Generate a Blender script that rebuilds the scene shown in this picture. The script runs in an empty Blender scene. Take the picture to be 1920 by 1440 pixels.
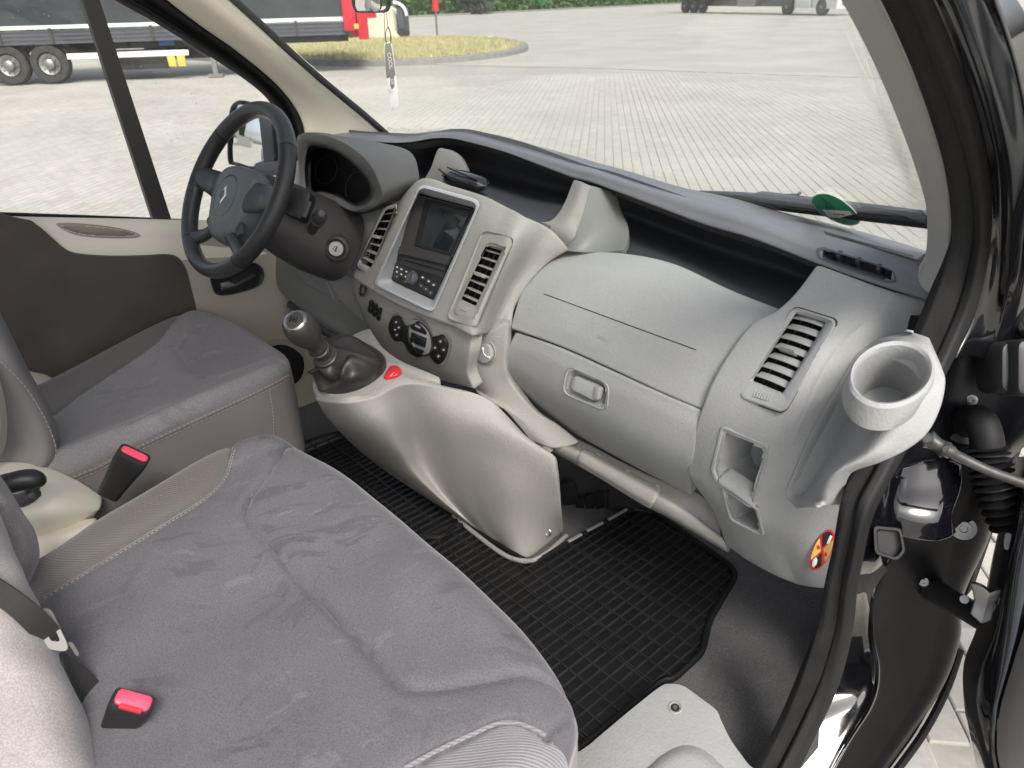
import bpy, bmesh, math, random
from mathutils import Vector, Matrix
from mathutils.bvhtree import BVHTree
V = Vector
rad = math.radians
random.seed(7)
scene = bpy.context.scene
COL = scene.collection

# ------------------------------------------------------------------ camera, sky, sun, exposure
# vehicle axes: +x towards the passenger side, +y forward, +z up, z = 0 on the paving
FOC, CX, CY = 1400.0, 960.0, 720.0
CAM = V((1.08, 0.0, 1.65))
_y, _p, _r = rad(49.0), rad(27.5), rad(1.5)
_h = V((-math.sin(_y), math.cos(_y), 0)); _rt = V((math.cos(_y), math.sin(_y), 0)); _up = V((0, 0, 1))
FW = _h*math.cos(_p) - _up*math.sin(_p)
_u = _h*math.sin(_p) + _up*math.cos(_p)
RT = _rt*math.cos(_r) - _u*math.sin(_r)
UP = _u*math.cos(_r) + _rt*math.sin(_r)
cd = bpy.data.cameras.new('camera'); cam = bpy.data.objects.new('camera', cd); COL.objects.link(cam)
cd.sensor_width = 36.0; cd.lens = 36.0*FOC/1920.0; cd.clip_start = 0.02; cd.clip_end = 1500
m = Matrix.Identity(4)
for i in range(3):
    m[i][0] = RT[i]; m[i][1] = UP[i]; m[i][2] = -FW[i]; m[i][3] = CAM[i]
cam.matrix_world = m
cd.dof.use_dof = True; cd.dof.focus_distance = 1.35; cd.dof.aperture_fstop = 9.0
scene.camera = cam

SUN_EL, SUN_AZ = 48.0, 112.0      # azimuth from +y towards +x
world = bpy.data.worlds.new('World'); scene.world = world; world.use_nodes = True
wn = world.node_tree; bg = wn.nodes['Background']
sky = wn.nodes.new('ShaderNodeTexSky'); sky.sky_type = 'NISHITA'; sky.sun_disc = False
sky.sun_elevation = rad(SUN_EL); sky.sun_rotation = rad(SUN_AZ)
sky.air_density = 0.8; sky.dust_density = 4.0; sky.ozone_density = 0.6; sky.altitude = 0
hsv = wn.nodes.new('ShaderNodeHueSaturation'); hsv.inputs['Saturation'].default_value = 0.45
wn.links.new(sky.outputs[0], hsv.inputs['Color']); wn.links.new(hsv.outputs[0], bg.inputs['Color'])
bg.inputs['Strength'].default_value = 0.13
sl = bpy.data.lights.new('sun', 'SUN'); sl.energy = 1.5; sl.angle = rad(18); sl.color = (1.0, 0.955, 0.88)
so = bpy.data.objects.new('sun', sl); COL.objects.link(so)
_sd = V((math.sin(rad(SUN_AZ))*math.cos(rad(SUN_EL)), math.cos(rad(SUN_AZ))*math.cos(rad(SUN_EL)), math.sin(rad(SUN_EL))))
so.rotation_euler = _sd.to_track_quat('Z', 'Y').to_euler(); so.location = (4, -3, 8)
vs = scene.view_settings
vs.view_transform = 'Standard'; vs.look = 'None'; vs.exposure = 0.95; vs.gamma = 1.0; vs.use_curve_mapping = False
scene.render.engine = 'CYCLES'

# ------------------------------------------------------------------ maths helpers
def ray(px, py):
    return RT*((px-CX)/FOC) - UP*((py-CY)/FOC) + FW
def P(px, py, d=None, x=None, y=None, z=None):
    """the point of the place seen at a photograph pixel, fixed by its depth or one world coordinate"""
    v = ray(px, py)
    if d is not None: t = d
    elif x is not None: t = (x-CAM.x)/v.x
    elif y is not None: t = (y-CAM.y)/v.y
    else: t = (z-CAM.z)/v.z
    return CAM + v*t
def proj(p):
    q = p-CAM; z = q.dot(FW)
    return CX+FOC*q.dot(RT)/z, CY-FOC*q.dot(UP)/z
class PL:
    """a plane of the place: call it with a pixel and a height above the plane"""
    def __init__(s, p0, n):
        s.p0 = p0.copy(); s.n = n.normalized()
        if s.n.dot(CAM-p0) < 0: s.n = -s.n
    def __call__(s, px, py, h=0.0):
        v = ray(px, py); t = ((s.p0+s.n*h)-CAM).dot(s.n)/v.dot(s.n)
        return CAM+v*t
def PL3(a, b, c): return PL(a, (b-a).cross(c-a))
def cr(p, t):
    n = len(p)
    if n == 1: return p[0].copy()
    i = min(int(math.floor(t)), n-2); f = t-i
    a, b = p[i], p[i+1]
    if n == 2: return a.lerp(b, f)
    m0 = (p[i+1]-p[i-1])*0.5 if i > 0 else (b-a)
    m1 = (p[i+2]-p[i])*0.5 if i+2 < n else (b-a)
    f2 = f*f; f3 = f2*f
    return a*(2*f3-3*f2+1) + m0*(f3-2*f2+f) + b*(-2*f3+3*f2) + m1*(f3-f2)
def crn(pts, n, closed=False):
    if closed:
        k = len(pts); q = [pts[-1]]+list(pts)+[pts[0], pts[1]]
        return [cr(q, 1+k*i/n) for i in range(n)]
    k = len(pts)-1
    return [cr(pts, k*i/(n-1)) for i in range(n)]
def rq(c, r, k=5):
    """closed outline with rounded corners from 2-D or 3-D corner points"""
    out = []; n = len(c)
    c = [V(q) for q in c]
    for i in range(n):
        a, b, d = c[i-1], c[i], c[(i+1) % n]
        ri = r[i] if isinstance(r, (list, tuple)) else r
        e1 = (a-b); e2 = (d-b)
        r1 = min(ri, e1.length*0.49); r2 = min(ri, e2.length*0.49)
        s = b+e1.normalized()*r1; t = b+e2.normalized()*r2
        for j in range(k+1):
            f = j/k
            out.append(s*(1-f)*(1-f)+b*2*f*(1-f)+t*f*f)
    return out
def ell(cx, cy, rx, ry, ang=0, n=28):
    a = rad(ang); o = []
    for i in range(n):
        t = 2*math.pi*i/n; x = rx*math.cos(t); y = ry*math.sin(t)
        o.append(V((cx+x*math.cos(a)-y*math.sin(a), cy+x*math.sin(a)+y*math.cos(a))))
    return o
def inpoly(x, y, poly):
    r = False; n = len(poly); j = n-1
    for i in range(n):
        xi, yi = poly[i][0], poly[i][1]; xj, yj = poly[j][0], poly[j][1]
        if (yi > y) != (yj > y) and x < (xj-xi)*(y-yi)/(yj-yi)+xi: r = not r
        j = i
    return r

# ------------------------------------------------------------------ object helpers
def tag(o, label=None, cat=None, group=None, kind=None):
    if label: o['label'] = label
    if cat: o['category'] = cat
    if group: o['group'] = group
    if kind: o['kind'] = kind
    return o
def thing(name, loc, label, cat, group=None):
    o = bpy.data.objects.new(name, None); COL.objects.link(o); o.location = loc; o.empty_display_size = 0.05
    return tag(o, label, cat, group)
def wloc(o):
    p = o.location.copy(); q = o.parent
    return p
def adopt(o, parent):
    if parent is not None:
        o.parent = parent
        o.matrix_parent_inverse = base_of(parent).inverted()
    return o
def base_of(o):
    mloc = Matrix.Translation(o.location)
    if o.parent is not None: return base_of(o.parent) @ o.matrix_parent_inverse @ mloc
    return mloc
def mesh_obj(name, verts, faces, mat, parent=None, sharp=38, smooth=True, mats=None, fmat=None):
    me = bpy.data.meshes.new(name)
    me.from_pydata([tuple(v) for v in verts], [], faces)
    me.validate(); 
    bm = bmesh.new(); bm.from_mesh(me); bmesh.ops.recalc_face_normals(bm, faces=bm.faces) if False else None
    bm.free()
    if smooth:
        me.shade_smooth(); me.set_sharp_from_angle(angle=rad(sharp))
    me.materials.append(mat)
    if mats:
        for mm in mats: me.materials.append(mm)
        for i, p in enumerate(me.polygons): p.material_index = fmat[i]
    me.update()
    o = bpy.data.objects.new(name, me); COL.objects.link(o)
    adopt(o, parent)
    return o
def fixn(o):
    bm = bmesh.new(); bm.from_mesh(o.data); bmesh.ops.recalc_face_normals(bm, faces=bm.faces); bm.to_mesh(o.data); bm.free(); return o
class MB:
    """collects pieces of one part"""
    def __init__(s): s.v = []; s.f = []
    def add(s, verts, faces):
        b = len(s.v); s.v += [V(q) for q in verts]; s.f += [tuple(i+b for i in f) for f in faces]; return s
    def loft(s, rings, closed=True, cap0=False, cap1=False):
        n = len(rings[0]); vs_ = [q for r in rings for q in r]; fs = []
        for i in range(len(rings)-1):
            for j in range(n if closed else n-1):
                k = (j+1) % n
                fs.append((i*n+j, i*n+k, (i+1)*n+k, (i+1)*n+j))
        if cap0: fs.append(tuple(range(n-1, -1, -1)))
        if cap1: fs.append(tuple((len(rings)-1)*n+j for j in range(n)))
        return s.add(vs_, fs)
    def tube(s, pts, r, n=10, closed=False, caps=True, squash=None):
        rings = []; k = len(pts); prev = None
        for i, p in enumerate(pts):
            if closed: t = pts[(i+1) % k]-pts[i-1]
            else: t = pts[min(i+1, k-1)]-pts[max(i-1, 0)]
            t = t.normalized() if t.length > 1e-9 else V((0, 0, 1))
            if prev is None:
                a = V((0, 0, 1)) if abs(t.z) < 0.9 else V((1, 0, 0))
                u = t.cross(a).normalized()
            else:
                u = (prev-t*prev.dot(t)).normalized()
            prev = u; w = t.cross(u)
            ri = r[i] if isinstance(r, (list, tuple)) else r
            rings.append([p+u*(ri*math.cos(2*math.pi*j/n))+w*(ri*math.sin(2*math.pi*j/n)) for j in range(n)])
        if closed: rings.append(rings[0])
        return s.loft(rings, True, caps and not closed, caps and not closed)
    def box(s, c, ax, hs, bev=0.0):
        """box with axes ax (3 unit vectors), half sizes hs; chamfered edges when bev > 0"""
        if bev <= 0:
            vs_ = [c+ax[0]*(hs[0]*i)+ax[1]*(hs[1]*j)+ax[2]*(hs[2]*k) for i in (-1, 1) for j in (-1, 1) for k in (-1, 1)]
            return s.add(vs_, [(0, 1, 3, 2), (4, 6, 7, 5), (0, 4, 5, 1), (2, 3, 7, 6), (0, 2, 6, 4), (1, 5, 7, 3)])
        def ring(dx, dy, z):
            cs = [c+ax[0]*(hs[0]-dx)*a+ax[1]*(hs[1]-dy)*b+ax[2]*z for a, b in ((-1, -1), (1, -1), (1, 1), (-1, 1))]
            return rq(cs, bev, 3)
        return s.loft([ring(bev*.8, bev*.8, -hs[2]), ring(bev*.25, bev*.25, -hs[2]+bev*.25), ring(0, 0, -hs[2]+bev), ring(0, 0, hs[2]-bev), ring(bev*.25, bev*.25, hs[2]-bev*.25), ring(bev*.8, bev*.8, hs[2])], True, True, True)
    def lathe(s, o, axis, prof, n=28, cap0=True, cap1=True, u=None):
        a = axis.normalized(); u = u or a.cross(V((0, 0, 1)) if abs(a.z) < .9 else V((1, 0, 0))).normalized(); w = a.cross(u)
        rings = [[o+a*h+u*(r*math.cos(2*math.pi*j/n))+w*(r*math.sin(2*math.pi*j/n)) for j in range(n)] for h, r in prof]
        return s.loft(rings, True, cap0, cap1)
    def build(s, name, mat, parent=None, sharp=38, smooth=True):
        o = mesh_obj(name, s.v, s.f, mat, parent, sharp, smooth); fixn(o); 
        if smooth: o.data.shade_smooth(); o.data.set_sharp_from_angle(angle=rad(sharp))
        return o
def inset(ring, b):
    c = sum(ring, V((0, 0, 0)))/len(ring)
    out = []
    for q in ring:
        d = c-q; L = d.length
        out.append(q+d*(min(b, L*.9)/L) if L > 1e-9 else q.copy())
    return out
def slab(name, pl, outline, h0, h1, mat, parent, b=0.0015, mb=None):
    lo = [pl(q[0], q[1], h0) for q in outline]; n = pl.n
    base = [q+n*0 for q in lo]
    r1 = [q+n*(h1-h0-b) for q in lo]; r2 = [q+n*(b*.7) for q in inset(r1, b*.3)]; r3 = [q+n*b for q in inset(r1, b)]
    M = mb or MB()
    M.loft([base, r1, r2, r3], True, False, True)
    return M if mb else M.build(name, mat, parent)
def loftpx(name, pl, steps, mat, parent, cap=False):
    """steps: (outline, height above the plane); outlines share their count"""
    return MB().loft([[pl(q[0], q[1], h) for q in o] for o, h in steps], True, False, cap).build(name, mat, parent)
class Grid:
    """smooth panel through rows of control points, with a rounded turned-in border"""
    def __init__(s, rows, nu=40, nv=40, us=None, vs_=None):
        s.us = us or [i/(nu-1) for i in range(nu)]; s.vs = vs_ or [i/(nv-1) for i in range(nv)]
        nr = len(rows); nc = len(rows[0])
        s.p = []
        for v in s.vs:
            line = [cr([rows[r][c] for r in range(nr)], v*(nr-1)) for c in range(nc)]
            s.p.append([cr(line, u*(nc-1)) for u in s.us])
        s.normals()
    def normals(s):
        R, C = len(s.p), len(s.p[0]); s.n = []
        for i in range(R):
            row = []
            for j in range(C):
                a = s.p[min(i+1, R-1)][j]-s.p[max(i-1, 0)][j]; b = s.p[i][min(j+1, C-1)]-s.p[i][max(j-1, 0)]
                n = a.cross(b)
                n = n.normalized() if n.length > 1e-12 else V((0, 0, 1))
                row.append(n)
            s.n.append(row)
        m_ = s.n[R//2][C//2]
        if m_.dot(CAM-s.p[R//2][C//2]) < 0:
            s.n = [[-q for q in r] for r in s.n]
    def deform(s, fn):
        s.p = [[s.p[i][j]+s.n[i][j]*fn(s.us[j], s.vs[i], s.p[i][j]) for j in range(len(s.us))] for i in range(len(s.vs))]
        s.normals()
    def bvh(s):
        R, C = len(s.p), len(s.p[0])
        return BVHTree.FromPolygons([q for r in s.p for q in r], [(i*C+j, i*C+j+1, (i+1)*C+j+1, (i+1)*C+j) for i in range(R-1) for j in range(C-1)])
    def build(s, name, mat, parent, lip=0.004, depth=0.02, holes=(), sharp=45, sides='tblr'):
        R, C = len(s.p), len(s.p[0])
        verts = [q for r in s.p for q in r]
        faces = [(i*C+j, i*C+j+1, (i+1)*C+j+1, (i+1)*C+j) for i in range(R-1) for j in range(C-1)]
        if holes:
            ins = []
            for q in verts:
                x, y = proj(q); ins.append([inpoly(x, y, h) for h in holes])
            faces = [f for f in faces if not any(all(ins[v][k] for v in f) for k in range(len(holes)))]
        bd = [(0, j) for j in range(C)]+[(i, C-1) for i in range(1, R)]+[(R-1, j) for j in range(C-2, -1, -1)]+[(i, 0) for i in range(R-2, 0, -1)]
        nb = len(bd); prev = [i*C+j for i, j in bd]
        outd = []
        for k, (i, j) in enumerate(bd):
            t = s.p[bd[(k+1) % nb][0]][bd[(k+1) % nb][1]]-s.p[bd[k-1][0]][bd[k-1][1]]
            o = t.cross(s.n[i][j]); o = o.normalized() if o.length > 1e-9 else V((0, 0, 0))
            inner = s.p[min(max(i, 1), R-2)][min(max(j, 1), C-2)]
            if o.dot(s.p[i][j]-inner) < 0: o = -o
            outd.append(o)
        for (a, d) in ((.5, .13), (.87, .5), (1, 1), (1, 1+depth/lip)):
            b0 = len(verts)
            for k, (i, j) in enumerate(bd): verts.append(s.p[i][j]+outd[k]*(lip*a)-s.n[i][j]*(lip*d))
            for k in range(nb):
                k2 = (k+1) % nb
                faces.append((prev[k], prev[k2], b0+k2, b0+k))
            prev = list(range(b0, b0+nb))
        o = mesh_obj(name, verts, faces, mat, parent, sharp); fixn(o); o.data.shade_smooth(); o.data.set_sharp_from_angle(angle=rad(sharp))
        return o
def caster(tree):
    def f(px, py, off=0.0, away=None):
        d = ray(px, py).normalized(); h = tree.ray_cast(CAM, d)
        if h[0] is None:
            h2 = tree.find_nearest(CAM+d*(away or 1.2))
            n = h2[1]; 
            if n.dot(d) > 0: n = -n
            return h2[0]+n*off
        n = h[1]
        if n.dot(d) > 0: n = -n
        return h[0]+n*off
    return f
def obj_tree(o):
    M = base_of(o.parent) @ o.matrix_parent_inverse if o.parent else Matrix.Identity(4)
    return BVHTree.FromPolygons([M @ v.co for v in o.data.vertices], [tuple(p.vertices) for p in o.data.polygons])
def pxline(pts, n, closed=False):
    return crn([V((q[0], q[1], 0)) for q in pts], n, closed)

def sc2(o_, fx, fy, c=None):
    c = c or sum(o_, V((0, 0)))/len(o_)
    return [V(((q.x-c.x)*fx+c.x, (q.y-c.y)*fy+c.y)) for q in o_]

# ------------------------------------------------------------------ materials
def nodes(name):
    mt = bpy.data.materials.new(name); mt.use_nodes = True
    return mt, mt.node_tree.nodes, mt.node_tree.links, mt.node_tree.nodes['Principled BSDF']
def lin(c):
    return tuple(((q/255)/12.92 if q/255 <= .04045 else ((q/255+.055)/1.055)**2.4) for q in c)
def mk(name, col, rough=.5, metal=0, grain=0, gscale=600, bump=.0003, var=.06, vscale=6, coat=0, spec=.5, sheen=0, kind='noise', trans=0, emis=None, scuff=0):
    """procedural material: base colour with slow and fine variation, fine relief, uneven gloss"""
    mt, N, L, b = nodes(name)
    tc = N.new('ShaderNodeTexCoord')
    n1 = N.new('ShaderNodeTexNoise'); n1.inputs['Scale'].default_value = vscale; n1.inputs['Detail'].default_value = 5
    L.new(tc.outputs['Object'], n1.inputs['Vector'])
    r = N.new('ShaderNodeMapRange'); r.inputs['From Min'].default_value = .25; r.inputs['From Max'].default_value = .75
    r.inputs['To Min'].default_value = 1-var; r.inputs['To Max'].default_value = 1+var
    L.new(n1.outputs['Fac'], r.inputs['Value'])
    mx = N.new('ShaderNodeVectorMath'); mx.operation = 'SCALE'; mx.inputs[0].default_value = col
    if scuff:
        mpp = N.new('ShaderNodeMapping'); mpp.inputs['Scale'].default_value = (9, 9, 160); mpp.inputs['Rotation'].default_value = (.3, .5, .2); L.new(tc.outputs['Object'], mpp.inputs['Vector'])
        sn = N.new('ShaderNodeTexNoise'); sn.inputs['Scale'].default_value = 3; sn.inputs['Detail'].default_value = 2; L.new(mpp.outputs[0], sn.inputs['Vector'])
        sr = N.new('ShaderNodeMapRange'); sr.inputs['From Min'].default_value = .68; sr.inputs['From Max'].default_value = .74; sr.inputs['To Max'].default_value = scuff; L.new(sn.outputs['Fac'], sr.inputs['Value'])
        ad = N.new('ShaderNodeMath'); L.new(r.outputs[0], ad.inputs[0]); L.new(sr.outputs[0], ad.inputs[1]); L.new(ad.outputs[0], mx.inputs['Scale'])
    else: L.new(r.outputs[0], mx.inputs['Scale'])
    if grain >= .6:
        fn = N.new('ShaderNodeTexNoise'); fn.inputs['Scale'].default_value = gscale; fn.inputs['Detail'].default_value = 3; L.new(tc.outputs['Object'], fn.inputs['Vector'])
        fr_ = N.new('ShaderNodeMapRange'); fr_.inputs['From Min'].default_value = .3; fr_.inputs['From Max'].default_value = .7; fr_.inputs['To Min'].default_value = .97; fr_.inputs['To Max'].default_value = 1.03; L.new(fn.outputs['Fac'], fr_.inputs['Value'])
        mx2 = N.new('ShaderNodeVectorMath'); mx2.operation = 'SCALE'; L.new(mx.outputs[0], mx2.inputs[0]); L.new(fr_.outputs[0], mx2.inputs['Scale']); L.new(mx2.outputs[0], b.inputs['Base Color'])
    else: L.new(mx.outputs[0], b.inputs['Base Color'])
    r2 = N.new('ShaderNodeMapRange'); r2.inputs['To Min'].default_value = max(rough-.08, .02); r2.inputs['To Max'].default_value = min(rough+.08, 1)
    n3 = N.new('ShaderNodeTexNoise'); n3.inputs['Scale'].default_value = vscale*4; n3.inputs['Detail'].default_value = 4
    L.new(tc.outputs['Object'], n3.inputs['Vector']); L.new(n3.outputs['Fac'], r2.inputs['Value']); L.new(r2.outputs[0], b.inputs['Roughness'])
    b.inputs['Metallic'].default_value = metal; b.inputs['Specular IOR Level'].default_value = spec
    b.inputs['Coat Weight'].default_value = coat; b.inputs['Coat Roughness'].default_value = .03
    if sheen: b.inputs['Sheen Weight'].default_value = sheen; b.inputs['Sheen Roughness'].default_value = .4
    if grain:
        if kind == 'noise':
            g = N.new('ShaderNodeTexNoise'); g.inputs['Detail'].default_value = 3
        else:
            g = N.new('ShaderNodeTexVoronoi')
        g.inputs['Scale'].default_value = gscale; L.new(tc.outputs['Object'], g.inputs['Vector'])
        bp = N.new('ShaderNodeBump'); bp.inputs['Strength'].default_value = grain; bp.inputs['Distance'].default_value = bump
        L.new(g.outputs[0], bp.inputs['Height']); L.new(bp.outputs[0], b.inputs['Normal'])
    if emis: b.inputs['Emission Color'].default_value = (*emis[0], 1); b.inputs['Emission Strength'].default_value = emis[1]
    return mt
M = {}
M['dash'] = mk('dash_grey_plastic', (.325, .332, .331), .58, grain=.6, gscale=240, bump=.0014, var=.05, vscale=9, spec=.4, scuff=.06)
M['warm'] = mk('console_warm_grey_plastic', (.312, .303, .285), .72, grain=.6, gscale=240, bump=.0014, var=.07, vscale=8, spec=.22, scuff=.22)
M['pillargrey'] = mk('pillar_pale_grey_plastic', (.36, .355, .35), .6, grain=.3, gscale=500, bump=.0005, var=.04)
M['trimgrey'] = mk('trim_grey_plastic', (.21, .205, .20), .6, grain=.3, gscale=500, bump=.0005, var=.04)
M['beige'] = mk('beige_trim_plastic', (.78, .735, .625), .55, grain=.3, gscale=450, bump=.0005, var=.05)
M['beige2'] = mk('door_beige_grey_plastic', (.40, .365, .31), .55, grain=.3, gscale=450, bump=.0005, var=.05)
M['dark'] = mk('dark_slate_plastic', (.075, .08, .095), .55, grain=.4, gscale=500, bump=.0005, var=.06)
M['tray'] = mk('tray_slate_plastic', (.05, .053, .062), .6, grain=.4, gscale=500, bump=.0005, var=.05)
M['black'] = mk('black_plastic', (.016, .016, .017), .45, grain=.3, gscale=500, bump=.0004, var=.1)
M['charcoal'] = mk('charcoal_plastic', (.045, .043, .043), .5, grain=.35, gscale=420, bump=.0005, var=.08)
M['softblack'] = mk('matt_black_cavity', (.006, .006, .007), .8, var=.1)
M['leather'] = mk('wheel_leather', (.02, .0205, .022), .42, grain=.5, gscale=520, bump=.0007, var=.12, vscale=12, kind='voronoi')
M['leather2'] = mk('wheel_smooth_leather', (.036, .039, .043), .36, grain=.25, gscale=300, bump=.0004, var=.1, vscale=12)
M['airbagpad'] = mk('wheel_hub_plastic', (.11, .123, .13), .48, grain=.35, gscale=420, bump=.0005, var=.08)
M['boot'] = mk('boot_leather', (.034, .0315, .030), .42, grain=.35, gscale=300, bump=.0006, var=.12, vscale=20)
M['silver'] = mk('satin_silver_paint', (.60, .62, .635), .36, metal=.25, grain=.1, gscale=900, bump=.0002, var=.03)
M['silverwhite'] = mk('pale_silver_wall', (.55, .55, .55), .38, metal=.25, var=.04)
M['capchrome'] = mk('dark_chrome', (.32, .32, .32), .15, metal=1, var=.2, vscale=80)
M['chrome'] = mk('chrome', (.8, .8, .8), .12, metal=1, var=.05)
M['steel'] = mk('zinc_steel', (.30, .30, .29), .38, metal=.9, grain=.3, gscale=160, bump=.0006, var=.25, vscale=40)
M['rubber'] = mk('black_rubber', (.011, .011, .0115), .6, spec=.3, grain=.5, gscale=350, bump=.0006, var=.2, vscale=14)
M['fabricseal'] = mk('flocked_seal', (.016, .016, .0165), .9, spec=.2, grain=.9, gscale=300, bump=.0012, var=.25, vscale=30)
M['mat'] = mk('mat_rubber', (.0045, .0045, .005), .5, spec=.35, grain=.4, gscale=300, bump=.0005, var=.25, vscale=10)
M['paint'] = mk('gloss_black_paint', (.004, .004, .006), .09, coat=1, spec=.5, var=.1, grain=.03, gscale=40, bump=.0005)
M['matrib'] = mk('mat_rib_rubber', (.017, .017, .018), .42, var=.35, vscale=20)
M['paintdull'] = mk('low_reflection_black_paint', (.006, .006, .0075), .34, spec=.16, var=.3, vscale=25, grain=.1, gscale=300, bump=.0003)  # same body paint, gloss cut so the pillar mirrors less bright ground
M['red'] = mk('red_plastic', (.62, .03, .045), .35, var=.08, vscale=20)
M['redbtn'] = mk('buckle_red_plastic', (.75, .07, .13), .4, var=.06, vscale=30)
M['white'] = mk('white_print', (.75, .75, .74), .5, var=.03)
M['headliner'] = mk('pale_headliner', (.55, .54, .51), .9, var=.05)
M['knee'] = mk('knee_grey_plastic', (.17, .175, .168), .5, grain=.35, gscale=450, bump=.0005, var=.05)
M['oily'] = mk('oily_steel', (.075, .072, .068), .42, metal=.5, grain=.4, gscale=200, bump=.0006, var=.4, vscale=60)
M['post'] = mk('post_grey_plastic', (.24, .235, .22), .6, grain=.35, gscale=260, bump=.0009, var=.04, spec=.35)
M['hood'] = mk('hood_grey_plastic', (.105, .104, .10), .5, grain=.35, gscale=300, bump=.0008, var=.05, spec=.35)
M['gap'] = mk('dark_gap_shade', (.03, .03, .03), .7, var=.1)  # near-black colour stands in for shade in the gaps between parts
def suede(name, base, wscale=7, strokes=1.0, mark=.7):
    """brushed velour: even pile, soft nap changes and darker finger strokes where the nap lies the other way"""
    mt, N, L, b = nodes(name)
    tc = N.new('ShaderNodeTexCoord')
    def noise(vec, sc_, det=3, ro=.5):
        n = N.new('ShaderNodeTexNoise'); n.inputs['Scale'].default_value = sc_; n.inputs['Detail'].default_value = det; n.inputs['Roughness'].default_value = ro; L.new(vec, n.inputs['Vector']); return n
    def mrange(v, a, c, d, e):
        m_ = N.new('ShaderNodeMapRange'); m_.interpolation_type = 'SMOOTHSTEP'
        for k, q in zip(('From Min', 'From Max', 'To Min', 'To Max'), (a, c, d, e)): m_.inputs[k].default_value = q
        L.new(v, m_.inputs['Value']); return m_.outputs[0]
    def mul(a, c):
        m_ = N.new('ShaderNodeMath'); m_.operation = 'MULTIPLY'; L.new(a, m_.inputs[0]); L.new(c, m_.inputs[1]); return m_.outputs[0]
    w = noise(tc.outputs['Object'], wscale*1.2, 2)
    ad = N.new('ShaderNodeVectorMath'); ad.operation = 'MULTIPLY_ADD'; ad.inputs[1].default_value = (.10, .10, .10); L.new(w.outputs['Color'], ad.inputs[0]); L.new(tc.outputs['Object'], ad.inputs[2])
    soft = mrange(noise(ad.outputs[0], wscale*.6, 4, .55).outputs['Fac'], .3, .7, .90, 1.12)
    out = soft
    for rot, sc_, lo, amp in ((.55, (34, 7, 20), .56, mark), (-.6, (46, 10, 20), .60, mark+.08), (.1, (28, 9, 20), .62, 1.22)):
        mp = N.new('ShaderNodeMapping'); mp.inputs['Rotation'].default_value = (0, 0, rot); L.new(ad.outputs[0], mp.inputs['Vector'])
        mp2 = N.new('ShaderNodeMapping'); mp2.inputs['Scale'].default_value = sc_; L.new(mp.outputs[0], mp2.inputs['Vector'])
        st = mrange(noise(mp2.outputs[0], 1.0, 3, .6).outputs['Fac'], lo, lo+.05, 0, strokes)
        mk_ = mrange(noise(tc.outputs['Object'], wscale*.55+rot, 2).outputs['Fac'], .40, .55, 0, 1)
        f_ = mul(st, mk_); out = mul(out, mrange(f_, 0, 1, 1, amp))
    pile = noise(tc.outputs['Object'], 520, 3, .6)
    out = mul(out, mrange(pile.outputs['Fac'], .3, .7, .80, 1.2))
    sc = N.new('ShaderNodeVectorMath'); sc.operation = 'SCALE'; sc.inputs[0].default_value = base; L.new(out, sc.inputs['Scale']); L.new(sc.outputs[0], b.inputs['Base Color'])
    b.inputs['Roughness'].default_value = .9; b.inputs['Specular IOR Level'].default_value = .12
    b.inputs['Sheen Weight'].default_value = .28; b.inputs['Sheen Roughness'].default_value = .35; b.inputs['Sheen Tint'].default_value = (.85, .85, .9, 1)
    bp = N.new('ShaderNodeBump'); bp.inputs['Strength'].default_value = .5; bp.inputs['Distance'].default_value = .0012; L.new(pile.outputs['Fac'], bp.inputs['Height']); L.new(bp.outputs[0], b.inputs['Normal'])
    return mt
M['suede'] = suede('seat_grey_velour', (.126, .122, .134), 7, .8, .78)
M['suede2'] = suede('driver_seat_velour', (.24, .232, .24), 6, .6, .85)
M['suedelight'] = suede('backrest_pale_velour', (.31, .29, .285), 8, .5, .92)
M['suedemid'] = suede('backrest_mid_velour', (.20, .19, .187), 8, .5, .9)

def ribfab(name, col, axis=1, rot=-48):
    mt, N, L, b = nodes(name); tc = N.new('ShaderNodeTexCoord')
    wv = N.new('ShaderNodeTexWave'); wv.wave_type = 'BANDS'; wv.bands_direction = 'Y' if axis == 1 else 'X'; wv.inputs['Scale'].default_value = 85; wv.inputs['Distortion'].default_value = .6; wv.inputs['Detail'].default_value = 1
    mp = N.new('ShaderNodeMapping'); mp.inputs['Rotation'].default_value = (0, 0, rad(rot)); L.new(tc.outputs['Object'], mp.inputs['Vector']); L.new(mp.outputs[0], wv.inputs['Vector'])
    n = N.new('ShaderNodeTexNoise'); n.inputs['Scale'].default_value = 700; L.new(tc.outputs['Object'], n.inputs['Vector'])
    mm = N.new('ShaderNodeMath'); mm.operation = 'MULTIPLY_ADD'; mm.inputs[1].default_value = .5; L.new(n.outputs['Fac'], mm.inputs[0]); L.new(wv.outputs['Fac'], mm.inputs[2])
    mr = N.new('ShaderNodeMapRange'); mr.inputs['To Min'].default_value = .62; mr.inputs['To Max'].default_value = 1.15; L.new(mm.outputs[0], mr.inputs['Value'])
    sc = N.new('ShaderNodeVectorMath'); sc.operation = 'SCALE'; sc.inputs[0].default_value = col; L.new(mr.outputs[0], sc.inputs['Scale']); L.new(sc.outputs[0], b.inputs['Base Color'])
    b.inputs['Roughness'].default_value = .85; b.inputs['Specular IOR Level'].default_value = .2; b.inputs['Sheen Weight'].default_value = .3
    bp = N.new('ShaderNodeBump'); bp.inputs['Strength'].default_value = .6; bp.inputs['Distance'].default_value = .0012; L.new(mm.outputs[0], bp.inputs['Height']); L.new(bp.outputs[0], b.inputs['Normal'])
    return mt
M['rib'] = ribfab('ribbed_seat_fabric', (.125, .115, .112))
M['rib2'] = ribfab('ribbed_seat_fabric_pale', (.23, .22, .235))
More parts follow.
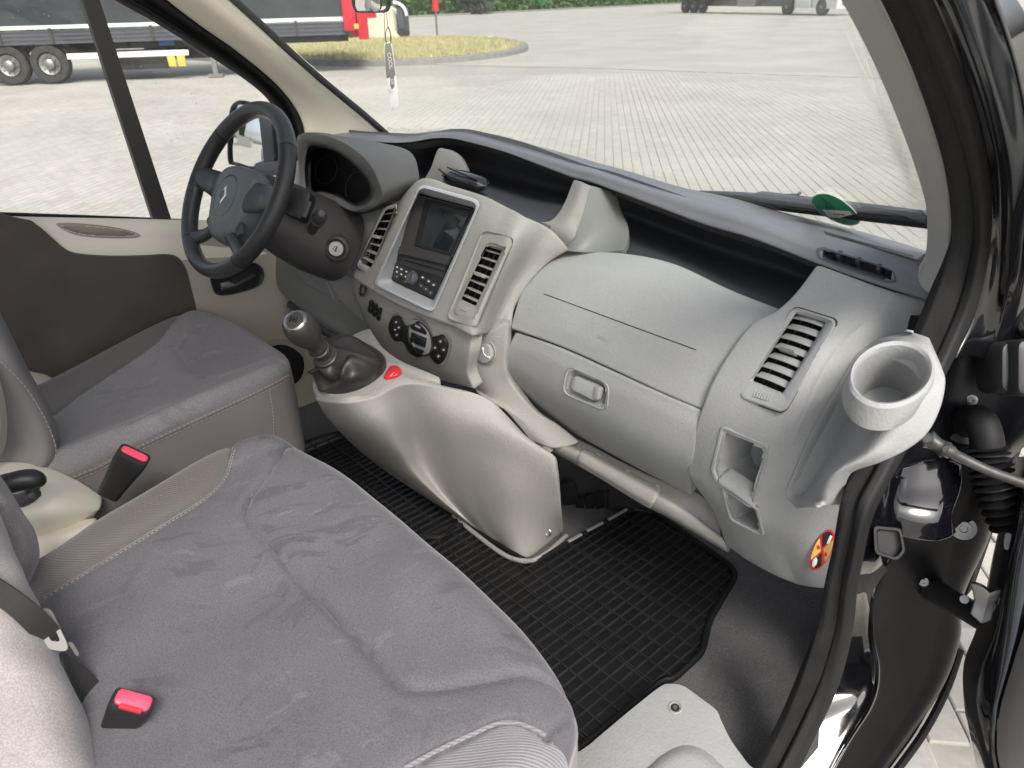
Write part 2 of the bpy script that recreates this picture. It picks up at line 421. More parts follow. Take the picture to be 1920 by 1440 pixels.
M['sidevinyl'] = mk('seat_side_vinyl', (.20, .188, .184), .6, grain=.4, gscale=500, bump=.0006, var=.08, vscale=10)
M['sidevinyl2'] = mk('bench_side_vinyl', (.30, .285, .275), .6, grain=.4, gscale=500, bump=.0006, var=.06, vscale=10)
M['thread'] = mk('pale_thread', (.42, .39, .34), .8, var=.1)
M['doorcloth'] = mk('door_cloth', (.085, .075, .068), .95, grain=.9, gscale=900, bump=.001, var=.18, vscale=7, spec=.15, sheen=.25)
M['belt'] = mk('belt_webbing', (.02, .019, .019), .7, grain=.7, gscale=700, bump=.0008, var=.15, vscale=40)

def carpet():
    mt, N, L, b = nodes('grey_carpet'); tc = N.new('ShaderNodeTexCoord')
    f = N.new('ShaderNodeTexNoise'); f.inputs['Scale'].default_value = 420; f.inputs['Detail'].default_value = 4; f.inputs['Roughness'].default_value = .7; L.new(tc.outputs['Object'], f.inputs['Vector'])
    g = N.new('ShaderNodeTexNoise'); g.inputs['Scale'].default_value = 14; g.inputs['Detail'].default_value = 6; L.new(tc.outputs['Object'], g.inputs['Vector'])
    a = N.new('ShaderNodeMapRange'); a.inputs['From Min'].default_value = .32; a.inputs['From Max'].default_value = .68; a.inputs['To Min'].default_value = .45; a.inputs['To Max'].default_value = 1.5; L.new(f.outputs['Fac'], a.inputs['Value'])
    c = N.new('ShaderNodeMapRange'); c.inputs['From Min'].default_value = .3; c.inputs['From Max'].default_value = .7; c.inputs['To Min'].default_value = .85; c.inputs['To Max'].default_value = 1.15; L.new(g.outputs['Fac'], c.inputs['Value'])
    m1 = N.new('ShaderNodeMath'); m1.operation = 'MULTIPLY'; L.new(a.outputs[0], m1.inputs[0]); L.new(c.outputs[0], m1.inputs[1])
    sc = N.new('ShaderNodeVectorMath'); sc.operation = 'SCALE'; sc.inputs[0].default_value = (.085, .083, .086); L.new(m1.outputs[0], sc.inputs['Scale']); L.new(sc.outputs[0], b.inputs['Base Color'])
    b.inputs['Roughness'].default_value = 1; b.inputs['Specular IOR Level'].default_value = .1; b.inputs['Sheen Weight'].default_value = .12
    bp = N.new('ShaderNodeBump'); bp.inputs['Strength'].default_value = .9; bp.inputs['Distance'].default_value = .003; L.new(f.outputs['Fac'], bp.inputs['Height']); L.new(bp.outputs[0], b.inputs['Normal'])
    return mt
M['carpet'] = carpet()
def padmat():
    """dash pad: moulded fine square grain on its sides"""
    mt, N, L, b = nodes('dash_pad_grained'); tc = N.new('ShaderNodeTexCoord')
    mp = N.new('ShaderNodeMapping'); mp.inputs['Scale'].default_value = (420, 420, 420); L.new(tc.outputs['Object'], mp.inputs['Vector'])
    ck = N.new('ShaderNodeTexVoronoi'); ck.distance = 'CHEBYCHEV'; ck.inputs['Randomness'].default_value = .0; ck.inputs['Scale'].default_value = 1; L.new(mp.outputs[0], ck.inputs['Vector'])
    n = N.new('ShaderNodeTexNoise'); n.inputs['Scale'].default_value = 7; n.inputs['Detail'].default_value = 5; L.new(tc.outputs['Object'], n.inputs['Vector'])
    r = N.new('ShaderNodeMapRange'); r.inputs['To Min'].default_value = .9; r.inputs['To Max'].default_value = 1.1; L.new(n.outputs['Fac'], r.inputs['Value'])
    sc = N.new('ShaderNodeVectorMath'); sc.operation = 'SCALE'; sc.inputs[0].default_value = (.165, .168, .185); L.new(r.outputs[0], sc.inputs['Scale']); L.new(sc.outputs[0], b.inputs['Base Color'])
    b.inputs['Roughness'].default_value = .38
    bp = N.new('ShaderNodeBump'); bp.inputs['Strength'].default_value = .5; bp.inputs['Distance'].default_value = .0008; bp.invert = True; L.new(ck.outputs['Distance'], bp.inputs['Height']); L.new(bp.outputs[0], b.inputs['Normal'])
    return mt
M['pad'] = padmat()
def schlick(N, L, f0=.022):
    lw = N.new('ShaderNodeLayerWeight'); lw.inputs['Blend'].default_value = .5
    pw = N.new('ShaderNodeMath'); pw.operation = 'POWER'; pw.inputs[1].default_value = 5; L.new(lw.outputs['Facing'], pw.inputs[0])
    ma = N.new('ShaderNodeMath'); ma.operation = 'MULTIPLY_ADD'; ma.inputs[1].default_value = 1-f0; ma.inputs[2].default_value = f0; L.new(pw.outputs[0], ma.inputs[0])
    return ma
def glass(name, tint=(.96, .98, .97), refl=1.0, rough=0.0, haze=0):
    mt, N, L, b = nodes(name); N.remove(b); out = N['Material Output']
    t = N.new('ShaderNodeBsdfTransparent'); t.inputs[0].default_value = (*tint, 1)
    g = N.new('ShaderNodeBsdfGlossy'); g.inputs['Roughness'].default_value = rough; g.inputs['Color'].default_value = (refl, refl, refl, 1)
    fr = schlick(N, L)
    mx = N.new('ShaderNodeMixShader'); L.new(fr.outputs[0], mx.inputs[0]); L.new(t.outputs[0], mx.inputs[1]); L.new(g.outputs[0], mx.inputs[2]); L.new(mx.outputs[0], out.inputs['Surface'])
    if haze:
        tl = N.new('ShaderNodeBsdfTranslucent'); tl.inputs[0].default_value = (.8, .78, .74, 1); mz = N.new('ShaderNodeMixShader'); mz.inputs[0].default_value = haze  # pale translucent share puts a hazy veil of light into the pane
        L.new(mx.outputs[0], mz.inputs[1]); L.new(tl.outputs[0], mz.inputs[2]); L.new(mz.outputs[0], out.inputs['Surface'])
    return mt
M['glass'] = glass('window_glass')
M['wsglass'] = glass('windscreen_glass', haze=.022)
def dusty():
    """side window: clear glass with dried splashes"""
    mt, N, L, b = nodes('dusty_window_glass'); out = N['Material Output']
    t = N.new('ShaderNodeBsdfTransparent'); t.inputs[0].default_value = (.97, .98, .98, 1)
    g = N.new('ShaderNodeBsdfGlossy'); g.inputs['Roughness'].default_value = 0
    fr = schlick(N, L)
    mx = N.new('ShaderNodeMixShader'); L.new(fr.outputs[0], mx.inputs[0]); L.new(t.outputs[0], mx.inputs[1]); L.new(g.outputs[0], mx.inputs[2])
    tc = N.new('ShaderNodeTexCoord')
    vo = N.new('ShaderNodeTexVoronoi'); vo.inputs['Scale'].default_value = 55; L.new(tc.outputs['Object'], vo.inputs['Vector'])
    no = N.new('ShaderNodeTexNoise'); no.inputs['Scale'].default_value = 5; no.inputs['Detail'].default_value = 3; L.new(tc.outputs['Object'], no.inputs['Vector'])
    lt = N.new('ShaderNodeMapRange'); lt.inputs['From Min'].default_value = .10; lt.inputs['From Max'].default_value = .03; L.new(vo.outputs['Distance'], lt.inputs['Value'])
    m2 = N.new('ShaderNodeMapRange'); m2.inputs['From Min'].default_value = .52; m2.inputs['From Max'].default_value = .62; m2.inputs['To Max'].default_value = .55; L.new(no.outputs['Fac'], m2.inputs['Value'])
    mu = N.new('ShaderNodeMath'); mu.operation = 'MULTIPLY'; mu.use_clamp = True; L.new(lt.outputs[0], mu.inputs[0]); L.new(m2.outputs[0], mu.inputs[1])
    b.inputs['Base Color'].default_value = (.7, .69, .65, 1); b.inputs['Roughness'].default_value = 1
    m3 = N.new('ShaderNodeMixShader'); L.new(mu.outputs[0], m3.inputs[0]); L.new(mx.outputs[0], m3.inputs[1]); L.new(b.outputs[0], m3.inputs[2]); L.new(m3.outputs[0], out.inputs['Surface'])
    return mt
M['dusty'] = dusty()
M['mirror'] = mk('mirror_glass', (.85, .87, .87), .03, metal=1, var=.01)
M['screen'] = mk('dark_screen_glass', (.02, .025, .028), .1, coat=.6, var=.2)
# outdoors
def ground_mat(name, base, rot, bricks=True):
    mt, N, L, b = nodes(name); tc = N.new('ShaderNodeTexCoord')
    mp = N.new('ShaderNodeMapping'); mp.inputs['Rotation'].default_value = (0, 0, rot); L.new(tc.outputs['Object'], mp.inputs['Vector'])
    n = N.new('ShaderNodeTexNoise'); n.inputs['Scale'].default_value = .45; n.inputs['Detail'].default_value = 7; n.inputs['Roughness'].default_value = .6; L.new(tc.outputs['Object'], n.inputs['Vector'])
    n2 = N.new('ShaderNodeTexNoise'); n2.inputs['Scale'].default_value = 30; n2.inputs['Detail'].default_value = 5; L.new(tc.outputs['Object'], n2.inputs['Vector'])
    rp = N.new('ShaderNodeMapRange'); rp.inputs['From Min'].default_value = .3; rp.inputs['From Max'].default_value = .7; rp.inputs['To Min'].default_value = .86; rp.inputs['To Max'].default_value = 1.1; L.new(n.outputs['Fac'], rp.inputs['Value'])
    rp2 = N.new('ShaderNodeMapRange'); rp2.inputs['To Min'].default_value = .8; rp2.inputs['To Max'].default_value = 1.2; L.new(n2.outputs['Fac'], rp2.inputs['Value'])
    mm = N.new('ShaderNodeMath'); mm.operation = 'MULTIPLY'; L.new(rp.outputs[0], mm.inputs[0]); L.new(rp2.outputs[0], mm.inputs[1])
    last = mm.outputs[0]
    if bricks:
        br = N.new('ShaderNodeTexBrick'); br.inputs['Scale'].default_value = 1; br.inputs['Brick Width'].default_value = .2; br.inputs['Row Height'].default_value = .1; br.inputs['Mortar Size'].default_value = .004
        br.inputs['Color1'].default_value = (1.06, 1.06, 1.06, 1); br.inputs['Color2'].default_value = (.92, .92, .92, 1); br.inputs['Mortar'].default_value = (.62, .6, .56, 1)
        L.new(mp.outputs[0], br.inputs['Vector'])
        m3 = N.new('ShaderNodeMath'); m3.operation = 'MULTIPLY'; L.new(last, m3.inputs[0]); L.new(br.outputs['Color'], m3.inputs[1]); last = m3.outputs[0]
    sc = N.new('ShaderNodeVectorMath'); sc.operation = 'SCALE'; sc.inputs[0].default_value = base; L.new(last, sc.inputs['Scale']); L.new(sc.outputs[0], b.inputs['Base Color'])
    b.inputs['Roughness'].default_value = .9; b.inputs['Specular IOR Level'].default_value = .25
    return mt
PAVE_ANG = rad(42)
M['ground'] = ground_mat('concrete_block_paving', (.455, .432, .382), -(PAVE_ANG+math.pi/2))
M['asphalt'] = ground_mat('pale_concrete_yard', (.435, .412, .368), 0, False)
def paver_mat():
    mt, N, L, b = nodes('paver_concrete'); tc = N.new('ShaderNodeTexCoord'); ge = N.new('ShaderNodeNewGeometry')
    n = N.new('ShaderNodeTexNoise'); n.inputs['Scale'].default_value = .5; n.inputs['Detail'].default_value = 7; L.new(ge.outputs['Position'], n.inputs['Vector'])
    n2 = N.new('ShaderNodeTexNoise'); n2.inputs['Scale'].default_value = 45; n2.inputs['Detail'].default_value = 5; L.new(ge.outputs['Position'], n2.inputs['Vector'])
    a = N.new('ShaderNodeMapRange'); a.inputs['From Min'].default_value = .3; a.inputs['From Max'].default_value = .7; a.inputs['To Min'].default_value = .88; a.inputs['To Max'].default_value = 1.1; L.new(n.outputs['Fac'], a.inputs['Value'])
    c = N.new('ShaderNodeMapRange'); c.inputs['To Min'].default_value = .8; c.inputs['To Max'].default_value = 1.2; L.new(n2.outputs['Fac'], c.inputs['Value'])
    d = N.new('ShaderNodeMapRange'); d.inputs['To Min'].default_value = .955; d.inputs['To Max'].default_value = 1.045; L.new(ge.outputs['Random Per Island'], d.inputs['Value'])
    m1 = N.new('ShaderNodeMath'); m1.operation = 'MULTIPLY'; L.new(a.outputs[0], m1.inputs[0]); L.new(c.outputs[0], m1.inputs[1])
    m2 = N.new('ShaderNodeMath'); m2.operation = 'MULTIPLY'; L.new(m1.outputs[0], m2.inputs[0]); L.new(d.outputs[0], m2.inputs[1])
    sc = N.new('ShaderNodeVectorMath'); sc.operation = 'SCALE'; sc.inputs[0].default_value = (.455, .432, .382); L.new(m2.outputs[0], sc.inputs['Scale']); L.new(sc.outputs[0], b.inputs['Base Color'])
    b.inputs['Roughness'].default_value = .9; b.inputs['Specular IOR Level'].default_value = .25
    return mt
M['paver'] = paver_mat()
M['joint'] = mk('sand_joint', (.385, .365, .32), .95, var=.2, vscale=20)
M['paverred'] = mk('reddish_paver', (.445, .405, .36), .9, var=.12, vscale=8)
M['kerb'] = mk('kerb_concrete', (.24, .235, .225), .9, var=.2, vscale=5)
M['grassdry'] = mk('dry_grass', (.44, .40, .22), .95, var=.4, vscale=6)
M['leaf'] = mk('leaf_green', (.06, .12, .025), .7, var=.5, vscale=3)
M['tarp'] = mk('trailer_dark_curtain', (.03, .036, .04), .5, var=.3, vscale=1.5, grain=.5, gscale=3, bump=.05)
M['tarp2'] = mk('trailer_grey_curtain', (.075, .08, .08), .55, var=.2, vscale=1.5, grain=.6, gscale=2, bump=.08)
M['tyre'] = mk('tyre_rubber', (.035, .034, .033), .8, var=.3, vscale=8)
M['whitepaint'] = mk('white_vehicle_paint', (.72, .72, .70), .35, coat=.4, var=.05)
M['cream'] = mk('cream_vehicle_paint', (.68, .65, .53), .4, var=.06)
M['redpaint'] = mk('red_vehicle_paint', (.55, .02, .035), .35, var=.15)
M['greenpaint'] = mk('green_paint', (.02, .27, .10), .5, var=.2)
M['bluep'] = mk('blue_label', (.05, .12, .3), .5, var=.2)
M['yellowp'] = mk('yellow_plastic', (.55, .45, .10), .6, var=.2)
M['concrete2'] = mk('pale_wall', (.55, .53, .48), .8, var=.1)
M['darkglass'] = mk('cab_glass', (.02, .03, .035), .08, var=.2)
M['bark'] = mk('bark', (.09, .07, .05), .9, var=.3)
# ================================================================== outdoors
def flat(name, pts, z, mat, kind='structure', parent=None):
    o = mesh_obj(name, [V((p[0], p[1], z)) for p in pts], [tuple(range(len(pts)))], mat, parent, smooth=False); fixn(o)
    if kind: o['kind'] = kind
    return o
flat('ground', [(-400, -400), (400, -400), (400, 400), (-400, 400)], -0.014, M['ground'])
# smooth yard beyond the joint line in the paving
SEAM = [(-22, 12.6), (-16.3, 13.5), (-12.45, 14.85), (-6.2, 16.25), (30, 21)]
flat('road', [(-16.3, 13.5), (-12.45, 14.85), (-6.2, 16.25), (30, 24), (380, 380), (-380, 380), (-250, 60), (-34, 19), (-22, 12.6)], -0.006, M['asphalt'])
mbk = MB()
for a, b in zip(SEAM[1:-2], SEAM[2:-1]):
    a = V((*a, 0)); b = V((*b, 0)); t = (b-a).normalized()
    mbk.box((a+b)/2+V((0, 0, -.004)), (t, V((-t.y, t.x, 0)), V((0, 0, 1))), ((b-a).length/2, .035, .006))
tag(mbk.build('drain_joint', M['joint'], smooth=False), kind='structure')
# block paving as single blocks
pd = V((-math.sin(PAVE_ANG), math.cos(PAVE_ANG), 0)); pn = V((pd.y, -pd.x, 0))
WS = [(700, 240), (850, 240), (1120, 310), (1320, 362), (1560, 425), (1735, 480), (1730, 380), (1690, 250), (1640, 140), (1130, 126), (870, 118), (560, 118), (560, 150)]
GAP = [(1840, 880), (1920, 880), (1920, 1440), (1640, 1440), (1740, 1290), (1800, 1150)]
cand = []
for pg in ([(700, 236), (850, 236), (1120, 306), (1320, 358), (1560, 420), (1735, 475), (1738, 380), (1695, 250), (1645, 147), (1130, 131), (870, 123), (640, 130)], GAP):
    flat('paving_bed', [tuple(P(*q, z=0).xy) for q in pg], -0.010, M['joint'])
for i in range(-170, 170):
    for j in range(-90, 90):
        c = pn*(i*.1)+pd*(j*.2+(.1 if i % 2 else 0))
        if c.length > 24 or c.y < .2: continue
        q = c-CAM
        if q.dot(FW) < .4: continue
        x, y = proj(c)
        near = inpoly(x, y, GAP)
        if near or (560 < x < 1760 and 100 < y < 500 and inpoly(x, y, WS)):
            # keep paving on its side of the joint line
            ok = True
            for a, b in zip(SEAM[:-1], SEAM[1:]):
                if a[0] <= c.x <= b[0]:
                    f = (c.x-a[0])/(b[0]-a[0]); ok = c.y < a[1]+(b[1]-a[1])*f-.12
            if ok: cand.append((q.length, near, c, x, y))
cand.sort(key=lambda t: t[0])
paving = tag(thing('paving', (0, 0, 0), None, None), kind='structure')
def paver_geo(c, mb, dz=0, rot=0):
    l, w = .0975, .0475
    d, n = pd, pn
    def rg(s, z): return [c+d*(a*(l-s))+n*(b*(w-s))+V((0, 0, z)) for a, b in ((-1, -1), (1, -1), (1, 1), (-1, 1))]
    mb.loft([rg(0, -.012), rg(0, -.003+dz), rg(.004, dz)], True, False, True)
pm = MB(); paver_geo(V((0, 0, 0)), pm)
pobj = pm.build('paver', M['paver'], None, smooth=False)
pmesh = pobj.data; bpy.data.objects.remove(pobj)
pmr = pmesh.copy(); pmr.materials.clear(); pmr.materials.append(M['paverred'])
rest = MB(); restred = MB()
def isred(x, y): return ((x-1180)/110)**2+((y-172)/28)**2 < 1 and random.random() < .55
for k, (dist, near, c, x, y) in enumerate(cand):
    red = isred(x, y)
    if k < 300:
        o = bpy.data.objects.new('paver', pmr if red else pmesh); COL.objects.link(o); o.location = c+V((0, 0, random.uniform(-.002, .002))); o.rotation_euler = (random.uniform(-.008, .008), random.uniform(-.008, .008), random.uniform(-.01, .01)); o.parent = paving
    else:
        paver_geo(c, restred if red else rest, random.uniform(-.002, .002))
ob = rest.build('paver_field', M['paver'], paving, smooth=False); ob['kind'] = 'stuff'
if restred.v:
    ob = restred.build('reddish_paver_field', M['paverred'], paving, smooth=False); ob['kind'] = 'stuff'
print('pavers', len(cand))
# grass island with kerb
isl = crn([V(q+(0,)) for q in [(-24, 10.2), (-21, 10.9), (-18.0, 12.2), (-17.2, 14.5), (-18.0, 17.2), (-20.2, 19.6), (-24, 21.6), (-28, 21.2), (-36, 17.5), (-38, 14), (-30, 10)]], 90, True)
cen = V((-25, 15.5, 0))
mb = MB(); inn = [q+(cen-q).normalized()*.3 for q in isl]
mb.loft([[q+V((0, 0, -.02)) for q in isl], [q+V((0, 0, .13)) for q in isl], [q+V((0, 0, .15)) for q in [w+(cen-w).normalized()*.02 for w in isl]], [q+V((0, 0, .15)) for q in inn], [q+V((0, 0, .02)) for q in inn]], True)
tag(mb.build('kerb', M['kerb'], sharp=30), kind='structure')
mb = MB(); mb.loft([[q+V((0, 0, .10)) for q in inn], [cen+(q-cen)*.6+V((0, 0, .2)) for q in inn], [cen+(q-cen)*.2+V((0, 0, .22)) for q in inn]], True, False, True)
tag(mb.build('grass_verge', M['grassdry']), kind='structure')
gm = MB(); rg = random.Random(3)
for k in range(26000):
    q = inn[rg.randrange(len(inn))]; f = math.sqrt(rg.random()); p = cen+(q-cen)*f*.99+V((rg.uniform(-.3, .3), rg.uniform(-.3, .3), .1+.1*(1-f)))
    a = rg.uniform(0, 6.28); h = rg.uniform(.05, .17); w = V((math.cos(a), math.sin(a), 0))*rg.uniform(.01, .025); ln = V((rg.uniform(-.06, .06), rg.uniform(-.06, .06), h))
    gm.add([p-w, p+w, p+ln], [(0, 1, 2)])
g1 = mesh_obj('grass', gm.v, gm.f, mk('grass_blades', (.46, .43, .23), .9, var=.45, vscale=4), smooth=False); tag(g1, 'short dry yellow green grass on the traffic island', 'grass', kind='stuff')

# ---- trailers
def trailer(name, origin, d, length, label, s=.87, mats='tarp', wheels=(0, .95, 1.9), guard=True, nwheel=True):
    """curtain-sided trailer: origin = ground point of the first wheel on the near side, d = direction towards its front"""
    t = thing(name, origin, label, 'trailer')
    n = V((d.y, -d.x, 0)); up = V((0, 0, 1))
    if n.dot(CAM-origin) < 0: n = -n
    def at(a, h, o=0): return origin+d*(a*s)+up*(h*s)+n*(o*s)
    x0, x1 = -4.2, length-4.2
    mb = MB(); mb.box(at((x0+x1)/2, 2.75, -1.25), (d, n, up), ((x1-x0)/2*s, 1.24*s, 1.32*s)); mb.build('curtain', M[mats], t)
    mb = MB(); mb.box(at((x0+x1)/2, 1.42, .0), (d, n, up), ((x1-x0)/2*s, .03*s, .045*s)); mb.build('rail', M['white'], t)
    mb = MB(); mb.box(at((x0+x1)/2, 1.17, -.02), (d, n, up), ((x1-x0)/2*s, .03*s, .17*s)); sb = mb.build('side_board', M['dark'], t)
    for k in range(int((x1-x0)/1.3)):
        mb = MB(); mb.box(at(x0+.3+k*1.3, 1.2, .03), (d, n, up), (.035*s, .03*s, .2*s)); mb.build('strap', M['charcoal'], t)
    for hh in (1.10, 1.2, 1.3):
        mb = MB(); mb.box(at((x0+x1)/2, hh, .012), (d, n, up), ((x1-x0)/2*s, .012*s, .015*s)); mb.build('board_rib', M['tray'], t)
    mb = MB(); mb.box(at((x0+x1)/2, .93, -.5), (d, n, up), ((x1-x0)/2*s, .12*s, .12*s)); mb.build('chassis_beam', M['black'], t)
    mb = MB(); mb.box(at(1.9, .8, -.6), (d, n, up), (.5*s, .2*s, .22*s), .04); mb.build('air_tank', M['charcoal'], t)
    mb = MB(); mb.box(at(5.0, .78, -.9), (d, n, up), (1.6*s, .2*s, .3*s), .04); mb.build('spare_carrier', M['black'], t)
    for w in wheels:
        c = at(w*1.36, .5, 0)
        mb = MB(); mb.lathe(c-n*.32*s, n, [(0, .3*s), (0, .46*s), (.03*s, .5*s), (.27*s, .5*s), (.32*s, .46*s), (.315*s, .31*s), (.25*s, .29*s)], 36, False, False); ty = mb.build('wheel', M['tyre'], t)
        mb = MB(); mb.lathe(c-n*.1*s, n, [(0, .3*s), (.06*s, .27*s), (.02*s, .16*s), (.13*s, .13*s), (.16*s, .08*s), (.16*s, .0)], 30, False, False)
        for k in range(10):
            a = k*.628; mb.lathe(c-n*.06*s+(d*math.cos(a)+up*math.sin(a))*.2*s, n, [(0, .02*s), (.05*s, .02*s), (.05*s, 0)], 6, False, False)
        mb.build('rim', M['steel'], ty)
        arc = [c+(d*math.cos(a)+up*math.sin(a))*.58*s for a in [rad(q) for q in range(10, 171, 16)]]
        mb = MB(); mb.loft([[q, q+n*.02*s] if False else [q-n*.25*s, q+n*.02*s] for q in arc], False); mb.build('mudguard', M['charcoal'], t)
    if guard:
        mb = MB(); mb.box(at(3.15, .68, 0), (d, n, up), (1.6*s, .02*s, .07*s)); mb.build('side_guard', M['white'], t)
        mb = MB(); mb.box(at(3.35, .52, -.5), (d, n, up), (.75*s, .3*s, .25*s), .03); mb.build('pallet_box', M['charcoal'], t)
        for k in (0, 1):
            mb = MB(); mb.box(at(4.25+.26*k, .52, -.05), (d, n, up), (.11*s, .06*s, .2*s), .02); mb.build('wheel_chock', M['yellowp'], t)
        mb = MB(); mb.box(at(4.15, .98, -.3), (d, n, up), (.2*s, .01*s, .12*s)); mb.build('blue_plate', M['bluep'], t)
    mb = MB(); mb.box(at(5.35, .5, -.2), (d, n, up), (.07*s, .07*s, .45*s)); mb.box(at(5.35, .04, -.2), (d, n, up), (.2*s, .16*s, .04*s)); mb.build('landing_leg', M['steel'], t)
    return t
w1 = V((-21.34, 3.85, 0)); td = V((.524, .851, 0)).normalized()
trailer('semi_trailer', w1, td, 13.4, 'dark grey curtain-sided trailer with white rail seen through the driver window', wheels=(-.97, 0, .76))
fe = w1+td*8.05; n2 = V((td.y, -td.x, 0))
if n2.dot(CAM-fe) < 0: n2 = -n2
tr = thing('red_truck_cab', fe, 'red truck cab end in front of the dark trailer', 'truck')
for k, (a, o_, w, h0, h1) in enumerate(((.05, .0, .16, .95, 3.6), (.36, .02, .13, .75, 3.6))):
    mb = MB(); mb.box(fe+td*a+n2*o_+V((0, 0, (h0+h1)/2)), (td, n2, V((0, 0, 1))), (w, .12, (h1-h0)/2), .03); mb.build('cab_panel', M['redpaint'], tr)
mb = MB(); mb.box(fe+td*.25-n2*1.1+V((0, 0, 2.2)), (td, n2, V((0, 0, 1))), (.2, 1.0, 1.4), .03); mb.build('cab_rear', M['redpaint'], tr)
mb = MB(); mb.box(fe+td*.2+n2*.14+V((0, 0, 1.05)), (td, n2, V((0, 0, 1))), (.06, .02, .06), .02); mb.build('marker_light', M['yellowp'], tr)
# white low cart
ct = thing('service_cart', P(740, 76, z=0), 'white low service vehicle with red badge beyond the grass island', 'vehicle')
ca = P(655, 78, z=0); cb = P(772, 76, z=0); cdir = (cb-ca).normalized(); cn = V((cdir.y, -cdir.x, 0))
if cn.dot(CAM-ca) < 0: cn = -cn
Lc = (cb-ca).length; ups = V((0, 0, 1))
mb = MB(); mb.box(ca+cdir*Lc*.28+ups*.42, (cdir, cn, ups), (Lc*.27, .5, .14), .05); mb.build('fork_deck', M['whitepaint'], ct)
prof = [(.38, .12), (.38, .62), (.42, 1.15), (.5, 1.35), (.68, 1.35), (.76, 1.2), (.8, .9), (.81, .4), (.88, .2), (.86, .12)]
mb = MB(); mb.loft([[ca+cdir*(Lc*a)+ups*h+cn*o for a, h in prof] for o in (-.55, .5, .56)], True, True, True); mb.build('body', M['cream'], ct)
mb = MB(); mb.box(ca+cdir*Lc*.88+ups*.75-cn*.1, (cdir, cn, ups), (Lc*.05, .45, .55), .08); mb.build('seat_well', M['dark'], ct)
arc = [ca+cdir*(Lc*(.80+.19*math.sin(a)))+ups*(.25+1.25*math.cos(a*.62)) for a in [i*.17 for i in range(10)]]
mb = MB(); mb.tube([q+cn*.4 for q in arc], .07, 8); mb.build('fender_tube', M['whitepaint'], ct)
for a in (.12, .92):
    c = ca+cdir*Lc*a+ups*.26+cn*.35; mb = MB(); mb.lathe(c, cn, [(0, .12), (0, .26), (.2, .26), (.21, .12)], 24); mb.build('wheel', M['tyre'], ct)
mb = MB(); mb.box(ca+cdir*Lc*.47+ups*1.05+cn*.57, (cdir, cn, ups), (.2, .01, .11)); mb.build('badge', M['redpaint'], ct)
# red and white pole
pp = P(820, 72, z=0); po = thing('bollard_pole', pp, 'slim pole with red top beyond the grass island', 'pole')
mb = MB(); mb.lathe(pp, ups, [(0, .04), (1.1, .04)], 10); mb.build('shaft', M['steel'], po)
mb = MB(); mb.lathe(pp+ups*1.1, ups, [(0, .16), (.02, .16), (1.6, .09), (1.6, 0)], 14); mb.build('red_sleeve', M['redpaint'], po)
# lane dashes
for (a, b) in (((1010-220, 78), (830, 70)), ((900, 76), (922, 67)), ((915, 30), (935, 26)), ((1010, 24), (1035, 22)), ((905, 27), (925, 25))):
    A = P(*a, z=.0); B = P(*b, z=.0); t = (B-A).normalized(); q = V((-t.y, t.x, 0))*.12
    o = mesh_obj('lane_marking', [A+q, B+q, B-q, A-q], [(0, 1, 2, 3)], M['white'], smooth=False); o['kind'] = 'structure'
# far trucks
def truck(px0, px1, pyb, label, cab=1, s=1.0, skirt=True, body='whitepaint'):
    a = P(px0, pyb-6 if px1-px0 > 120 else pyb, z=0); b = P(px1, pyb, z=0); t_ = thing('parked_truck', b, label, 'truck', None)
    d = (b-a).normalized(); n = V((d.y, -d.x, 0))
    if n.dot(CAM-a) < 0: n = -n
    Lg = (b-a).length
    def at(x, h, o=0): return a+d*x+ups*h+n*o
    cabl = min(2.3, Lg*.4)
    mb = MB(); prof = [(Lg-cabl, .45), (Lg-cabl, 3.4), (Lg-cabl+.3, 3.7), (Lg-.5, 3.6), (Lg-.1, 2.0), (Lg, 1.3), (Lg, .4)]
    mb.loft([[at(x, h, o) for x, h in prof] for o in (-2.4, 0)], True, True, True); mb.build('cab', M[body], t_)
    mb = MB(); mb.box(at(Lg-cabl*.45, 2.3, .01), (d, n, ups), (cabl*.25, .02, .35), .01); mb.build('side_window', M['darkglass'], t_)
    mb = MB(); mb.box(at(Lg+.02, .95, -1.2), (d, n, ups), (.03, .8, .35), .01); mb.build('grille', M['charcoal'], t_)
    mb = MB(); mb.box(at(Lg-.25, 1.0, .01), (d, n, ups), (.22, .02, .12), .01); mb.build('headlight', M['chrome'], t_)
    xs = [Lg-cabl*.62]
    if Lg > 6:
        mb = MB(); mb.box(at((Lg-cabl)/2, 2.6, -1.2), (d, n, ups), ((Lg-cabl)/2-.35, 1.25, 1.35), .05); mb.build('trailer_box', M['tarp'], t_)
        mb = MB(); mb.box(at(Lg-cabl-1.0, .75, -.2), (d, n, ups), (.8, .22, .3), .05); mb.build('fuel_tank', M['whitepaint'], t_)
        mb = MB(); mb.box(at((Lg-cabl)*.55, .8, -.25), (d, n, ups), (1.1, .2, .3), .04); mb.build('side_panel', M['steel'], t_)
        xs += [Lg-cabl-2.6, .6, 1.9, 3.2]
    mb = MB(); mb.box(at(Lg/2, .8, -1.2), (d, n, ups), (Lg/2-.3, .5, .3), .04); mb.build('chassis', M['charcoal'], t_)
    for x in xs:
        c = at(x, .5, -.3); mb = MB(); mb.lathe(c, n, [(0, .2), (0, .5), (.3, .5), (.31, .3)], 24); w = mb.build('wheel', M['tyre'], t_)
        mb = MB(); mb.lathe(c+n*.25, n, [(0, .29), (.03, .25), (.0, .12), (.08, .1), (.08, 0)], 18, False, False); mb.build('rim', M['steel'], w)
    return t_
truck(1275, 1566, 30, 'white articulated truck parked at the far right of the yard')
truck(905, 758, 27, 'white lorry behind the hanging air freshener at the yard edge')
truck(1032, 1090, 15, 'white truck cab facing the yard next to the green bin')
truck(1118, 1122, 12, 'small reddish truck at the far edge of the yard', body='redpaint') if False else None
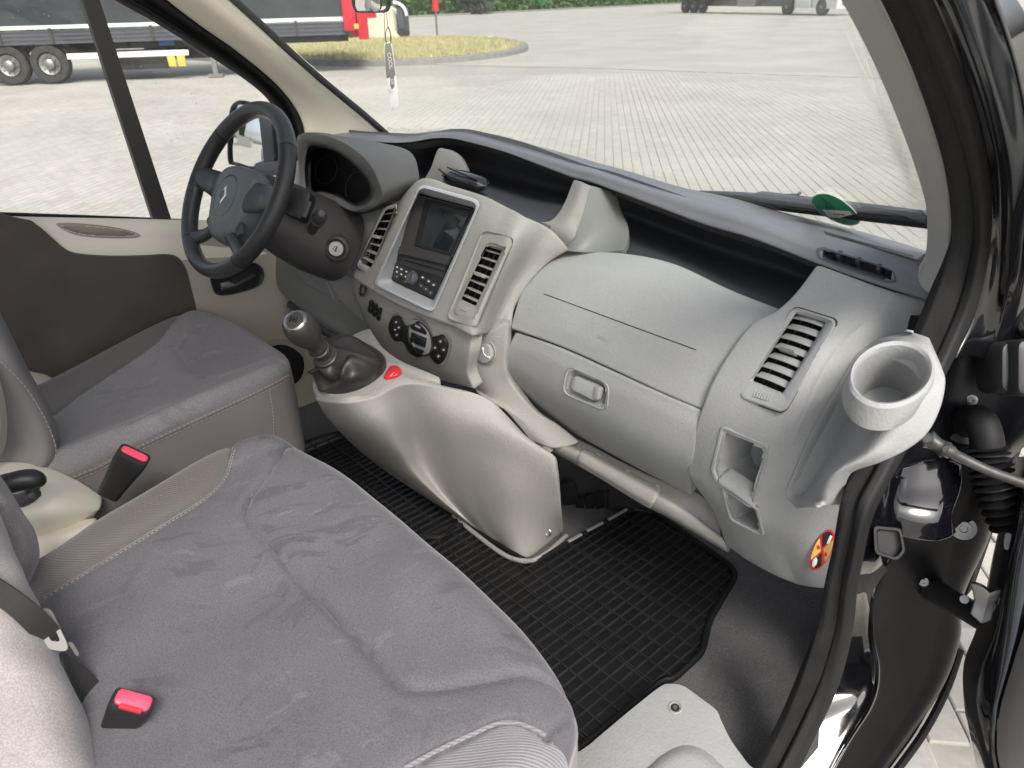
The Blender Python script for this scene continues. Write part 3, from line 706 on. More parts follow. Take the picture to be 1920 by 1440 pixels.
# far row of white vans and green bins, hedge
for k, (px, w, lab) in enumerate(((838, 5, 'tall green container just right of the red topped pole'), (1000, 4, 'green container left of the far white truck cab'))):
    b0 = P(px, 25 if k == 0 else 18, z=0); t_ = thing('green_container', b0, lab, 'container')
    mb = MB(); mb.box(b0+ups*2.2, (V((1, 0, 0)), V((0, 1, 0)), ups), (w*.35, 1, 2.1), .1); mb.build('shell', M['greenpaint'], t_)
    mb = MB(); mb.box(b0+ups*.12, (V((1, 0, 0)), V((0, 1, 0)), ups), (w*.36, 1.05, .12)); mb.build('base', M['kerb'], t_)
b0 = P(765, 14, z=0); bv = thing('parked_van', b0, 'white van parked behind the service vehicle at the yard edge', 'van')
mb = MB(); mb.box(b0+ups*1.6, (V((.78, .62, 0)), V((-.62, .78, 0)), ups), (2.6, 1, 1.1), .25); mb.build('body', M['whitepaint'], bv)
for sx in (-1.6, 1.6):
    mb = MB(); mb.lathe(b0+V((.78, .62, 0))*sx+ups*.35+V((.5, -.75, 0)), V((.62, -.78, 0)), [(0, .35), (.25, .35), (.25, 0)], 18); mb.build('wheel', M['tyre'], bv)
mb = MB(); mb.box(b0+ups*1.9+V((.62, -.78, 0))*1.01, (V((.78, .62, 0)), V((-.62, .78, 0)), ups), (1.2, .02, .35)); mb.build('window', M['darkglass'], bv)
# far kerb and hedge band
ka = P(700, 36, z=0); kb = P(1140, 14, z=0)
mb = MB(); t = (kb-ka).normalized(); mb.box((ka+kb)/2+ups*.07, (t, V((-t.y, t.x, 0)), ups), ((kb-ka).length/2+20, .25, .08), .02); tag(mb.build('far_kerb', M['kerb']), kind='structure')
hm = MB(); rh = random.Random(11); nrm = V((-t.y, t.x, 0))
if nrm.dot(ka-CAM) < 0: nrm = -nrm
Lh = (kb-ka).length+60
for k in range(30000):
    x = rh.uniform(-30, Lh); dd = rh.uniform(1, 9); h = abs(rh.gauss(0, 1))*2.2*(.6+.4*math.sin(x*.35)+.3*math.sin(x*.11+1))
    p = ka+t*x+nrm*dd+ups*max(.05, min(h, 7)); sz = rh.uniform(.12, .35)
    a = V((rh.uniform(-1, 1), rh.uniform(-1, 1), rh.uniform(-1, 1))).normalized()*sz; b = V((rh.uniform(-1, 1), rh.uniform(-1, 1), rh.uniform(-1, 1))).normalized()*sz
    hm.add([p-a, p+b, p+a, p-b], [(0, 1, 2, 3)])
hd = mesh_obj('far_hedge', hm.v, hm.f, M['leaf'], smooth=False); tag(hd, 'green hedge and bushes along the far edge of the yard', 'hedge', kind='stuff')
mb = MB(); mb.box((ka+kb)/2+nrm*11+ups*2.6, (t, nrm, ups), (Lh, 1.2, 2.6)); hb = mb.build('hedge_bank', M['leaf'], smooth=False); hb['kind'] = 'structure'
flat('far_grass', [tuple((ka+t*-60+nrm*.3).xy), tuple((kb+t*60+nrm*.3).xy), tuple((kb+t*60+nrm*40).xy), tuple((ka-t*60+nrm*40).xy)], .03, M['grassdry'])
# ================================================================== van shell
# ---- floor and bulkhead
rows = []
for yv, zr in ((-.35, 0), (.2, 0), (.6, 0), (.9, 0), (1.22, .0), (1.32, .08), (1.40, .30), (1.44, .55)):
    rows.append([V((x, yv, .55+zr+dz)) for x, dz in ((-.80, .03), (-.5, 0), (0, 0), (.4, 0), (.6, .0), (.70, .006), (.755, .025), (.785, .045))])
g = Grid(rows, 60, 60)
rn = random.Random(5)
o = g.build('floor', M['carpet'], None, lip=.003, depth=.02); tag(o, kind='structure')
mb = MB(); mb.box(V((0, 1.46, .82)), (V((1, 0, 0)), V((0, 1, 0)), V((0, 0, 1))), (.82, .02, .28)); tag(mb.build('bulkhead', M['softblack']), kind='structure')

# ---- windscreen
wrows = []
for f in (-.22, 0, .25, .5, .75, 1.0):
    r = []
    for xx, yy, zz in ((-.745, 1.09, 1.335), (-.67, 1.16, 1.325), (-.48, 1.27, 1.30), (-.2, 1.345, 1.285), (.2, 1.345, 1.285), (.48, 1.27, 1.30), (.65, 1.17, 1.325), (.725, 1.10, 1.335)):
        r.append(V((xx*(1-.06*f), yy-.62*f, zz+.56*f)))
    wrows.append(r)
WSG = Grid(wrows, 60, 24)
wst = caster(WSG.bvh())
ws = thing('windscreen', (0, 1.34, 1.28), 'large raked windscreen above the dashboard', 'windscreen')
R_, C_ = len(WSG.p), len(WSG.p[0])
v_ = [q for r in WSG.p for q in r]; v_ += [WSG.p[i][j]-WSG.n[i][j]*.005 for i in range(R_) for j in range(C_)]
f_ = [(i*C_+j, i*C_+j+1, (i+1)*C_+j+1, (i+1)*C_+j) for i in range(R_-1) for j in range(C_-1)]
f_ += [tuple(k+R_*C_ for k in reversed(q)) for q in f_]
mesh_obj('pane', v_, f_, M['wsglass'], ws)
# dark ceramic band along the lower edge
band = [[WSG.p[i][j]+WSG.n[i][j]*.002 for j in range(C_)] for i in (0, 1)]
mb = MB(); mb.loft([[a for a in band[0]], [a.lerp(b, .35) for a, b in zip(*band)]], False); mb.build('ceramic_band', M['softblack'], ws)

# ---- driver side pillar trim
eL = [(255, -50), (315, 0), (380, 50), (440, 92), (500, 140), (540, 180), (566, 220), (576, 252), (580, 275)]
eR = [(370, -50), (425, 0), (480, 50), (530, 97), (585, 146), (630, 184), (668, 215), (704, 246), (725, 265)]
eM = [(318, -50), (372, 0), (432, 50), (488, 95), (545, 143), (590, 182), (622, 216), (645, 248), (655, 270)]
g = Grid([[P(*q, x=-.80) for q in eL], [P(*q, x=-.765)+V((.012, -.01, 0)) for q in eM], [P(*q, x=-.725) for q in eR]], 60, 14)
pt = g.build('pillar_trim', M['beige'], None, lip=.006, depth=.03); tag(pt, 'beige pillar trim between driver door and windscreen', 'pillar trim')
mb = MB(); mb.tube(crn([P(q[0]+9, q[1]-5, x=-.722) for q in eR], 40), .0085, 8); tag(mb.build('windscreen_seal', M['rubber']), 'thin black seal along the beige pillar', 'seal')

# ---- driver door
dd = thing('driver_door', (-.84, .5, .6), 'driver door with beige trim, dark cloth panel and side window', 'door')
cols = [-80, 0, 120, 240, 350, 430, 520, 640]
def drow(y0, x, slope=.02): return [P(c, y0+c*slope, x=x) for c in cols]
card = Grid([drow(405, -.842), drow(407, -.825), drow(424, -.806), drow(440, -.800), drow(470, -.792), drow(520, -.80), drow(600, -.805), drow(700, -.815), drow(800, -.82)], 190, 130)
rc = [V((q.x, q.y)) for q in pxline([(112, 424), (150, 423), (200, 427), (240, 433), (258, 440), (235, 443), (180, 442), (140, 437)], 48, True)]
cardo = card.build('door_card', M['beige'], dd, lip=.003, depth=.02, holes=[sc2(rc, 1.0, 1.0)]); cdh = caster(card.bvh())
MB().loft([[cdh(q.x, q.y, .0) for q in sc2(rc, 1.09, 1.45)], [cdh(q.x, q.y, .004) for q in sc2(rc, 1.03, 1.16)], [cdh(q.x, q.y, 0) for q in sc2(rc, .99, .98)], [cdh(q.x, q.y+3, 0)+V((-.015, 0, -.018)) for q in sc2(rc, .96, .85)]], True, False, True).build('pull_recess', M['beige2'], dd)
DP = PL(V((-.797, 0, 0)), V((1, 0, 0)))
# lower front of the card is a greyer moulding
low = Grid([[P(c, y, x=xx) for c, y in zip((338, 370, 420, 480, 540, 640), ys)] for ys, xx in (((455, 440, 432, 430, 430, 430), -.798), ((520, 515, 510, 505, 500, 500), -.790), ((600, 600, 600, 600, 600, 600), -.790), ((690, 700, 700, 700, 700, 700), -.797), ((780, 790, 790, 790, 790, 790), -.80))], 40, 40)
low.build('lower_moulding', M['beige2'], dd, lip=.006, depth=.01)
cl = [(-60, 409), (42, 410), (69, 421), (94, 442), (122, 466), (149, 475), (208, 479), (270, 478), (312, 476), (333, 482), (347, 501), (356, 530), (362, 555), (367, 577), (361, 597), (340, 650), (300, 720), (200, 740), (120, 722), (87, 703), (45, 692), (21, 671), (-20, 640), (-60, 600)]
cl = [V((q.x, q.y)) for q in pxline(cl, 120, True)]
slab('cloth_panel', DP, cl, .004, .013, M['doorcloth'], dd, b=.006)
# glass, divider, frame and belt seal
GP = PL(V((-.85, 0, 0)), V((1, 0, .0)))
gl = [(-160, 404), (300, 411), (440, 416), (535, 300), (520, 225), (470, 158), (300, 50), (100, -80), (-160, -80)]
mb = MB(); a = [GP(*q, 0) for q in gl]; b = [q-V((.004, 0, 0)) for q in a]; mb.loft([a, b], True, True, True); mb.build('window_glass', M['dusty'], dd, smooth=False)
slab('window_divider', GP, [V(q) for q in [(136, -40), (170, -40), (182, 0), (317, 411), (283, 411), (150, 0)]], -.006, .014, M['charcoal'], dd, b=.003)
fo = [(130, -50), (215, 0), (300, 48), (400, 110), (468, 156), (503, 188), (522, 222), (531, 262), (534, 300), (536, 420)]
fi = [(262, -50), (318, 0), (382, 48), (442, 90), (502, 139), (542, 180), (566, 220), (575, 252), (578, 290), (580, 420)]
def mid(a, b, f): return [(p[0]*(1-f)+q[0]*f, p[1]*(1-f)+q[1]*f) for p, q in zip(a, b)]
g = Grid([[P(*q, x=-.85) for q in fo], [P(*q, x=-.825) for q in mid(fo, fi, .25)], [P(*q, x=-.832) for q in mid(fo, fi, .5)], [P(*q, x=-.805) for q in mid(fo, fi, .72)], [P(*q, x=-.81) for q in fi]], 60, 24)
g.build('window_frame', M['rubber'], dd, lip=.003, depth=.02)
mb = MB(); mb.tube(crn([P(*q, x=-.838) for q in [(-80, 398), (0, 401), (150, 406), (283, 411)]], 20), .004, 8); mb.build('belt_seal', M['rubber'], dd)
mb = MB(); mb.tube(crn([P(*q, x=-.835) for q in [(317, 412), (350, 413), (430, 418)]], 20), .003, 8); mb.build('belt_seal', M['black'], dd)
# handle bezel and lever
hb = [V((q.x, q.y)) for q in pxline([(400, 520), (420, 508), (450, 500), (475, 496), (488, 506), (491, 520), (482, 535), (455, 545), (425, 551), (408, 548), (402, 535)], 48, True)]
HP = PL(V((-.782, 0, 0)), V((1, 0, 0)))
loftpx('handle_bezel', HP, [([V(((q.x-447)*1.1+447, (q.y-524)*1.12+524)) for q in hb], -.002), ([V(((q.x-447)*1.06+447, (q.y-524)*1.06+524)) for q in hb], .006), (hb, .005), ([V(((q.x-447)*.9+447, (q.y-524)*.86+525)) for q in hb], .0)], M['black'], dd, cap=True)
mb = MB(); mb.loft([[HP(q[0], q[1], h) for q in rg] for rg, h in (([(412, 531), (428, 526), (440, 532), (476, 513), (480, 518), (462, 530), (440, 541), (415, 546)], .0), ([(413, 532), (428, 527), (441, 533), (476, 514), (479, 517), (461, 529), (440, 540), (416, 545)], .009), ([(416, 535), (427, 531), (441, 535.5), (474, 516), (476, 517), (460, 527), (440, 537), (419, 542)], .012))], True, True, True)
mb.build('door_handle', M['steel'], dd)
# speaker opening
sp = ell(528, 682, 42, 46, -25, 40)
SP2 = PL(V((-.792, 0, 0)), V((1, 0, 0)))
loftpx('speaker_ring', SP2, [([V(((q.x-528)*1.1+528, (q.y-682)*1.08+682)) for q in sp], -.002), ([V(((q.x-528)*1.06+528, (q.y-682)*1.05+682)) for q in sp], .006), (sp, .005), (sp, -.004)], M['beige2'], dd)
loftpx('speaker_grille', SP2, [(sp, -.003), ([V(((q.x-528)*.6+528, (q.y-682)*.6+682)) for q in sp], .001)], M['softblack'], dd, cap=True)

# ---- door mirror outside the driver window
dm = thing('door_mirror', (-.95, .8, 1.2), 'black door mirror seen through the driver window behind the steering wheel', 'mirror')
MP = PL(P(470, 255, x=-1.02), V((.42, -.90, .115)))
mo = [V((q.x, q.y)) for q in pxline([(427, 300), (428, 228), (433, 200), (443, 190), (456, 188), (480, 194), (510, 205), (522, 240), (526, 290), (515, 316), (478, 320), (440, 310)], 60, True)]
loftpx('housing', MP, [(sc2(mo, .5, .5), -.12), (sc2(mo, .9, .9), -.07), (mo, -.02), (mo, .002), (sc2(mo, .96, .97), .004), (sc2(mo, .90, .93), -.006)], M['black'], dm)
mg = [V((q.x, q.y)) for q in pxline([(431, 302), (433, 235), (438, 206), (450, 196), (470, 200), (489, 212), (494, 250), (499, 303), (480, 312), (450, 308)], 48, True)]
slab('mirror_glass', MP, mg, -.008, -.003, M['mirror'], dm, b=.0005)
slab('inner_cover', MP, [V(q) for q in rq([(490, 208), (514, 212), (521, 300), (501, 308)], 5)], -.012, .001, M['dark'], dm)
mb = MB(); mb.tube(crn([P(486, 318, x=-1.0), P(510, 316, x=-.95), P(545, 312, x=-.86)], 12), [.02]*12, 10); mb.build('arm', M['dark'], dm)
# what the mirror shows: tree and pale hoarding behind the van
tb = V((-9.5, -19, 0)); tt = thing('tree', tb, 'leafy green tree reflected in the door mirror', 'tree')
mb = MB(); mb.tube([tb, tb+V((.1, 0, 1.5)), tb+V((0, .2, 3))], [.25, .2, .12], 10); mb.build('trunk', M['bark'], tt)
lm = MB(); rt_ = random.Random(9)
for k in range(5000):
    c = V((rt_.gauss(0, 1), rt_.gauss(0, 1), rt_.gauss(0, 1))).normalized()*rt_.uniform(.5, 1)**.5; p = tb+V((c.x*2.2, c.y*2.2, 4.4+c.z*2.3))
    a = V((rt_.uniform(-1, 1), rt_.uniform(-1, 1), rt_.uniform(-1, 1))).normalized()*.16; b = V((rt_.uniform(-1, 1), rt_.uniform(-1, 1), rt_.uniform(-1, 1))).normalized()*.12
    lm.add([p-a, p+b, p+a, p-b], [(0, 1, 2, 3)])
mesh_obj('crown', lm.v, lm.f, M['leaf'], tt, smooth=False)
hoard = thing('hoarding', (-7, -14, 0), 'pale hoarding wall reflected in the door mirror', 'wall')
mb = MB(); mb.box(V((-7.5, -14.5, 1.1)), (V((.93, -.37, 0)), V((.37, .93, 0)), V((0, 0, 1))), (3.0, .08, 1.1)); mb.build('panel', M['concrete2'], hoard)
bl = thing('building', (-3.5, -17, 0), 'pale building with windows reflected in the door mirror', 'building')
mb = MB(); mb.box(V((-12.5, -38, 2.4)), (V((.93, -.37, 0)), V((.37, .93, 0)), V((0, 0, 1))), (5, 3, 2.4)); mb.build('wall', M['whitepaint'], bl)
for k in range(6):
    mb = MB(); mb.box(V((-12.5, -38, 2.9))+V((.93, -.37, 0))*(-4+1.6*k)+V((.37, .93, 0))*3.01, (V((.93, -.37, 0)), V((.37, .93, 0)), V((0, 0, 1))), (.5, .03, .7)); mb.build('window', M['darkglass'], bl)

# ---- passenger side pillar trim, seals and painted door aperture
rl = [(1545, -50), (1578, 0), (1640, 120), (1690, 240), (1725, 340), (1738, 400), (1737, 470), (1724, 508)]
rr = [(1622, -50), (1652, 0), (1707, 120), (1748, 230), (1776, 330), (1787, 430), (1777, 500), (1756, 556)]
g = Grid([[P(*q, x=.715) for q in rl], [P(*q, x=.725)+V((0, -.018, 0)) for q in mid(rl, rr, .45)], [P(*q, x=.758) for q in rr], [P(q[0]+10, q[1]+2, x=.72) for q in rr]], 60, 18)
tag(g.build('pillar_trim', M['pillargrey'], None, lip=.002, depth=.01), 'grey pillar trim between windscreen and open passenger door', 'pillar trim')
body = thing('van_body', (.85, .9, .4), 'gloss black painted door aperture and sill of the van', 'van body')
f1 = [(1620, -50), (1652, 0), (1707, 120), (1748, 230), (1776, 330), (1787, 430), (1777, 500), (1757, 562), (1725, 640), (1690, 715), (1650, 790), (1607, 880), (1577, 950), (1560, 1040), (1547, 1100), (1532, 1190), (1503, 1285), (1470, 1365), (1432, 1440), (1395, 1505)]
f2 = [(1668, -50), (1700, 0), (1750, 120), (1790, 230), (1816, 330), (1825, 430), (1815, 510), (1796, 580), (1764, 655), (1728, 725), (1688, 800), (1640, 890), (1606, 960), (1588, 1045), (1576, 1105), (1566, 1185), (1540, 1282), (1507, 1360), (1468, 1440), (1432, 1505)]
f3 = [(1710, -50), (1748, 0), (1798, 120), (1833, 230), (1853, 330), (1858, 430), (1846, 520), (1826, 590), (1794, 660), (1758, 730), (1720, 805), (1672, 895), (1634, 975), (1616, 1055), (1606, 1112), (1598, 1185), (1574, 1280), (1542, 1352), (1500, 1440), (1465, 1505)]
AX = (V((1, 0, 0)), V((0, 1, 0)), V((0, 0, 1)))
mb = MB(); mb.box(V((-.05, -1.0, 1.97)), AX, (.76, 1.62, .02), .015); mb.build('roof', M['headliner'], body)
mb = MB(); mb.box(V((-.86, -1.5, .8)), AX, (.02, 1.1, .35), .015); mb.build('side_wall', M['headliner'], body)
mb = MB(); mb.box(V((.86, -1.72, .8)), AX, (.02, .88, .35), .015); mb.build('side_wall', M['headliner'], body)
mb = MB(); mb.box(V((0, -2.62, .8)), AX, (.84, .02, .35), .015); mb.build('rear_wall', M['headliner'], body)
seal = thing('door_seal', (.79, .8, .6), 'black flocked rubber seal around the passenger door opening', 'seal')
g = Grid([[P(*q, x=.772) for q in f1], [P(*q, x=.775)+V((.004, -.012, 0)) for q in mid(f1, f2, .35)], [P(*q, x=.78)+V((.004, -.012, 0)) for q in mid(f1, f2, .7)], [P(*q, x=.79) for q in f2]], 120, 12)
g.build('seal_lip', M['fabricseal'], seal, lip=.003, depth=.012)
g = Grid([[P(*q, x=.792) for q in mid(f2, f3, .06)], [P(*q, x=.797)+V((.004, -.012, 0)) for q in mid(f2, f3, .5)], [P(*q, x=.806) for q in f3]], 120, 10)
g.build('seal_bulb', M['rubber'], seal, lip=.004, depth=.012)
# painted pillar bands outside the upper seal
p1 = [(1712, -50), (1750, 0), (1800, 120), (1836, 230), (1856, 330), (1860, 430), (1850, 520), (1828, 600), (1795, 670)]
p2 = [(1755, -50), (1792, 0), (1840, 120), (1872, 230), (1890, 330), (1892, 430), (1888, 520), (1872, 600), (1850, 670)]
p3 = [(1803, -50), (1838, 0), (1882, 120), (1906, 230), (1918, 330), (1925, 430), (1925, 520), (1920, 600), (1905, 670)]
p4 = [(1828, -50), (1860, 0), (1897, 120), (1918, 230), (1930, 330), (1945, 430), (1960, 520), (1960, 600), (1950, 670)]
def sh(L_, dx, dy): return [V((q.x+dx, q.y+dy, q.z)) for q in L_]
A1 = [P(*q, x=.806) for q in p1]
g = Grid([A1, sh([P(*q, x=.815) for q in mid(p1, p2, .4)], 0, .012), [P(*q, x=.826) for q in p2], sh([P(*q, x=.832) for q in mid(p2, p3, .3)], 0, -.006), [P(*q, x=.846) for q in p3], [P(*q, x=.852) for q in p4]], 60, 30)
g.build('pillar_panel', M['paint'], body, lip=.003, depth=.03)
# hinge pillar below the mirror foot: dark painted recess
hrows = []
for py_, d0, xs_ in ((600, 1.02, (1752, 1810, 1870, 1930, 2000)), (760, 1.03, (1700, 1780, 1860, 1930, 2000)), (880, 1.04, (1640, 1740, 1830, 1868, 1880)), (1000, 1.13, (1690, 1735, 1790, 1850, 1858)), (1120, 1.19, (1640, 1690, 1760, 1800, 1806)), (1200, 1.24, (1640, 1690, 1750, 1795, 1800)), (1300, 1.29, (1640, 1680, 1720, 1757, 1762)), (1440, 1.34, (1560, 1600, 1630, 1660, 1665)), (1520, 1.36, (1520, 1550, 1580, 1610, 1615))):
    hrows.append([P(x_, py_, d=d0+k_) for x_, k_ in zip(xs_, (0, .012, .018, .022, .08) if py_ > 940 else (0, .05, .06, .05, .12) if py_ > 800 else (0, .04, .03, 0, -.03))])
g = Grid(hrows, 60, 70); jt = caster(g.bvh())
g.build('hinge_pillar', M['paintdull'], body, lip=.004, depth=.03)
# inner step of the pillar running down into the sill tread
s0 = [(1640, 890), (1628, 980), (1612, 1060), (1602, 1120), (1596, 1190), (1570, 1285), (1538, 1360), (1496, 1445), (1460, 1510)]
s1 = [(1690, 892), (1690, 985), (1665, 1060), (1640, 1110), (1640, 1180), (1652, 1250), (1640, 1320), (1600, 1390), (1565, 1445), (1520, 1510)]
s1 = [(1700, 900), (1694, 990), (1668, 1060), (1642, 1110), (1640, 1185), (1652, 1255), (1640, 1320), (1590, 1400), (1530, 1510)]
def zrow(L_, zs): return [P(*q, d=z) for q, z in zip(L_, zs)]
dn = [1.02, 1.06, 1.09, 1.12, 1.14, 1.16, 1.18, 1.20, 1.21]
tn_ = V((.62, -.22, .745)).normalized()-ray(1600, 1340).normalized(); TPL_ = PL(P(1600, 1290, z=.635), tn_)
def blend(L_, dd0, zt):
    out_ = []
    for i, (q, d0) in enumerate(zip(L_, dd0)):
        f = min(1, max(0, (i-2)/2.5)); a = P(*q, d=d0); b = TPL_(q[0], q[1], zt-.64) if zt > .55 else P(*q, z=zt); out_.append(a.lerp(b, f))
    return out_
g = Grid([blend(s0, [q-.03 for q in dn], .640), blend(mid(s0, s1, .3), [q-.025 for q in dn], .6404), blend(mid(s0, s1, .6), [q-.02 for q in dn], .6404), blend(mid(s0, s1, .85), [q-.0 for q in dn], .6396), blend(s1, [q+.03 for q in dn], .632), blend([(a+6, b) for a, b in s1], [q+.12 for q in dn], .50)], 90, 40)
g.build('sill_tread', M['paint'], body, lip=.004, depth=.02); st_t = caster(g.bvh())
# raised facet with sky reflection above the plug
fc = [[P(1690, 876, d=1.11), P(1730, 868, d=1.12), P(1770, 866, d=1.13), P(1800, 870, d=1.14)],
      [P(1680, 915, d=1.06), P(1722, 915, d=1.07), P(1767, 912, d=1.075), P(1798, 910, d=1.09)],
      [P(1668, 955, d=1.01), P(1708, 966, d=1.015), P(1752, 970, d=1.02), P(1782, 962, d=1.04)],
      [P(1685, 975, d=1.02), P(1715, 992, d=1.02), P(1738, 994, d=1.03), P(1762, 987, d=1.06)]]
def mirror_plane(px, py, anchor, r):
    """plane through a point whose polish shows the sky in direction r"""
    return PL(anchor, V(r).normalized()-ray(px, py).normalized())
FPL = mirror_plane(1735, 925, P(1735, 925, d=1.05), (.5, .02, .84))
for r_ in fc[:3]:
    for k_ in range(4):
        x_, y_ = proj(r_[k_]); r_[k_] = FPL(x_, y_)+FPL.n*(.004 if k_ in (1, 2) else 0)
for k_ in range(4): fc[3][k_] = fc[2][k_]+V((.01, -.004, -.03))
Grid(fc, 24, 24).build('striker_facet', M['paint'], body, lip=.006, depth=.05)
# square plug
q0 = P(1666, 1010, d=1.03); QP = PL(q0, (CAM-q0).normalized()*.5+V((.5, -.5, .2)))
pq = rq([(1637, 985), (1690, 990), (1698, 1035), (1682, 1052), (1640, 1038)], 9)
loftpx('plug', QP, [(pq, -.006), (sc2(pq, .97, .97), .004), (sc2(pq, .82, .82), .004), (sc2(pq, .74, .74), -.006)], M['black'], body, cap=True)
# outer sill flange with the rubber strip
o1 = [(1742, 1230), (1722, 1290), (1690, 1350), (1650, 1410), (1610, 1470)]
o2 = [(1790, 1215), (1764, 1290), (1722, 1370), (1672, 1440), (1630, 1500)]
zz = [1.36, 1.38, 1.39, 1.40, 1.41]
g = Grid([zrow(o1, zz), zrow(mid(o1, o2, .5), [q-.01 for q in zz]), zrow(o2, zz), zrow([(a+10, b+6) for a, b in o2], [q+.1 for q in zz])], 40, 14)
g.build('sill_flange', M['paint'], body, lip=.003, depth=.02)
mb = MB(); mb.tube(crn(zrow([(a+10, b+4) for a, b in o2], [q-.01 for q in zz]), 20), .007, 8); mb.build('flange_strip', M['rubber'], body)
# little fixings on the pillar
def bolt(px, py, r, name, mat, parent, t=jt, h=.006):
    c = t(px, py, .001); n = (CAM-c).normalized()*.6+V((.3, -.6, .1)); n.normalize()
    mb = MB(); mb.lathe(c-n*.002, n, [(0, r*1.5), (h*.4, r*1.5), (h*.45, r), (h, r*.95), (h, r*.5), (h*.6, r*.45)], 18, True, True); return mb.build(name, mat, parent)
bolt(1822, 750, .005, 'screw', M['steel'], body)
bolt(1806, 990, .012, 'bolt', M['steel'], body)
bolt(1731, 1090, .005, 'screw', M['steel'], body)

# ---- open passenger door
pdr = thing('passenger_door', (1.25, .9, .5), 'open passenger door, black edge and grey inner trim at the right margin', 'door')
d1 = [(1905, 860), (1880, 960), (1862, 1040), (1850, 1100), (1830, 1180), (1808, 1240), (1806, 1300), (1815, 1370), (1832, 1450), (1850, 1520)]
d2 = [(1935, 860), (1920, 960), (1905, 1040), (1895, 1100), (1880, 1180), (1862, 1260), (1850, 1330), (1856, 1400), (1868, 1460), (1880, 1520)]
d3 = [(1980, 860), (1975, 960), (1960, 1040), (1950, 1100), (1925, 1180), (1895, 1260), (1872, 1330), (1866, 1400), (1876, 1460), (1890, 1520)]
g = Grid([[P(*q, d=1.08) for q in d1], [P(*q, d=1.0) for q in mid(d1, d2, .5)], [P(*q, d=.965) for q in d2], [P(*q, d=.95) for q in d3], [P(q[0]+60, q[1], d=.95) for q in d3], [P(q[0]+700, q[1]-40, d=.9) for q in d3], [P(q[0]+1500, q[1]-120, d=.95) for q in d3]], 50, 34)
g.build('door_edge', M['paint'], pdr, lip=.004, depth=.03)
d4 = [(1925, 1165), (1897, 1255), (1876, 1330), (1870, 1400), (1880, 1460), (1892, 1520)]
g = Grid([[P(*q, d=.935) for q in d4], [P(q[0]+25, q[1], d=.90) for q in d4], [P(q[0]+80, q[1], d=.86) for q in d4], [P(q[0]+160, q[1], d=.84) for q in d4], [P(q[0]+700, q[1]-40, d=.84) for q in d4], [P(q[0]+1500, q[1]-120, d=.9) for q in d4]], 40, 24)
g.build('inner_trim', M['trimgrey'], pdr, lip=.008, depth=.02)
g = Grid([[P(1885, 610, d=.95), P(1930, 590, d=.9), P(2000, 580, d=.86)], [P(1892, 720, d=.95), P(1930, 720, d=.9), P(2000, 720, d=.86)], [P(1895, 870, d=.97), P(1940, 870, d=.92), P(2000, 870, d=.88)]], 20, 20)
# hinges
mb = MB(); c = P(1890, 690, d=.98); mb.box(c, (RT, UP, FW), (.028, .034, .03), .012); mb.box(P(1925, 690, d=.96), (RT, UP, FW), (.03, .036, .028), .01); mb.build('hinge', M['black'], pdr)
g = Grid([[P(1882, 480, d=.95), P(1905, 470, d=.94), P(1945, 460, d=.93)], [P(1880, 540, d=.97), P(1905, 545, d=.96), P(1945, 550, d=.95)], [P(1895, 610, d=.98), P(1912, 625, d=.97), P(1945, 640, d=.96)]], 16, 16)
g.build('hinge_plate', M['paint'], pdr, lip=.004, depth=.02)
c = P(1893, 542, d=.95); nb = (CAM-c).normalized()
mb = MB(); mb.lathe(c-nb*.004, nb, [(0, .016), (.003, .016), (.003, .009), (.012, .009), (.012, 0)], 18); mb.build('hinge_bolt', M['steel'], pdr)
mb = MB(); mb.tube([P(1745, 1105, d=1.2), P(1800, 1135, d=1.15), P(1850, 1165, d=1.1), P(1890, 1190, d=1.06)], [.020, .018, .018, .018], 14); mb.build('hinge', M['black'], pdr)
zp = [[P(1822, 1095, d=1.06), P(1828, 1125, d=1.06), P(1822, 1150, d=1.06)], [P(1845, 1105, d=1.05), P(1850, 1135, d=1.05), P(1848, 1172, d=1.05)], [P(1875, 1132, d=1.04), P(1872, 1150, d=1.04), P(1862, 1172, d=1.04)]]
Grid(zp, 10, 10).build('zinc_bracket', M['steel'], pdr, lip=.002, depth=.006)
c = P(1808, 1124, d=1.1); mb = MB(); mb.lathe(c, (CAM-c).normalized(), [(0, .006), (.01, .006), (.01, 0)], 12); mb.build('hinge_bolt', M['steel'], pdr)

# door check strap
cs = thing('check_strap', P(1740, 826, d=.97), 'oily steel door check strap below the cup holder', 'check strap')
k1 = crn([P(1738, 822, d=.965), P(1755, 832, d=.96), P(1775, 845, d=.955)], 12)
mb = MB(); mb.tube(k1, [.011, .0125, .0115, .0105, .010, .0095, .009, .009, .0095, .0105, .0115, .011], 12); mb.build('link', M['oily'], cs)
mb = MB(); mb.tube(crn([P(1772, 842, d=.952), P(1810, 862, d=.95), P(1860, 885, d=.945), P(1930, 910, d=.94)], 20), [.009]*3+[.0065]*17, 10); mb.build('bar', M['oily'], cs)
for px, py in ((1736, 822), (1775, 843)):
    c = P(px, py, d=.955); mb = MB(); mb.lathe(c, (CAM-c).normalized(), [(0, .009), (.008, .008), (.011, .005), (.011, 0)], 16); mb.build('rivet', M['oily'], cs)
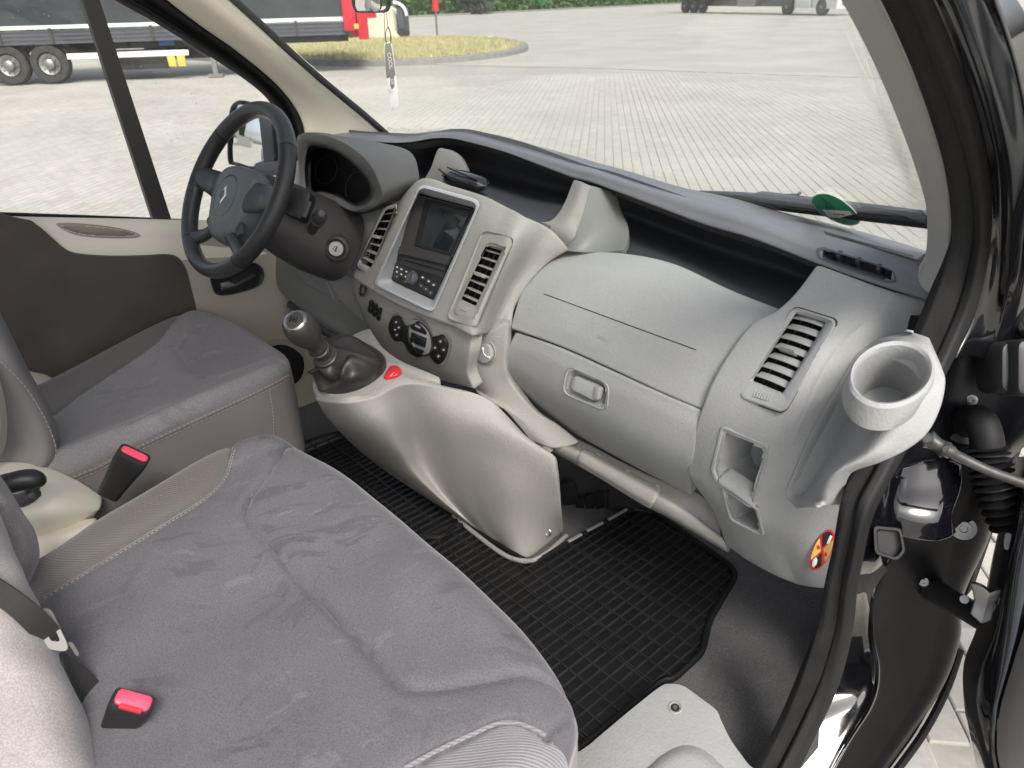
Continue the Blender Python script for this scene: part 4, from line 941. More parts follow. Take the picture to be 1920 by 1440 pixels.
# wiring bellows
bw = thing('wiring_bellows', P(1820, 790, d=1.06), 'black corrugated rubber wiring bellows between pillar and open door', 'bellows')
mb = MB(); mb.tube(crn([P(1806, 800, d=1.1), P(1818, 788, d=1.06), P(1838, 790, d=1.03), P(1848, 815, d=1.02), P(1852, 840, d=1.02)], 24), .021, 16); mb.build('elbow', M['rubber'], bw)
path = crn([P(1852, 838, d=1.02), P(1858, 880, d=1.02), P(1872, 930, d=1.02), P(1895, 985, d=1.02)], 60)
mb = MB(); mb.tube(path, [.0215+.0065*math.sin(i*6.283/5.2) for i in range(60)], 18); mb.build('corrugated_sleeve', M['rubber'], bw)
c = P(1806, 790, d=1.09); mb = MB(); mb.tube([c+(P(1820, 788, d=1.06)-c).normalized()*q for q in (-.01, 0, .012, .013)], [.034, .034, .034, .028], 18); mb.build('collar', M['black'], bw)
# ================================================================== dashboard
D = thing('dashboard', (0, .95, .9), 'grey moulded dashboard with centre stack, glovebox and air vents', 'dashboard')
def PY(L_): return [P(a, b, y=c) for a, b, c in L_]
def hull2(o_): return [V((q[0], q[1])) for q in o_]
# ---- top pad
lip = [(560, 262, .95), (600, 258, .98), (653, 263, 1.0), (713, 267, 1.03), (767, 267, 1.08), (813, 260, 1.12), (847, 260, 1.14), (880, 267, 1.15), (947, 285, 1.15), (1013, 310, 1.14), (1073, 333, 1.13), (1120, 346, 1.12), (1220, 383, 1.10), (1320, 421, 1.09), (1412, 448, 1.08), (1537, 496, 1.07), (1641, 533, 1.06), (1749, 566, 1.05)]
cre = [(560, 252, .96), (600, 252, .99), (653, 254, 1.01), (713, 257, 1.04), (767, 258, 1.09), (813, 252, 1.13), (847, 251, 1.15), (880, 255, 1.16), (947, 274, 1.16), (1013, 294, 1.15), (1073, 313, 1.14), (1120, 325, 1.13), (1220, 357, 1.115), (1320, 388, 1.105), (1412, 416, 1.095), (1537, 465, 1.085), (1641, 499, 1.075), (1740, 528, 1.06)]
top = [(560, 249, 1.0), (600, 249, 1.05), (653, 247, 1.08), (713, 248, 1.12), (773, 252, 1.17), (813, 247, 1.2), (847, 246, 1.22), (880, 248, 1.23), (947, 267, 1.24), (1013, 285, 1.24), (1073, 303, 1.25), (1120, 316, 1.25), (1220, 347, 1.25), (1320, 369, 1.25), (1412, 396, 1.24), (1537, 427, 1.21), (1625, 453, 1.16), (1720, 484, 1.08)]
l3, c3, t3 = PY(lip), PY(cre), PY(top)
tuck = [q+V((0, .05, .004)) for q in l3]
mid3 = [a.lerp(b, .5)+V((0, -.004, .002)) for a, b in zip(l3, c3)]
c3b = [a.lerp(b, .25)+V((0, 0, .003)) for a, b in zip(c3, t3)]
far = [q+V((0, .10, -.02)) for q in t3]
hole = [V(q) for q in rq([(1532, 470), (1545, 467), (1640, 496), (1674, 508), (1680, 527), (1662, 528), (1600, 508), (1538, 486)], 6)]
mb = MB(); mb.tube(crn([q+V((0, .032, -.010)) for q in l3], 60), .011, 8); mb.build('pad_backing', M['gap'], D)
t3b = [a.lerp(b, .62)+V((0, 0, .004)) for a, b in zip(c3, t3)]
g = Grid([far, t3, t3b, c3b, c3, mid3, l3, tuck], 150, 80)
pad = g.build('top_pad', M['pad'], D, lip=.002, depth=.01, holes=[hole]); padh = caster(g.bvh())
# side demister slot with its dividers
PP = PL3(padh(1540, 478), padh(1670, 518), padh(1600, 488)); PP = PL(padh(1605, 498), V((.05, -.93, .36)))
mb = MB(); hr = [padh(q.x, q.y, .0012) for q in sc2(hole, 1.04, 1.1)]; hi = [padh(q.x, q.y, .0008) for q in sc2(hole, .98, .95)]; hd_ = [padh(q.x, q.y)+V((0, .035, -.004)) for q in sc2(hole, .96, .9)]
mb.loft([hr, hi, hd_], True, False, True); mb.build('demister_slot', M['dark'], pad)
for a, b in (((1572, 476), (1560, 494)), ((1607, 488), (1597, 506)), ((1646, 500), (1636, 520))):
    t_ = padh(*a, -.001); b_ = padh(*b, -.001); n_ = V((0, 1, 0)); s_ = V((.0025, .0, 0))
    mb = MB(); mb.box((t_+b_)/2+n_*.016+V((0, 0, -.002)), (V((1, 0, 0)), (t_-b_).normalized(), (t_-b_).normalized().cross(V((1, 0, 0)))), (.003, (t_-b_).length/2-.004, .012), .001); mb.build('slot_divider', M['tray'], pad)
# windscreen demister grille strip
mb = MB()
for k in range(46):
    f = k/45; px = 1545+f*165; py = 440+f*46
    p0 = padh(px, py-6, .0006); p1 = padh(px+5, py+1, .0006); mb.tube([p0, p1], .0008, 4)
mb.build('demister_grille', M['charcoal'], pad)

# ---- trays
rows = [PY([(640, 262, 1.16), (760, 272, 1.22), (830, 266, 1.26), (900, 275, 1.28), (960, 294, 1.28), (1020, 318, 1.26), (1080, 340, 1.25)]),
        PY([(640, 310, 1.14), (760, 315, 1.2), (830, 320, 1.26), (890, 327, 1.27), (950, 338, 1.27), (1010, 352, 1.26), (1072, 364, 1.25)]),
        PY([(640, 345, 1.05), (760, 350, 1.05), (820, 342, 1.06), (880, 355, 1.07), (935, 372, 1.09), (990, 388, 1.1), (1055, 392, 1.12)]),
        PY([(640, 372, .98), (752, 372, .95), (800, 350, .93), (860, 362, .935), (912, 382, .945), (985, 414, .96), (1045, 425, 1.0)])]
Grid(rows, 50, 40).build('open_tray', M['tray'], D, lip=.002, depth=.01)
rows = [PY([(1140, 362, 1.22), (1250, 400, 1.22), (1350, 437, 1.21), (1450, 470, 1.2), (1560, 510, 1.18)]),
        PY([(1150, 395, 1.24), (1250, 432, 1.25), (1350, 470, 1.24), (1450, 503, 1.22), (1560, 545, 1.2)]),
        PY([(1155, 440, 1.14), (1255, 470, 1.15), (1360, 515, 1.14), (1455, 550, 1.12), (1540, 580, 1.1)]),
        PY([(1150, 474, 1.075), (1250, 494, 1.075), (1360, 540, 1.075), (1455, 582, 1.075), (1530, 612, 1.07)])]
Grid(rows, 50, 40).build('open_tray', M['tray'], D, lip=.002, depth=.01)
# fin at the left end of the tray
FP = PL(P(835, 310, y=1.10), V((.6, -.75, .1)))
slab('tray_fin', FP, [V((q.x, q.y)) for q in pxline([(798, 347), (812, 312), (824, 280), (834, 279), (850, 283), (866, 294), (877, 312), (880, 330), (850, 340)], 40, True)], -.02, .0, M['trimgrey'], D, b=.003)
# support between tray halves
rows = [PY([(1000, 418, .988), (1028, 416, .996), (1046, 402, 1.02), (1060, 378, 1.06), (1076, 338, 1.10)]),
        PY([(1022, 438, .988), (1045, 428, .990), (1066, 408, 1.01), (1080, 380, 1.05), (1090, 342, 1.09)]),
        PY([(1052, 466, .994), (1072, 448, .996), (1084, 422, 1.015), (1094, 392, 1.05), (1104, 348, 1.09)])]
Grid(rows, 30, 20).build('support_post', M['post'], D, lip=.002, depth=.02)
rows = [PY([(1104, 348, 1.092), (1120, 352, 1.11), (1140, 358, 1.13), (1155, 364, 1.15)]),
        PY([(1095, 392, 1.055), (1120, 395, 1.085), (1146, 397, 1.115), (1164, 395, 1.14)]),
        PY([(1084, 424, 1.02), (1112, 428, 1.055), (1145, 428, 1.09), (1175, 420, 1.12)]),
        PY([(1072, 450, 1.0), (1105, 452, 1.035), (1140, 454, 1.06), (1177, 445, 1.09)]),
        PY([(1060, 470, .995), (1100, 471, 1.02), (1140, 470, 1.04), (1168, 466, 1.05)])]
Grid(rows, 26, 26).build('support_cheek', M['knee'], D, lip=.002, depth=.01)

# ---- centre stack
a_ = P(783, 364, y=.895); b_ = P(736, 525, y=.80)
S = PL(a_, V((1, 0, 0)).cross(b_-a_))
def SS(L_): return [S(a, b, c) for a, b, c in L_]
rows = [SS([(742, 384, -.045), (787, 338, -.012), (845, 352, -.012), (905, 371, -.012), (945, 390, -.015), (985, 410, -.02)])+PY([(1030, 436, .975), (1062, 466, .995)]),
        SS([(717, 418, -.03), (757, 395, 0), (820, 405, 0), (886, 428, 0), (926, 438, .004), (966, 447, 0)])+PY([(1002, 470, .945), (1028, 490, .975)]),
        SS([(692, 460, -.025), (728, 450, 0), (790, 470, 0), (855, 500, 0), (893, 502, .004), (935, 512, .004)])+PY([(968, 522, .915), (992, 526, .94)]),
        SS([(672, 498, -.02), (703, 513, 0), (760, 540, 0), (825, 568, 0), (858, 578, .002), (905, 577, .004)])+PY([(942, 572, .885), (964, 572, .91)]),
        SS([(664, 518, -.018), (695, 538, 0), (750, 568, 0), (815, 594, 0), (845, 605, 0), (890, 625, .0)])+PY([(925, 618, .865), (950, 606, .885)])]
VR_o = [(914, 450), (957, 459), (889, 604), (848, 589)]
VL_o = [(720, 388), (747, 381), (693, 518), (667, 500)]
BZ_o = [(788, 344), (904, 376), (812, 588), (699, 534)]
bzo = rq(BZ_o, [16, 18, 14, 12], 6)
g = Grid(rows, 110, 110)
stk = g.build('centre_stack', M['warm'], D, lip=.006, depth=.03, holes=[sc2(hull2(bzo), .96, .96), sc2(hull2(rq(VR_o, 8)), .93, .96), sc2(hull2(rq(VL_o, 5)), .9, .95)]); skh = caster(g.bvh())
# silver surround with deep walls
def sq(o_, k): return sc2(hull2(o_), k, k)
ino = rq([(783, 362), (892, 391), (813, 563), (735, 526)], [7, 7, 4, 4], 6)
bev = rq([(788, 350), (897, 381), (811, 580), (706, 532)], [14, 15, 11, 9], 6)
bz = loftpx('silver_surround', S, [(sq(bzo, 1.0), -.004), (sq(bzo, 1.0), .006), (sq(bzo, .985), .010), (bev, .010), (sq(bev, .985), .006), (ino, -.034)], M['silver'], stk)
# radio and screen modules inside it
scr = rq([(784, 365), (890, 393), (847, 484), (744, 463)], 3, 4)
rdo = rq([(743, 464), (846, 485), (814, 561), (736, 524)], 3, 4)
S2 = PL(S(810, 470, -.034), S.n)
slab('module_backing', S2, sc2(hull2(ino), 1.04, 1.04), -.030, -.001, M['softblack'], stk, b=.0005)
loftpx('display_module', S2, [(scr, .006), (sq(scr, .99), .006), ([V(q) for q in rq([(800, 374), (886, 396), (843, 478), (780, 461)], 2, 4)], .0005)], M['charcoal'], stk, cap=True)
loftpx('display_frame', S2, [([V(q) for q in rq([(797, 371), (889, 395), (846, 482), (775, 462)], 3, 4)], .000), ([V(q) for q in rq([(800, 374), (887, 397), (845, 479), (779, 460)], 3, 4)], .004), ([V(q) for q in rq([(806, 380), (882, 400), (843, 473), (787, 457)], 2, 4)], .002)], M['black'], stk)
slab('screen', S2, [V(q) for q in rq([(805, 379), (883, 399), (844, 474), (786, 458)], 2, 4)], -.001, .0018, M['screen'], stk, b=.0004)
rad_ = slab('radio', S2, rdo, -.004, .004, M['charcoal'], stk, b=.001)
def bil(q, u, v):
    a, b, c, d = [V(w) for w in q]
    return (a.lerp(b, u)).lerp(d.lerp(c, u), v)
RQ = [(743, 464), (846, 485), (814, 561), (736, 524)]
def rquad(u0, v0, u1, v1): return [bil(RQ, u0, v0), bil(RQ, u1, v0), bil(RQ, u1, v1), bil(RQ, u0, v1)]
slab('shelf_strip', S2, rq(rquad(0, -.02, 1, .17), 1, 2), .002, .008, M['charcoal'], rad_, b=.001)
slab('disc_slot', S2, rq(rquad(.2, .30, .97, .345), 1, 2), .0035, .0052, M['softblack'], rad_, b=.0002)
slab('slot_lip', S2, rq(rquad(.02, .2, .98, .225), 1, 2), .0035, .0055, M['black'], rad_, b=.0002)
slab('key_panel', S2, rq(rquad(.0, .46, 1, 1), 2, 2), .0035, .0048, M['black'], rad_, b=.0004)
c_ = bil(RQ, .1, .28); slab('eject_button', S2, ell(c_.x, c_.y, 4.5, 6, 20, 18), .0035, .006, M['black'], rad_, b=.0006)
kc = bil(RQ, .45, .73); kp = S2(kc.x, kc.y, .004)
mb = MB(); mb.lathe(kp, S.n, [(0, .0135), (.006, .0135), (.012, .0115), (.014, .010), (.012, .007), (.0115, 0)], 28, False, True); mb.build('volume_knob', M['dark'], rad_)
for u, v in ((.07, .58), (.16, .60), (.27, .62), (.08, .72), (.18, .74), (.28, .76), (.40, .56), (.62, .62), (.76, .66), (.88, .70), (.64, .83), (.76, .86), (.88, .9), (.09, .86), (.3, .9)):
    c = bil(RQ, u, v); o2 = rq([(c.x-4.5, c.y-5.2), (c.x+4.5, c.y-3.4), (c.x+3.9, c.y+5.2), (c.x-4.9, c.y+3.4)], 1.5, 2)
    kb_ = slab('key', S2, o2, .0045, .0062, M['charcoal'], rad_, b=.0006)
    if v < .8 and (u < .3 or u > .6): slab('key_print', S2, sc2(o2, .38, .3), .0058, .0064, M['white'], kb_, b=.0001)
    else: slab('key_print', S2, sc2(o2, .22, .2), .0058, .0064, M['silver'], kb_, b=.0001)

# ---- air vents
def vent(pl, outer, opening, n, label, tilt, chord=.012, tab=3, wheel=None, thick=.0014, mat='warm', r=9, bow=.0):
    ro = hull2(rq(outer, r, 5)); ri = hull2(rq(opening, 4, 5))
    fr = loftpx('air_vent', pl, [(sc2(ro, 1.0, 1.0), -.006), (ro, .004), (sc2(ro, .985, .99), .0065), (sc2(ro, .95, .97), .0078), (sc2(ri, 1.16, 1.05), .0065), (ri, .001), (sc2(ri, .99, .99), -.03)], M[mat], D)
    loftpx('vent_gap_shade', pl, [(sc2(ro, 1.045, 1.02), .0016), (sc2(ro, .99, .99), .0026)], M['gap'], fr)  # dark ring paints the shaded gap round the vent frame
    loftpx('vent_cavity', pl, [(sc2(ri, 1.0, 1.0), -.028), (sc2(ri, .5, .5), -.03)], M['softblack'], fr, cap=True)
    tl, tr, br, bl = [V(q) for q in opening]
    for k in range(n):
        f = (k+.5)/n
        a = tl.lerp(bl, f); b = tr.lerp(br, f)
        A = pl(a.x, a.y, -.003); B = pl(b.x, b.y, -.003); u = (B-A).normalized(); up_ = pl.n.cross(u)
        if up_.z < 0: up_ = -up_
        ch = (-pl.n*math.cos(tilt)+up_*math.sin(tilt)).normalized(); th = ch.cross(u).normalized()
        mbx = MB(); L2 = (B-A).length
        rings = []
        for s in range(9):
            x = s/8; bulge = bow*(1-(2*x-1)**2)
            c = A.lerp(B, x)+pl.n*bulge
            rings.append([c+th*thick*.4, c+ch*.001+th*thick, c+ch*chord+th*thick, c+ch*chord-th*thick, c+ch*.001-th*thick, c-th*thick*.4])
        mbx.loft(rings, True, True, True); sl_ = mbx.build('slat', M[mat], fr, sharp=30)
        if k == tab:
            mbt = MB()
            for s in range(10):
                c = A.lerp(B, .22+.056*s)+pl.n*.003
                mbt.box(c, (u, th, pl.n), (L2*.02, .0035, .005), .0008)
            mbt.box(A.lerp(B, .47)+pl.n*.001, (u, th, pl.n), (L2*.29, .0028, .004), .001)
            mbt.build('slider', M[mat], sl_)
    for x in (.3, .7):   # cross vanes deep inside
        a = tl.lerp(tr, x); b = bl.lerp(br, x); A = pl(a.x, a.y, -.022); B = pl(b.x, b.y, -.022); mbx = MB(); mbx.tube([A, B], .0012, 4); mbx.build('vane', M['charcoal'], fr)
    if wheel:
        wl = hull2(rq(wheel, 5, 4)); loftpx('wheel_slot', pl, [(sc2(wl, 1.1, 1.2), .0052), (wl, -.002)], M['black'], fr, cap=True)
        a, b, c, d = [V(q) for q in wheel]; mbx = MB()
        for s in range(9):
            f = (s+.5)/9; q = (a.lerp(b, f)).lerp(d.lerp(c, f), .5); e = pl(q.x, q.y, .0035+.003*(1-(2*f-1)**2)); u = (pl(b.x, b.y)-pl(a.x, a.y)).normalized(); mbx.box(e, (u, pl.n.cross(u), pl.n), ((pl(b.x, b.y)-pl(a.x, a.y)).length/22, .0045, .003), .0006)
        mbx.build('thumb_wheel', M[mat], fr)
    if label: fr['label'] = label
    return fr
SV = PL(S.p0+S.n*.004, S.n)
# recess around the right centre vent
rcs = hull2(rq([(905, 432), (965, 447), (897, 614), (838, 596)], 14, 6))
loftpx('vent_recess', SV, [(sc2(rcs, 1.02, 1.01), .004), (rcs, .001), (sc2(hull2(rq(VR_o, 9, 6)), 1.05, 1.02), -.008)], M['warm'], D)
vent(PL(S.p0-S.n*.004, S.n), VR_o, [(914, 462), (941, 470), (892, 574), (862, 560)], 7, 'light grey air vent right of the radio', .25, tab=3, wheel=[(863, 569), (883, 577), (880, 588), (860, 580)])
VLP = PL3(skh(724, 400, .0), skh(690, 490, .0), skh(715, 460, .0))
vent(VLP, VL_o, [(722, 395), (740, 391), (696, 502), (676, 490)], 7, 'light grey air vent left of the radio, partly hidden by the silver surround', .25, tab=3, wheel=[(677, 492), (692, 500), (690, 508), (674, 500)])

# ---- lower centre panel with climate controls
a_ = P(700, 560, y=.80); b_ = P(790, 705, y=.79)
C2 = PL(P(770, 640, y=.795), V((1, 0, 0)).cross(V((0, .02, -.12))))
def CC(L_): return [C2(a, b, c) for a, b, c in L_]
rows = [CC([(664, 516, -.03), (700, 540, -.012), (760, 572, -.01), (820, 598, -.01), (884, 626, -.012)]),
        CC([(668, 555, -.02), (705, 588, 0), (765, 620, 0), (828, 648, 0), (879, 662, 0)]),
        CC([(686, 598, -.015), (717, 630, 0), (771, 662, .0), (828, 688, 0), (875, 698, 0)]),
        CC([(704, 640, -.012), (730, 668, -.004), (776, 694, -.004), (826, 712, -.004), (886, 727, -.004)])]
loop = [V((q.x, q.y)) for q in pxline([(733, 604), (741, 591), (752, 594), (760, 608), (768, 612), (774, 603), (786, 600), (800, 614), (806, 630), (818, 630), (830, 627), (841, 640), (841, 660), (832, 678), (822, 680), (812, 668), (806, 658), (797, 664), (786, 668), (770, 658), (760, 640), (750, 638), (742, 636), (733, 620)], 90, True)]
g = Grid(rows, 70, 60)
lcp = g.build('lower_centre_panel', M['warm'], D, lip=.004, depth=.02)
# climate unit: two rounded lobes and a ringed display
clm = loftpx('climate_unit', C2, [(sc2(loop, 1.06, 1.07), .000), (sc2(loop, 1.05, 1.06), .003), (sc2(loop, 1.01, 1.01), .001), (sc2(loop, .99, .99), .0015)], M['warm'], D)
slab('control_plate', C2, loop, -.002, .004, M['black'], clm, b=.0015)
rg_o = ell(788, 634, 22, 37, -25, 40)
loftpx('display_ring', C2, [(rg_o, .003), (sc2(rg_o, .98, .98), .0075), (sc2(rg_o, .84, .88), .0075), (sc2(rg_o, .80, .85), .005)], M['chrome'], clm)
slab('ring_plate', C2, sc2(rg_o, .84, .88), .003, .0055, M['silverwhite'], clm, b=.0003)
slab('display', C2, rq([(772, 622), (801, 634), (798, 652), (769, 640)], 2, 3), .005, .0066, M['screen'], clm, b=.0003)
slab('auto_button', C2, rq([(770, 610), (783, 603), (800, 620), (801, 628), (772, 616)], 3, 3), .005, .007, M['black'], clm, b=.0005)
slab('lower_button', C2, rq([(768, 646), (797, 658), (790, 666), (777, 660)], 3, 3), .005, .007, M['black'], clm, b=.0005)
for cx, cy in ((743, 604), (748, 614), (741, 618), (744, 628), (826, 640), (816, 652), (832, 656), (822, 668), (776, 654), (786, 659)):
    kk = slab('climate_key', C2, ell(cx, cy, 4.6, 5.6, -20, 16), .003, .0056, M['charcoal'], clm, b=.0006)
    slab('key_print', C2, ell(cx, cy, 1.9, 1.9, 0, 8), .005, .0058, M['white'], kk, b=.0001)
slab('key_print', C2, rq([(779, 608), (789, 613), (788, 617), (778, 612)], 1, 2), .0065, .0073, M['silver'], clm, b=.0001)
# rocker switches and socket
for k, (cx, cy) in enumerate(((697, 574), (705, 581), (713, 588))):
    sw = slab('rocker_switch', C2, rq([(cx-1.5, cy-13), (cx+4, cy-10), (cx+2, cy+13), (cx-5, cy+9)], 3, 4), -.001, .004, M['black'], D, b=.0012)
    slab('rocker_print', C2, ell(cx-.5, cy+3, 1.2, 2.2, 0, 8), .0035, .0046, M['steel'], sw, b=.0001)
sk = ell(678.5, 544, 5.5, 12, 8, 26); CS = PL(C2(679, 544, -.012), V((-.25, -1, .2)))
loftpx('socket', CS, [(sc2(sk, 1.1, 1.05), -.002), (sk, .005), (sc2(sk, .8, .9), .004), (sc2(sk, .7, .85), -.02)], M['steel'], D)
loftpx('socket_hole', CS, [(sc2(sk, .82, .9), .002), (sc2(sk, .5, .5), -.015)], M['softblack'], D, cap=True)
# right neighbour panel with the round phone button
rows = [PY([(882, 630, .835), (918, 626, .85), (950, 606, .875)]),
        PY([(878, 664, .835), (908, 664, .848), (946, 650, .868)]),
        PY([(875, 700, .835), (908, 706, .848), (945, 690, .868)]),
        PY([(889, 728, .85), (925, 742, .86), (958, 724, .88)]),
        PY([(935, 755, .855), (965, 772, .868), (1000, 772, .89)]),
        PY([(972, 795, .866), (1005, 806, .880), (1045, 800, .91)]),
        PY([(996, 826, .872), (1035, 836, .885), (1082, 828, .925)])]
g = Grid(rows, 30, 50); side = g.build('console_side_panel', M['warm'], D, lip=.004, depth=.02); sdh = caster(g.bvh())
c = sdh(911, 660, 0); BP = PL(c, V((.12, -1, .15)))
lo_ = ell(911, 660, 17, 22, -12, 32); loftpx('phone_button_ring', BP, [(sc2(lo_, 1.12, 1.1), .000), (lo_, .0025), (sc2(lo_, .96, .96), -.001)], M['warm'], D)
pb = slab('phone_button', BP, sc2(lo_, .93, .93), -.004, .006, M['dash'], D, b=.004)
hs = crn([BP(q[0], q[1], .0066) for q in [(905, 651), (906, 660), (911, 668), (918, 670)]], 14)
mb = MB(); mb.tube(hs, [.0024]*3+[.0012]*8+[.0024]*3, 8); mb.build('handset_symbol', M['white'], pb)
c = sdh(1015, 836, .001); TP = PL(c, V((.2, -1, .1)))
tb_ = slab('fixing_tab', TP, rq([(996, 828), (1036, 832), (1038, 846), (999, 853)], 4), -.01, .004, M['warm'], D)
mb = MB(); mb.lathe(TP(1014, 836, .003), TP.n, [(0, .007), (.003, .006), (.0025, .004), (-.002, .003)], 16, False, True); mb.build('screw', M['steel'], tb_)

# ---- airbag cover and glovebox lid
ac = [[(1058, 472, 1.02), (1165, 476, 1.035), (1262, 496, 1.04), (1370, 545, 1.045), (1470, 584, 1.05)],
      [(1015, 497, .975), (1130, 508, .985), (1238, 542, .985), (1338, 585, .985), (1428, 612, .985)],
      [(981, 545, .93), (1090, 562, .938), (1196, 602, .938), (1296, 645, .938), (1374, 676, .94)],
      [(966, 588, .904), (1068, 614, .908), (1168, 660, .908), (1262, 703, .908), (1342, 732, .912)],
      [(960, 613, .892), (1052, 646, .895), (1152, 690, .895), (1240, 731, .895), (1314, 762, .897)]]
g = Grid([PY(r) for r in ac], 90, 70); abc = g.build('airbag_cover', M['dash'], D, lip=.004, depth=.02); ach = caster(g.bvh())
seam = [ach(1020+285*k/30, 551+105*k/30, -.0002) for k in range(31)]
mb = MB(); mb.tube(seam, .0011, 6); mb.build('tear_seam_shade', M['charcoal'], abc)  # dark tube on the surface draws the shade of the seam groove
gb = [[(967, 626, .894), (1050, 657, .89), (1150, 702, .89), (1240, 743, .89), (1311, 773, .892)],
      [(955, 652, .884), (1046, 690, .88), (1146, 738, .88), (1236, 780, .88), (1305, 812, .882)],
      [(947, 684, .884), (1040, 735, .88), (1140, 786, .88), (1230, 832, .88), (1296, 866, .882)],
      [(956, 712, .905), (1045, 770, .90), (1150, 826, .90), (1230, 870, .90), (1290, 900, .902)],
      [(1000, 766, .945), (1062, 804, .945), (1150, 853, .945), (1225, 893, .945), (1292, 928, .945)]]
ho = hull2(rq([(1066, 686), (1142, 720), (1138, 770), (1056, 736)], 16, 6))
g = Grid([PY(r) for r in gb], 120, 90); gbl = g.build('glovebox_lid', M['dash'], D, lip=.004, depth=.02, holes=[sc2(ho, .93, .93)]); gbh = caster(g.bvh())
LP = PL3(P(967, 626, y=.894), P(1311, 773, y=.892), P(1140, 760, y=.88))
hi_ = hull2(rq([(1078, 702), (1134, 727), (1128, 755), (1072, 731)], 9, 6))
MB().loft([[gbh(q.x, q.y, .0006) for q in sc2(ho, 1.06, 1.06)], [gbh(q.x, q.y, .0022) for q in sc2(ho, 1.02, 1.02)], [gbh(q.x, q.y, -.002) for q in sc2(ho, .95, .95)], [gbh(q.x, q.y, -.014) for q in sc2(ho, .86, .84)]], True, False, True).build('handle_recess', M['dash'], gbl)
LP = PL(gbh(1105, 728, -.004), LP.n)
slab('latch_handle', LP, [V(q) for q in rq([(1083, 702), (1130, 722), (1124, 752), (1076, 728)], 8, 6)], -.007, .006, M['dash'], gbl, b=.004)
slab('latch_key', LP, [V(q) for q in rq([(1121, 721), (1133, 726), (1127, 750), (1117, 745)], 4, 4)], -.002, .008, M['dash'], gbl, b=.002)
# near-black strips stand in for the shade in the panel joints
for nm, pts in (('joint_shade', [(955, 618, .905), (1050, 652, .905), (1150, 697, .905), (1240, 738, .905), (1322, 772, .905)]), ):
    mb = MB(); mb.tube(PY(pts), .007, 8); mb.build(nm, M['gap'], D)

# ---- passenger end panel
X = .738
def PX(L_): return [P(a, b, x=X) for a, b in L_]
ep = [([(1533, 502, 1.06), (1580, 518, 1.058), (1620, 532, 1.055), (1676, 551, 1.055)], (1712, 560), (1748, 570)),
      ([(1496, 549, 1.035), (1545, 561, 1.03), (1598, 573, 1.025), (1648, 588, 1.03)], (1692, 598), (1738, 600)),
      ([(1458, 584, 1.0), (1508, 600, .995), (1556, 612, .99), (1604, 621, .998)], (1660, 630), (1726, 628)),
      ([(1412, 610, .97), (1478, 640, .962), (1528, 652, .957), (1566, 662, .968)], (1636, 680), (1700, 690)),
      ([(1370, 664, .932), (1430, 690, .925), (1484, 708, .922), (1535, 714, .935)], (1600, 740), (1668, 760)),
      ([(1338, 719, .903), (1392, 745, .897), (1448, 768, .895), (1506, 780, .905)], (1565, 808), (1636, 828)),
      ([(1319, 767, .888), (1366, 790, .882), (1424, 814, .88), (1482, 830, .89)], (1545, 858), (1612, 872)),
      ([(1303, 816, .882), (1346, 838, .875), (1404, 860, .873), (1462, 880, .885)], (1522, 903), (1592, 915)),
      ([(1292, 866, .884), (1332, 888, .875), (1390, 914, .873), (1445, 934, .885)], (1510, 948), (1578, 950)),
      ([(1299, 902, .89), (1346, 938, .885), (1402, 964, .883), (1452, 980, .893)], (1510, 998), (1566, 1010)),
      ([(1340, 962, .925), (1372, 990, .918), (1421, 1012, .912), (1470, 1034, .915)], (1515, 1050), (1556, 1056)),
      ([(1363, 1022, .955), (1402, 1050, .945), (1450, 1076, .935), (1494, 1094, .935)], (1520, 1098), (1547, 1100))]
rows = []
for fr_, sm, re in ep:
    f3 = PY(fr_); f3.insert(3, f3[2].lerp(f3[3], .82)); e3 = P(*re, x=X); m3 = P(*sm, d=((f3[-1]-CAM).dot(FW)*.45+(e3-CAM).dot(FW)*.55)); rows.append(f3+[f3[-1].lerp(m3, .2), m3, e3])
VP_o = [(1487, 574), (1572, 601), (1471, 776), (1381, 744)]
pk1 = hull2(rq([(1358, 804), (1436, 838), (1431, 872), (1414, 925), (1408, 948), (1350, 905), (1340, 880)], 8, 5))
pk2 = hull2(rq([(1358, 914), (1419, 953), (1430, 1002), (1372, 972)], 9, 5))
g = Grid(rows, 110, 130); eph = caster(g.bvh())
enp = g.build('end_panel', M['dash'], D, lip=.005, depth=.03, holes=[sc2(hull2(rq(VP_o, 8)), .95, .96), sc2(pk1, .95, .96), sc2(pk2, .93, .93)])
VPP = PL3(eph(1489, 580, -.002), eph(1560, 602, -.002), eph(1420, 760, -.002))
vent(VPP, VP_o, [(1492, 588), (1549, 604), (1468, 737), (1411, 714)], 7, 'pale grey air vent beside the cup holder', .95, chord=.014, tab=3, wheel=[(1410, 733), (1455, 746), (1451, 756), (1406, 742)], mat='dash', r=16, bow=.004, thick=.0012)
# pockets
def pocket(name, o_, shift, depth, cap='charcoal'):
    rim0 = [eph(q.x, q.y, .0006) for q in sc2(o_, 1.17, 1.10)]; rim = [eph(q.x, q.y, .0035) for q in sc2(o_, 1.09, 1.055)]; rim_b = [eph(q.x, q.y, .0030) for q in sc2(o_, 1.02, 1.02)]; inn_ = [eph(q.x, q.y, -.003) for q in sc2(o_, .97, .97)]
    deep = [q+V((shift, depth, 0)) for q in inn_]
    return MB().loft([rim0, rim, rim_b, inn_, deep], True, False, True).build(name, M['dash'], D)
pocket('upper_pocket', pk1, .012, .075)
pocket('lower_pocket', pk2, .012, .07)
mb = MB(); sh0 = [(1352, 905), (1372, 918), (1395, 934), (1416, 950)]
g2 = Grid([[eph(a, b-18, -.001)+V((.004, .02, 0)) for a, b in sh0], [eph(a, b-8, .002) for a, b in sh0], [eph(a, b+2, .004) for a, b in sh0], [eph(a, b+8, -.002)+V((0, .01, 0)) for a, b in sh0]], 16, 14)
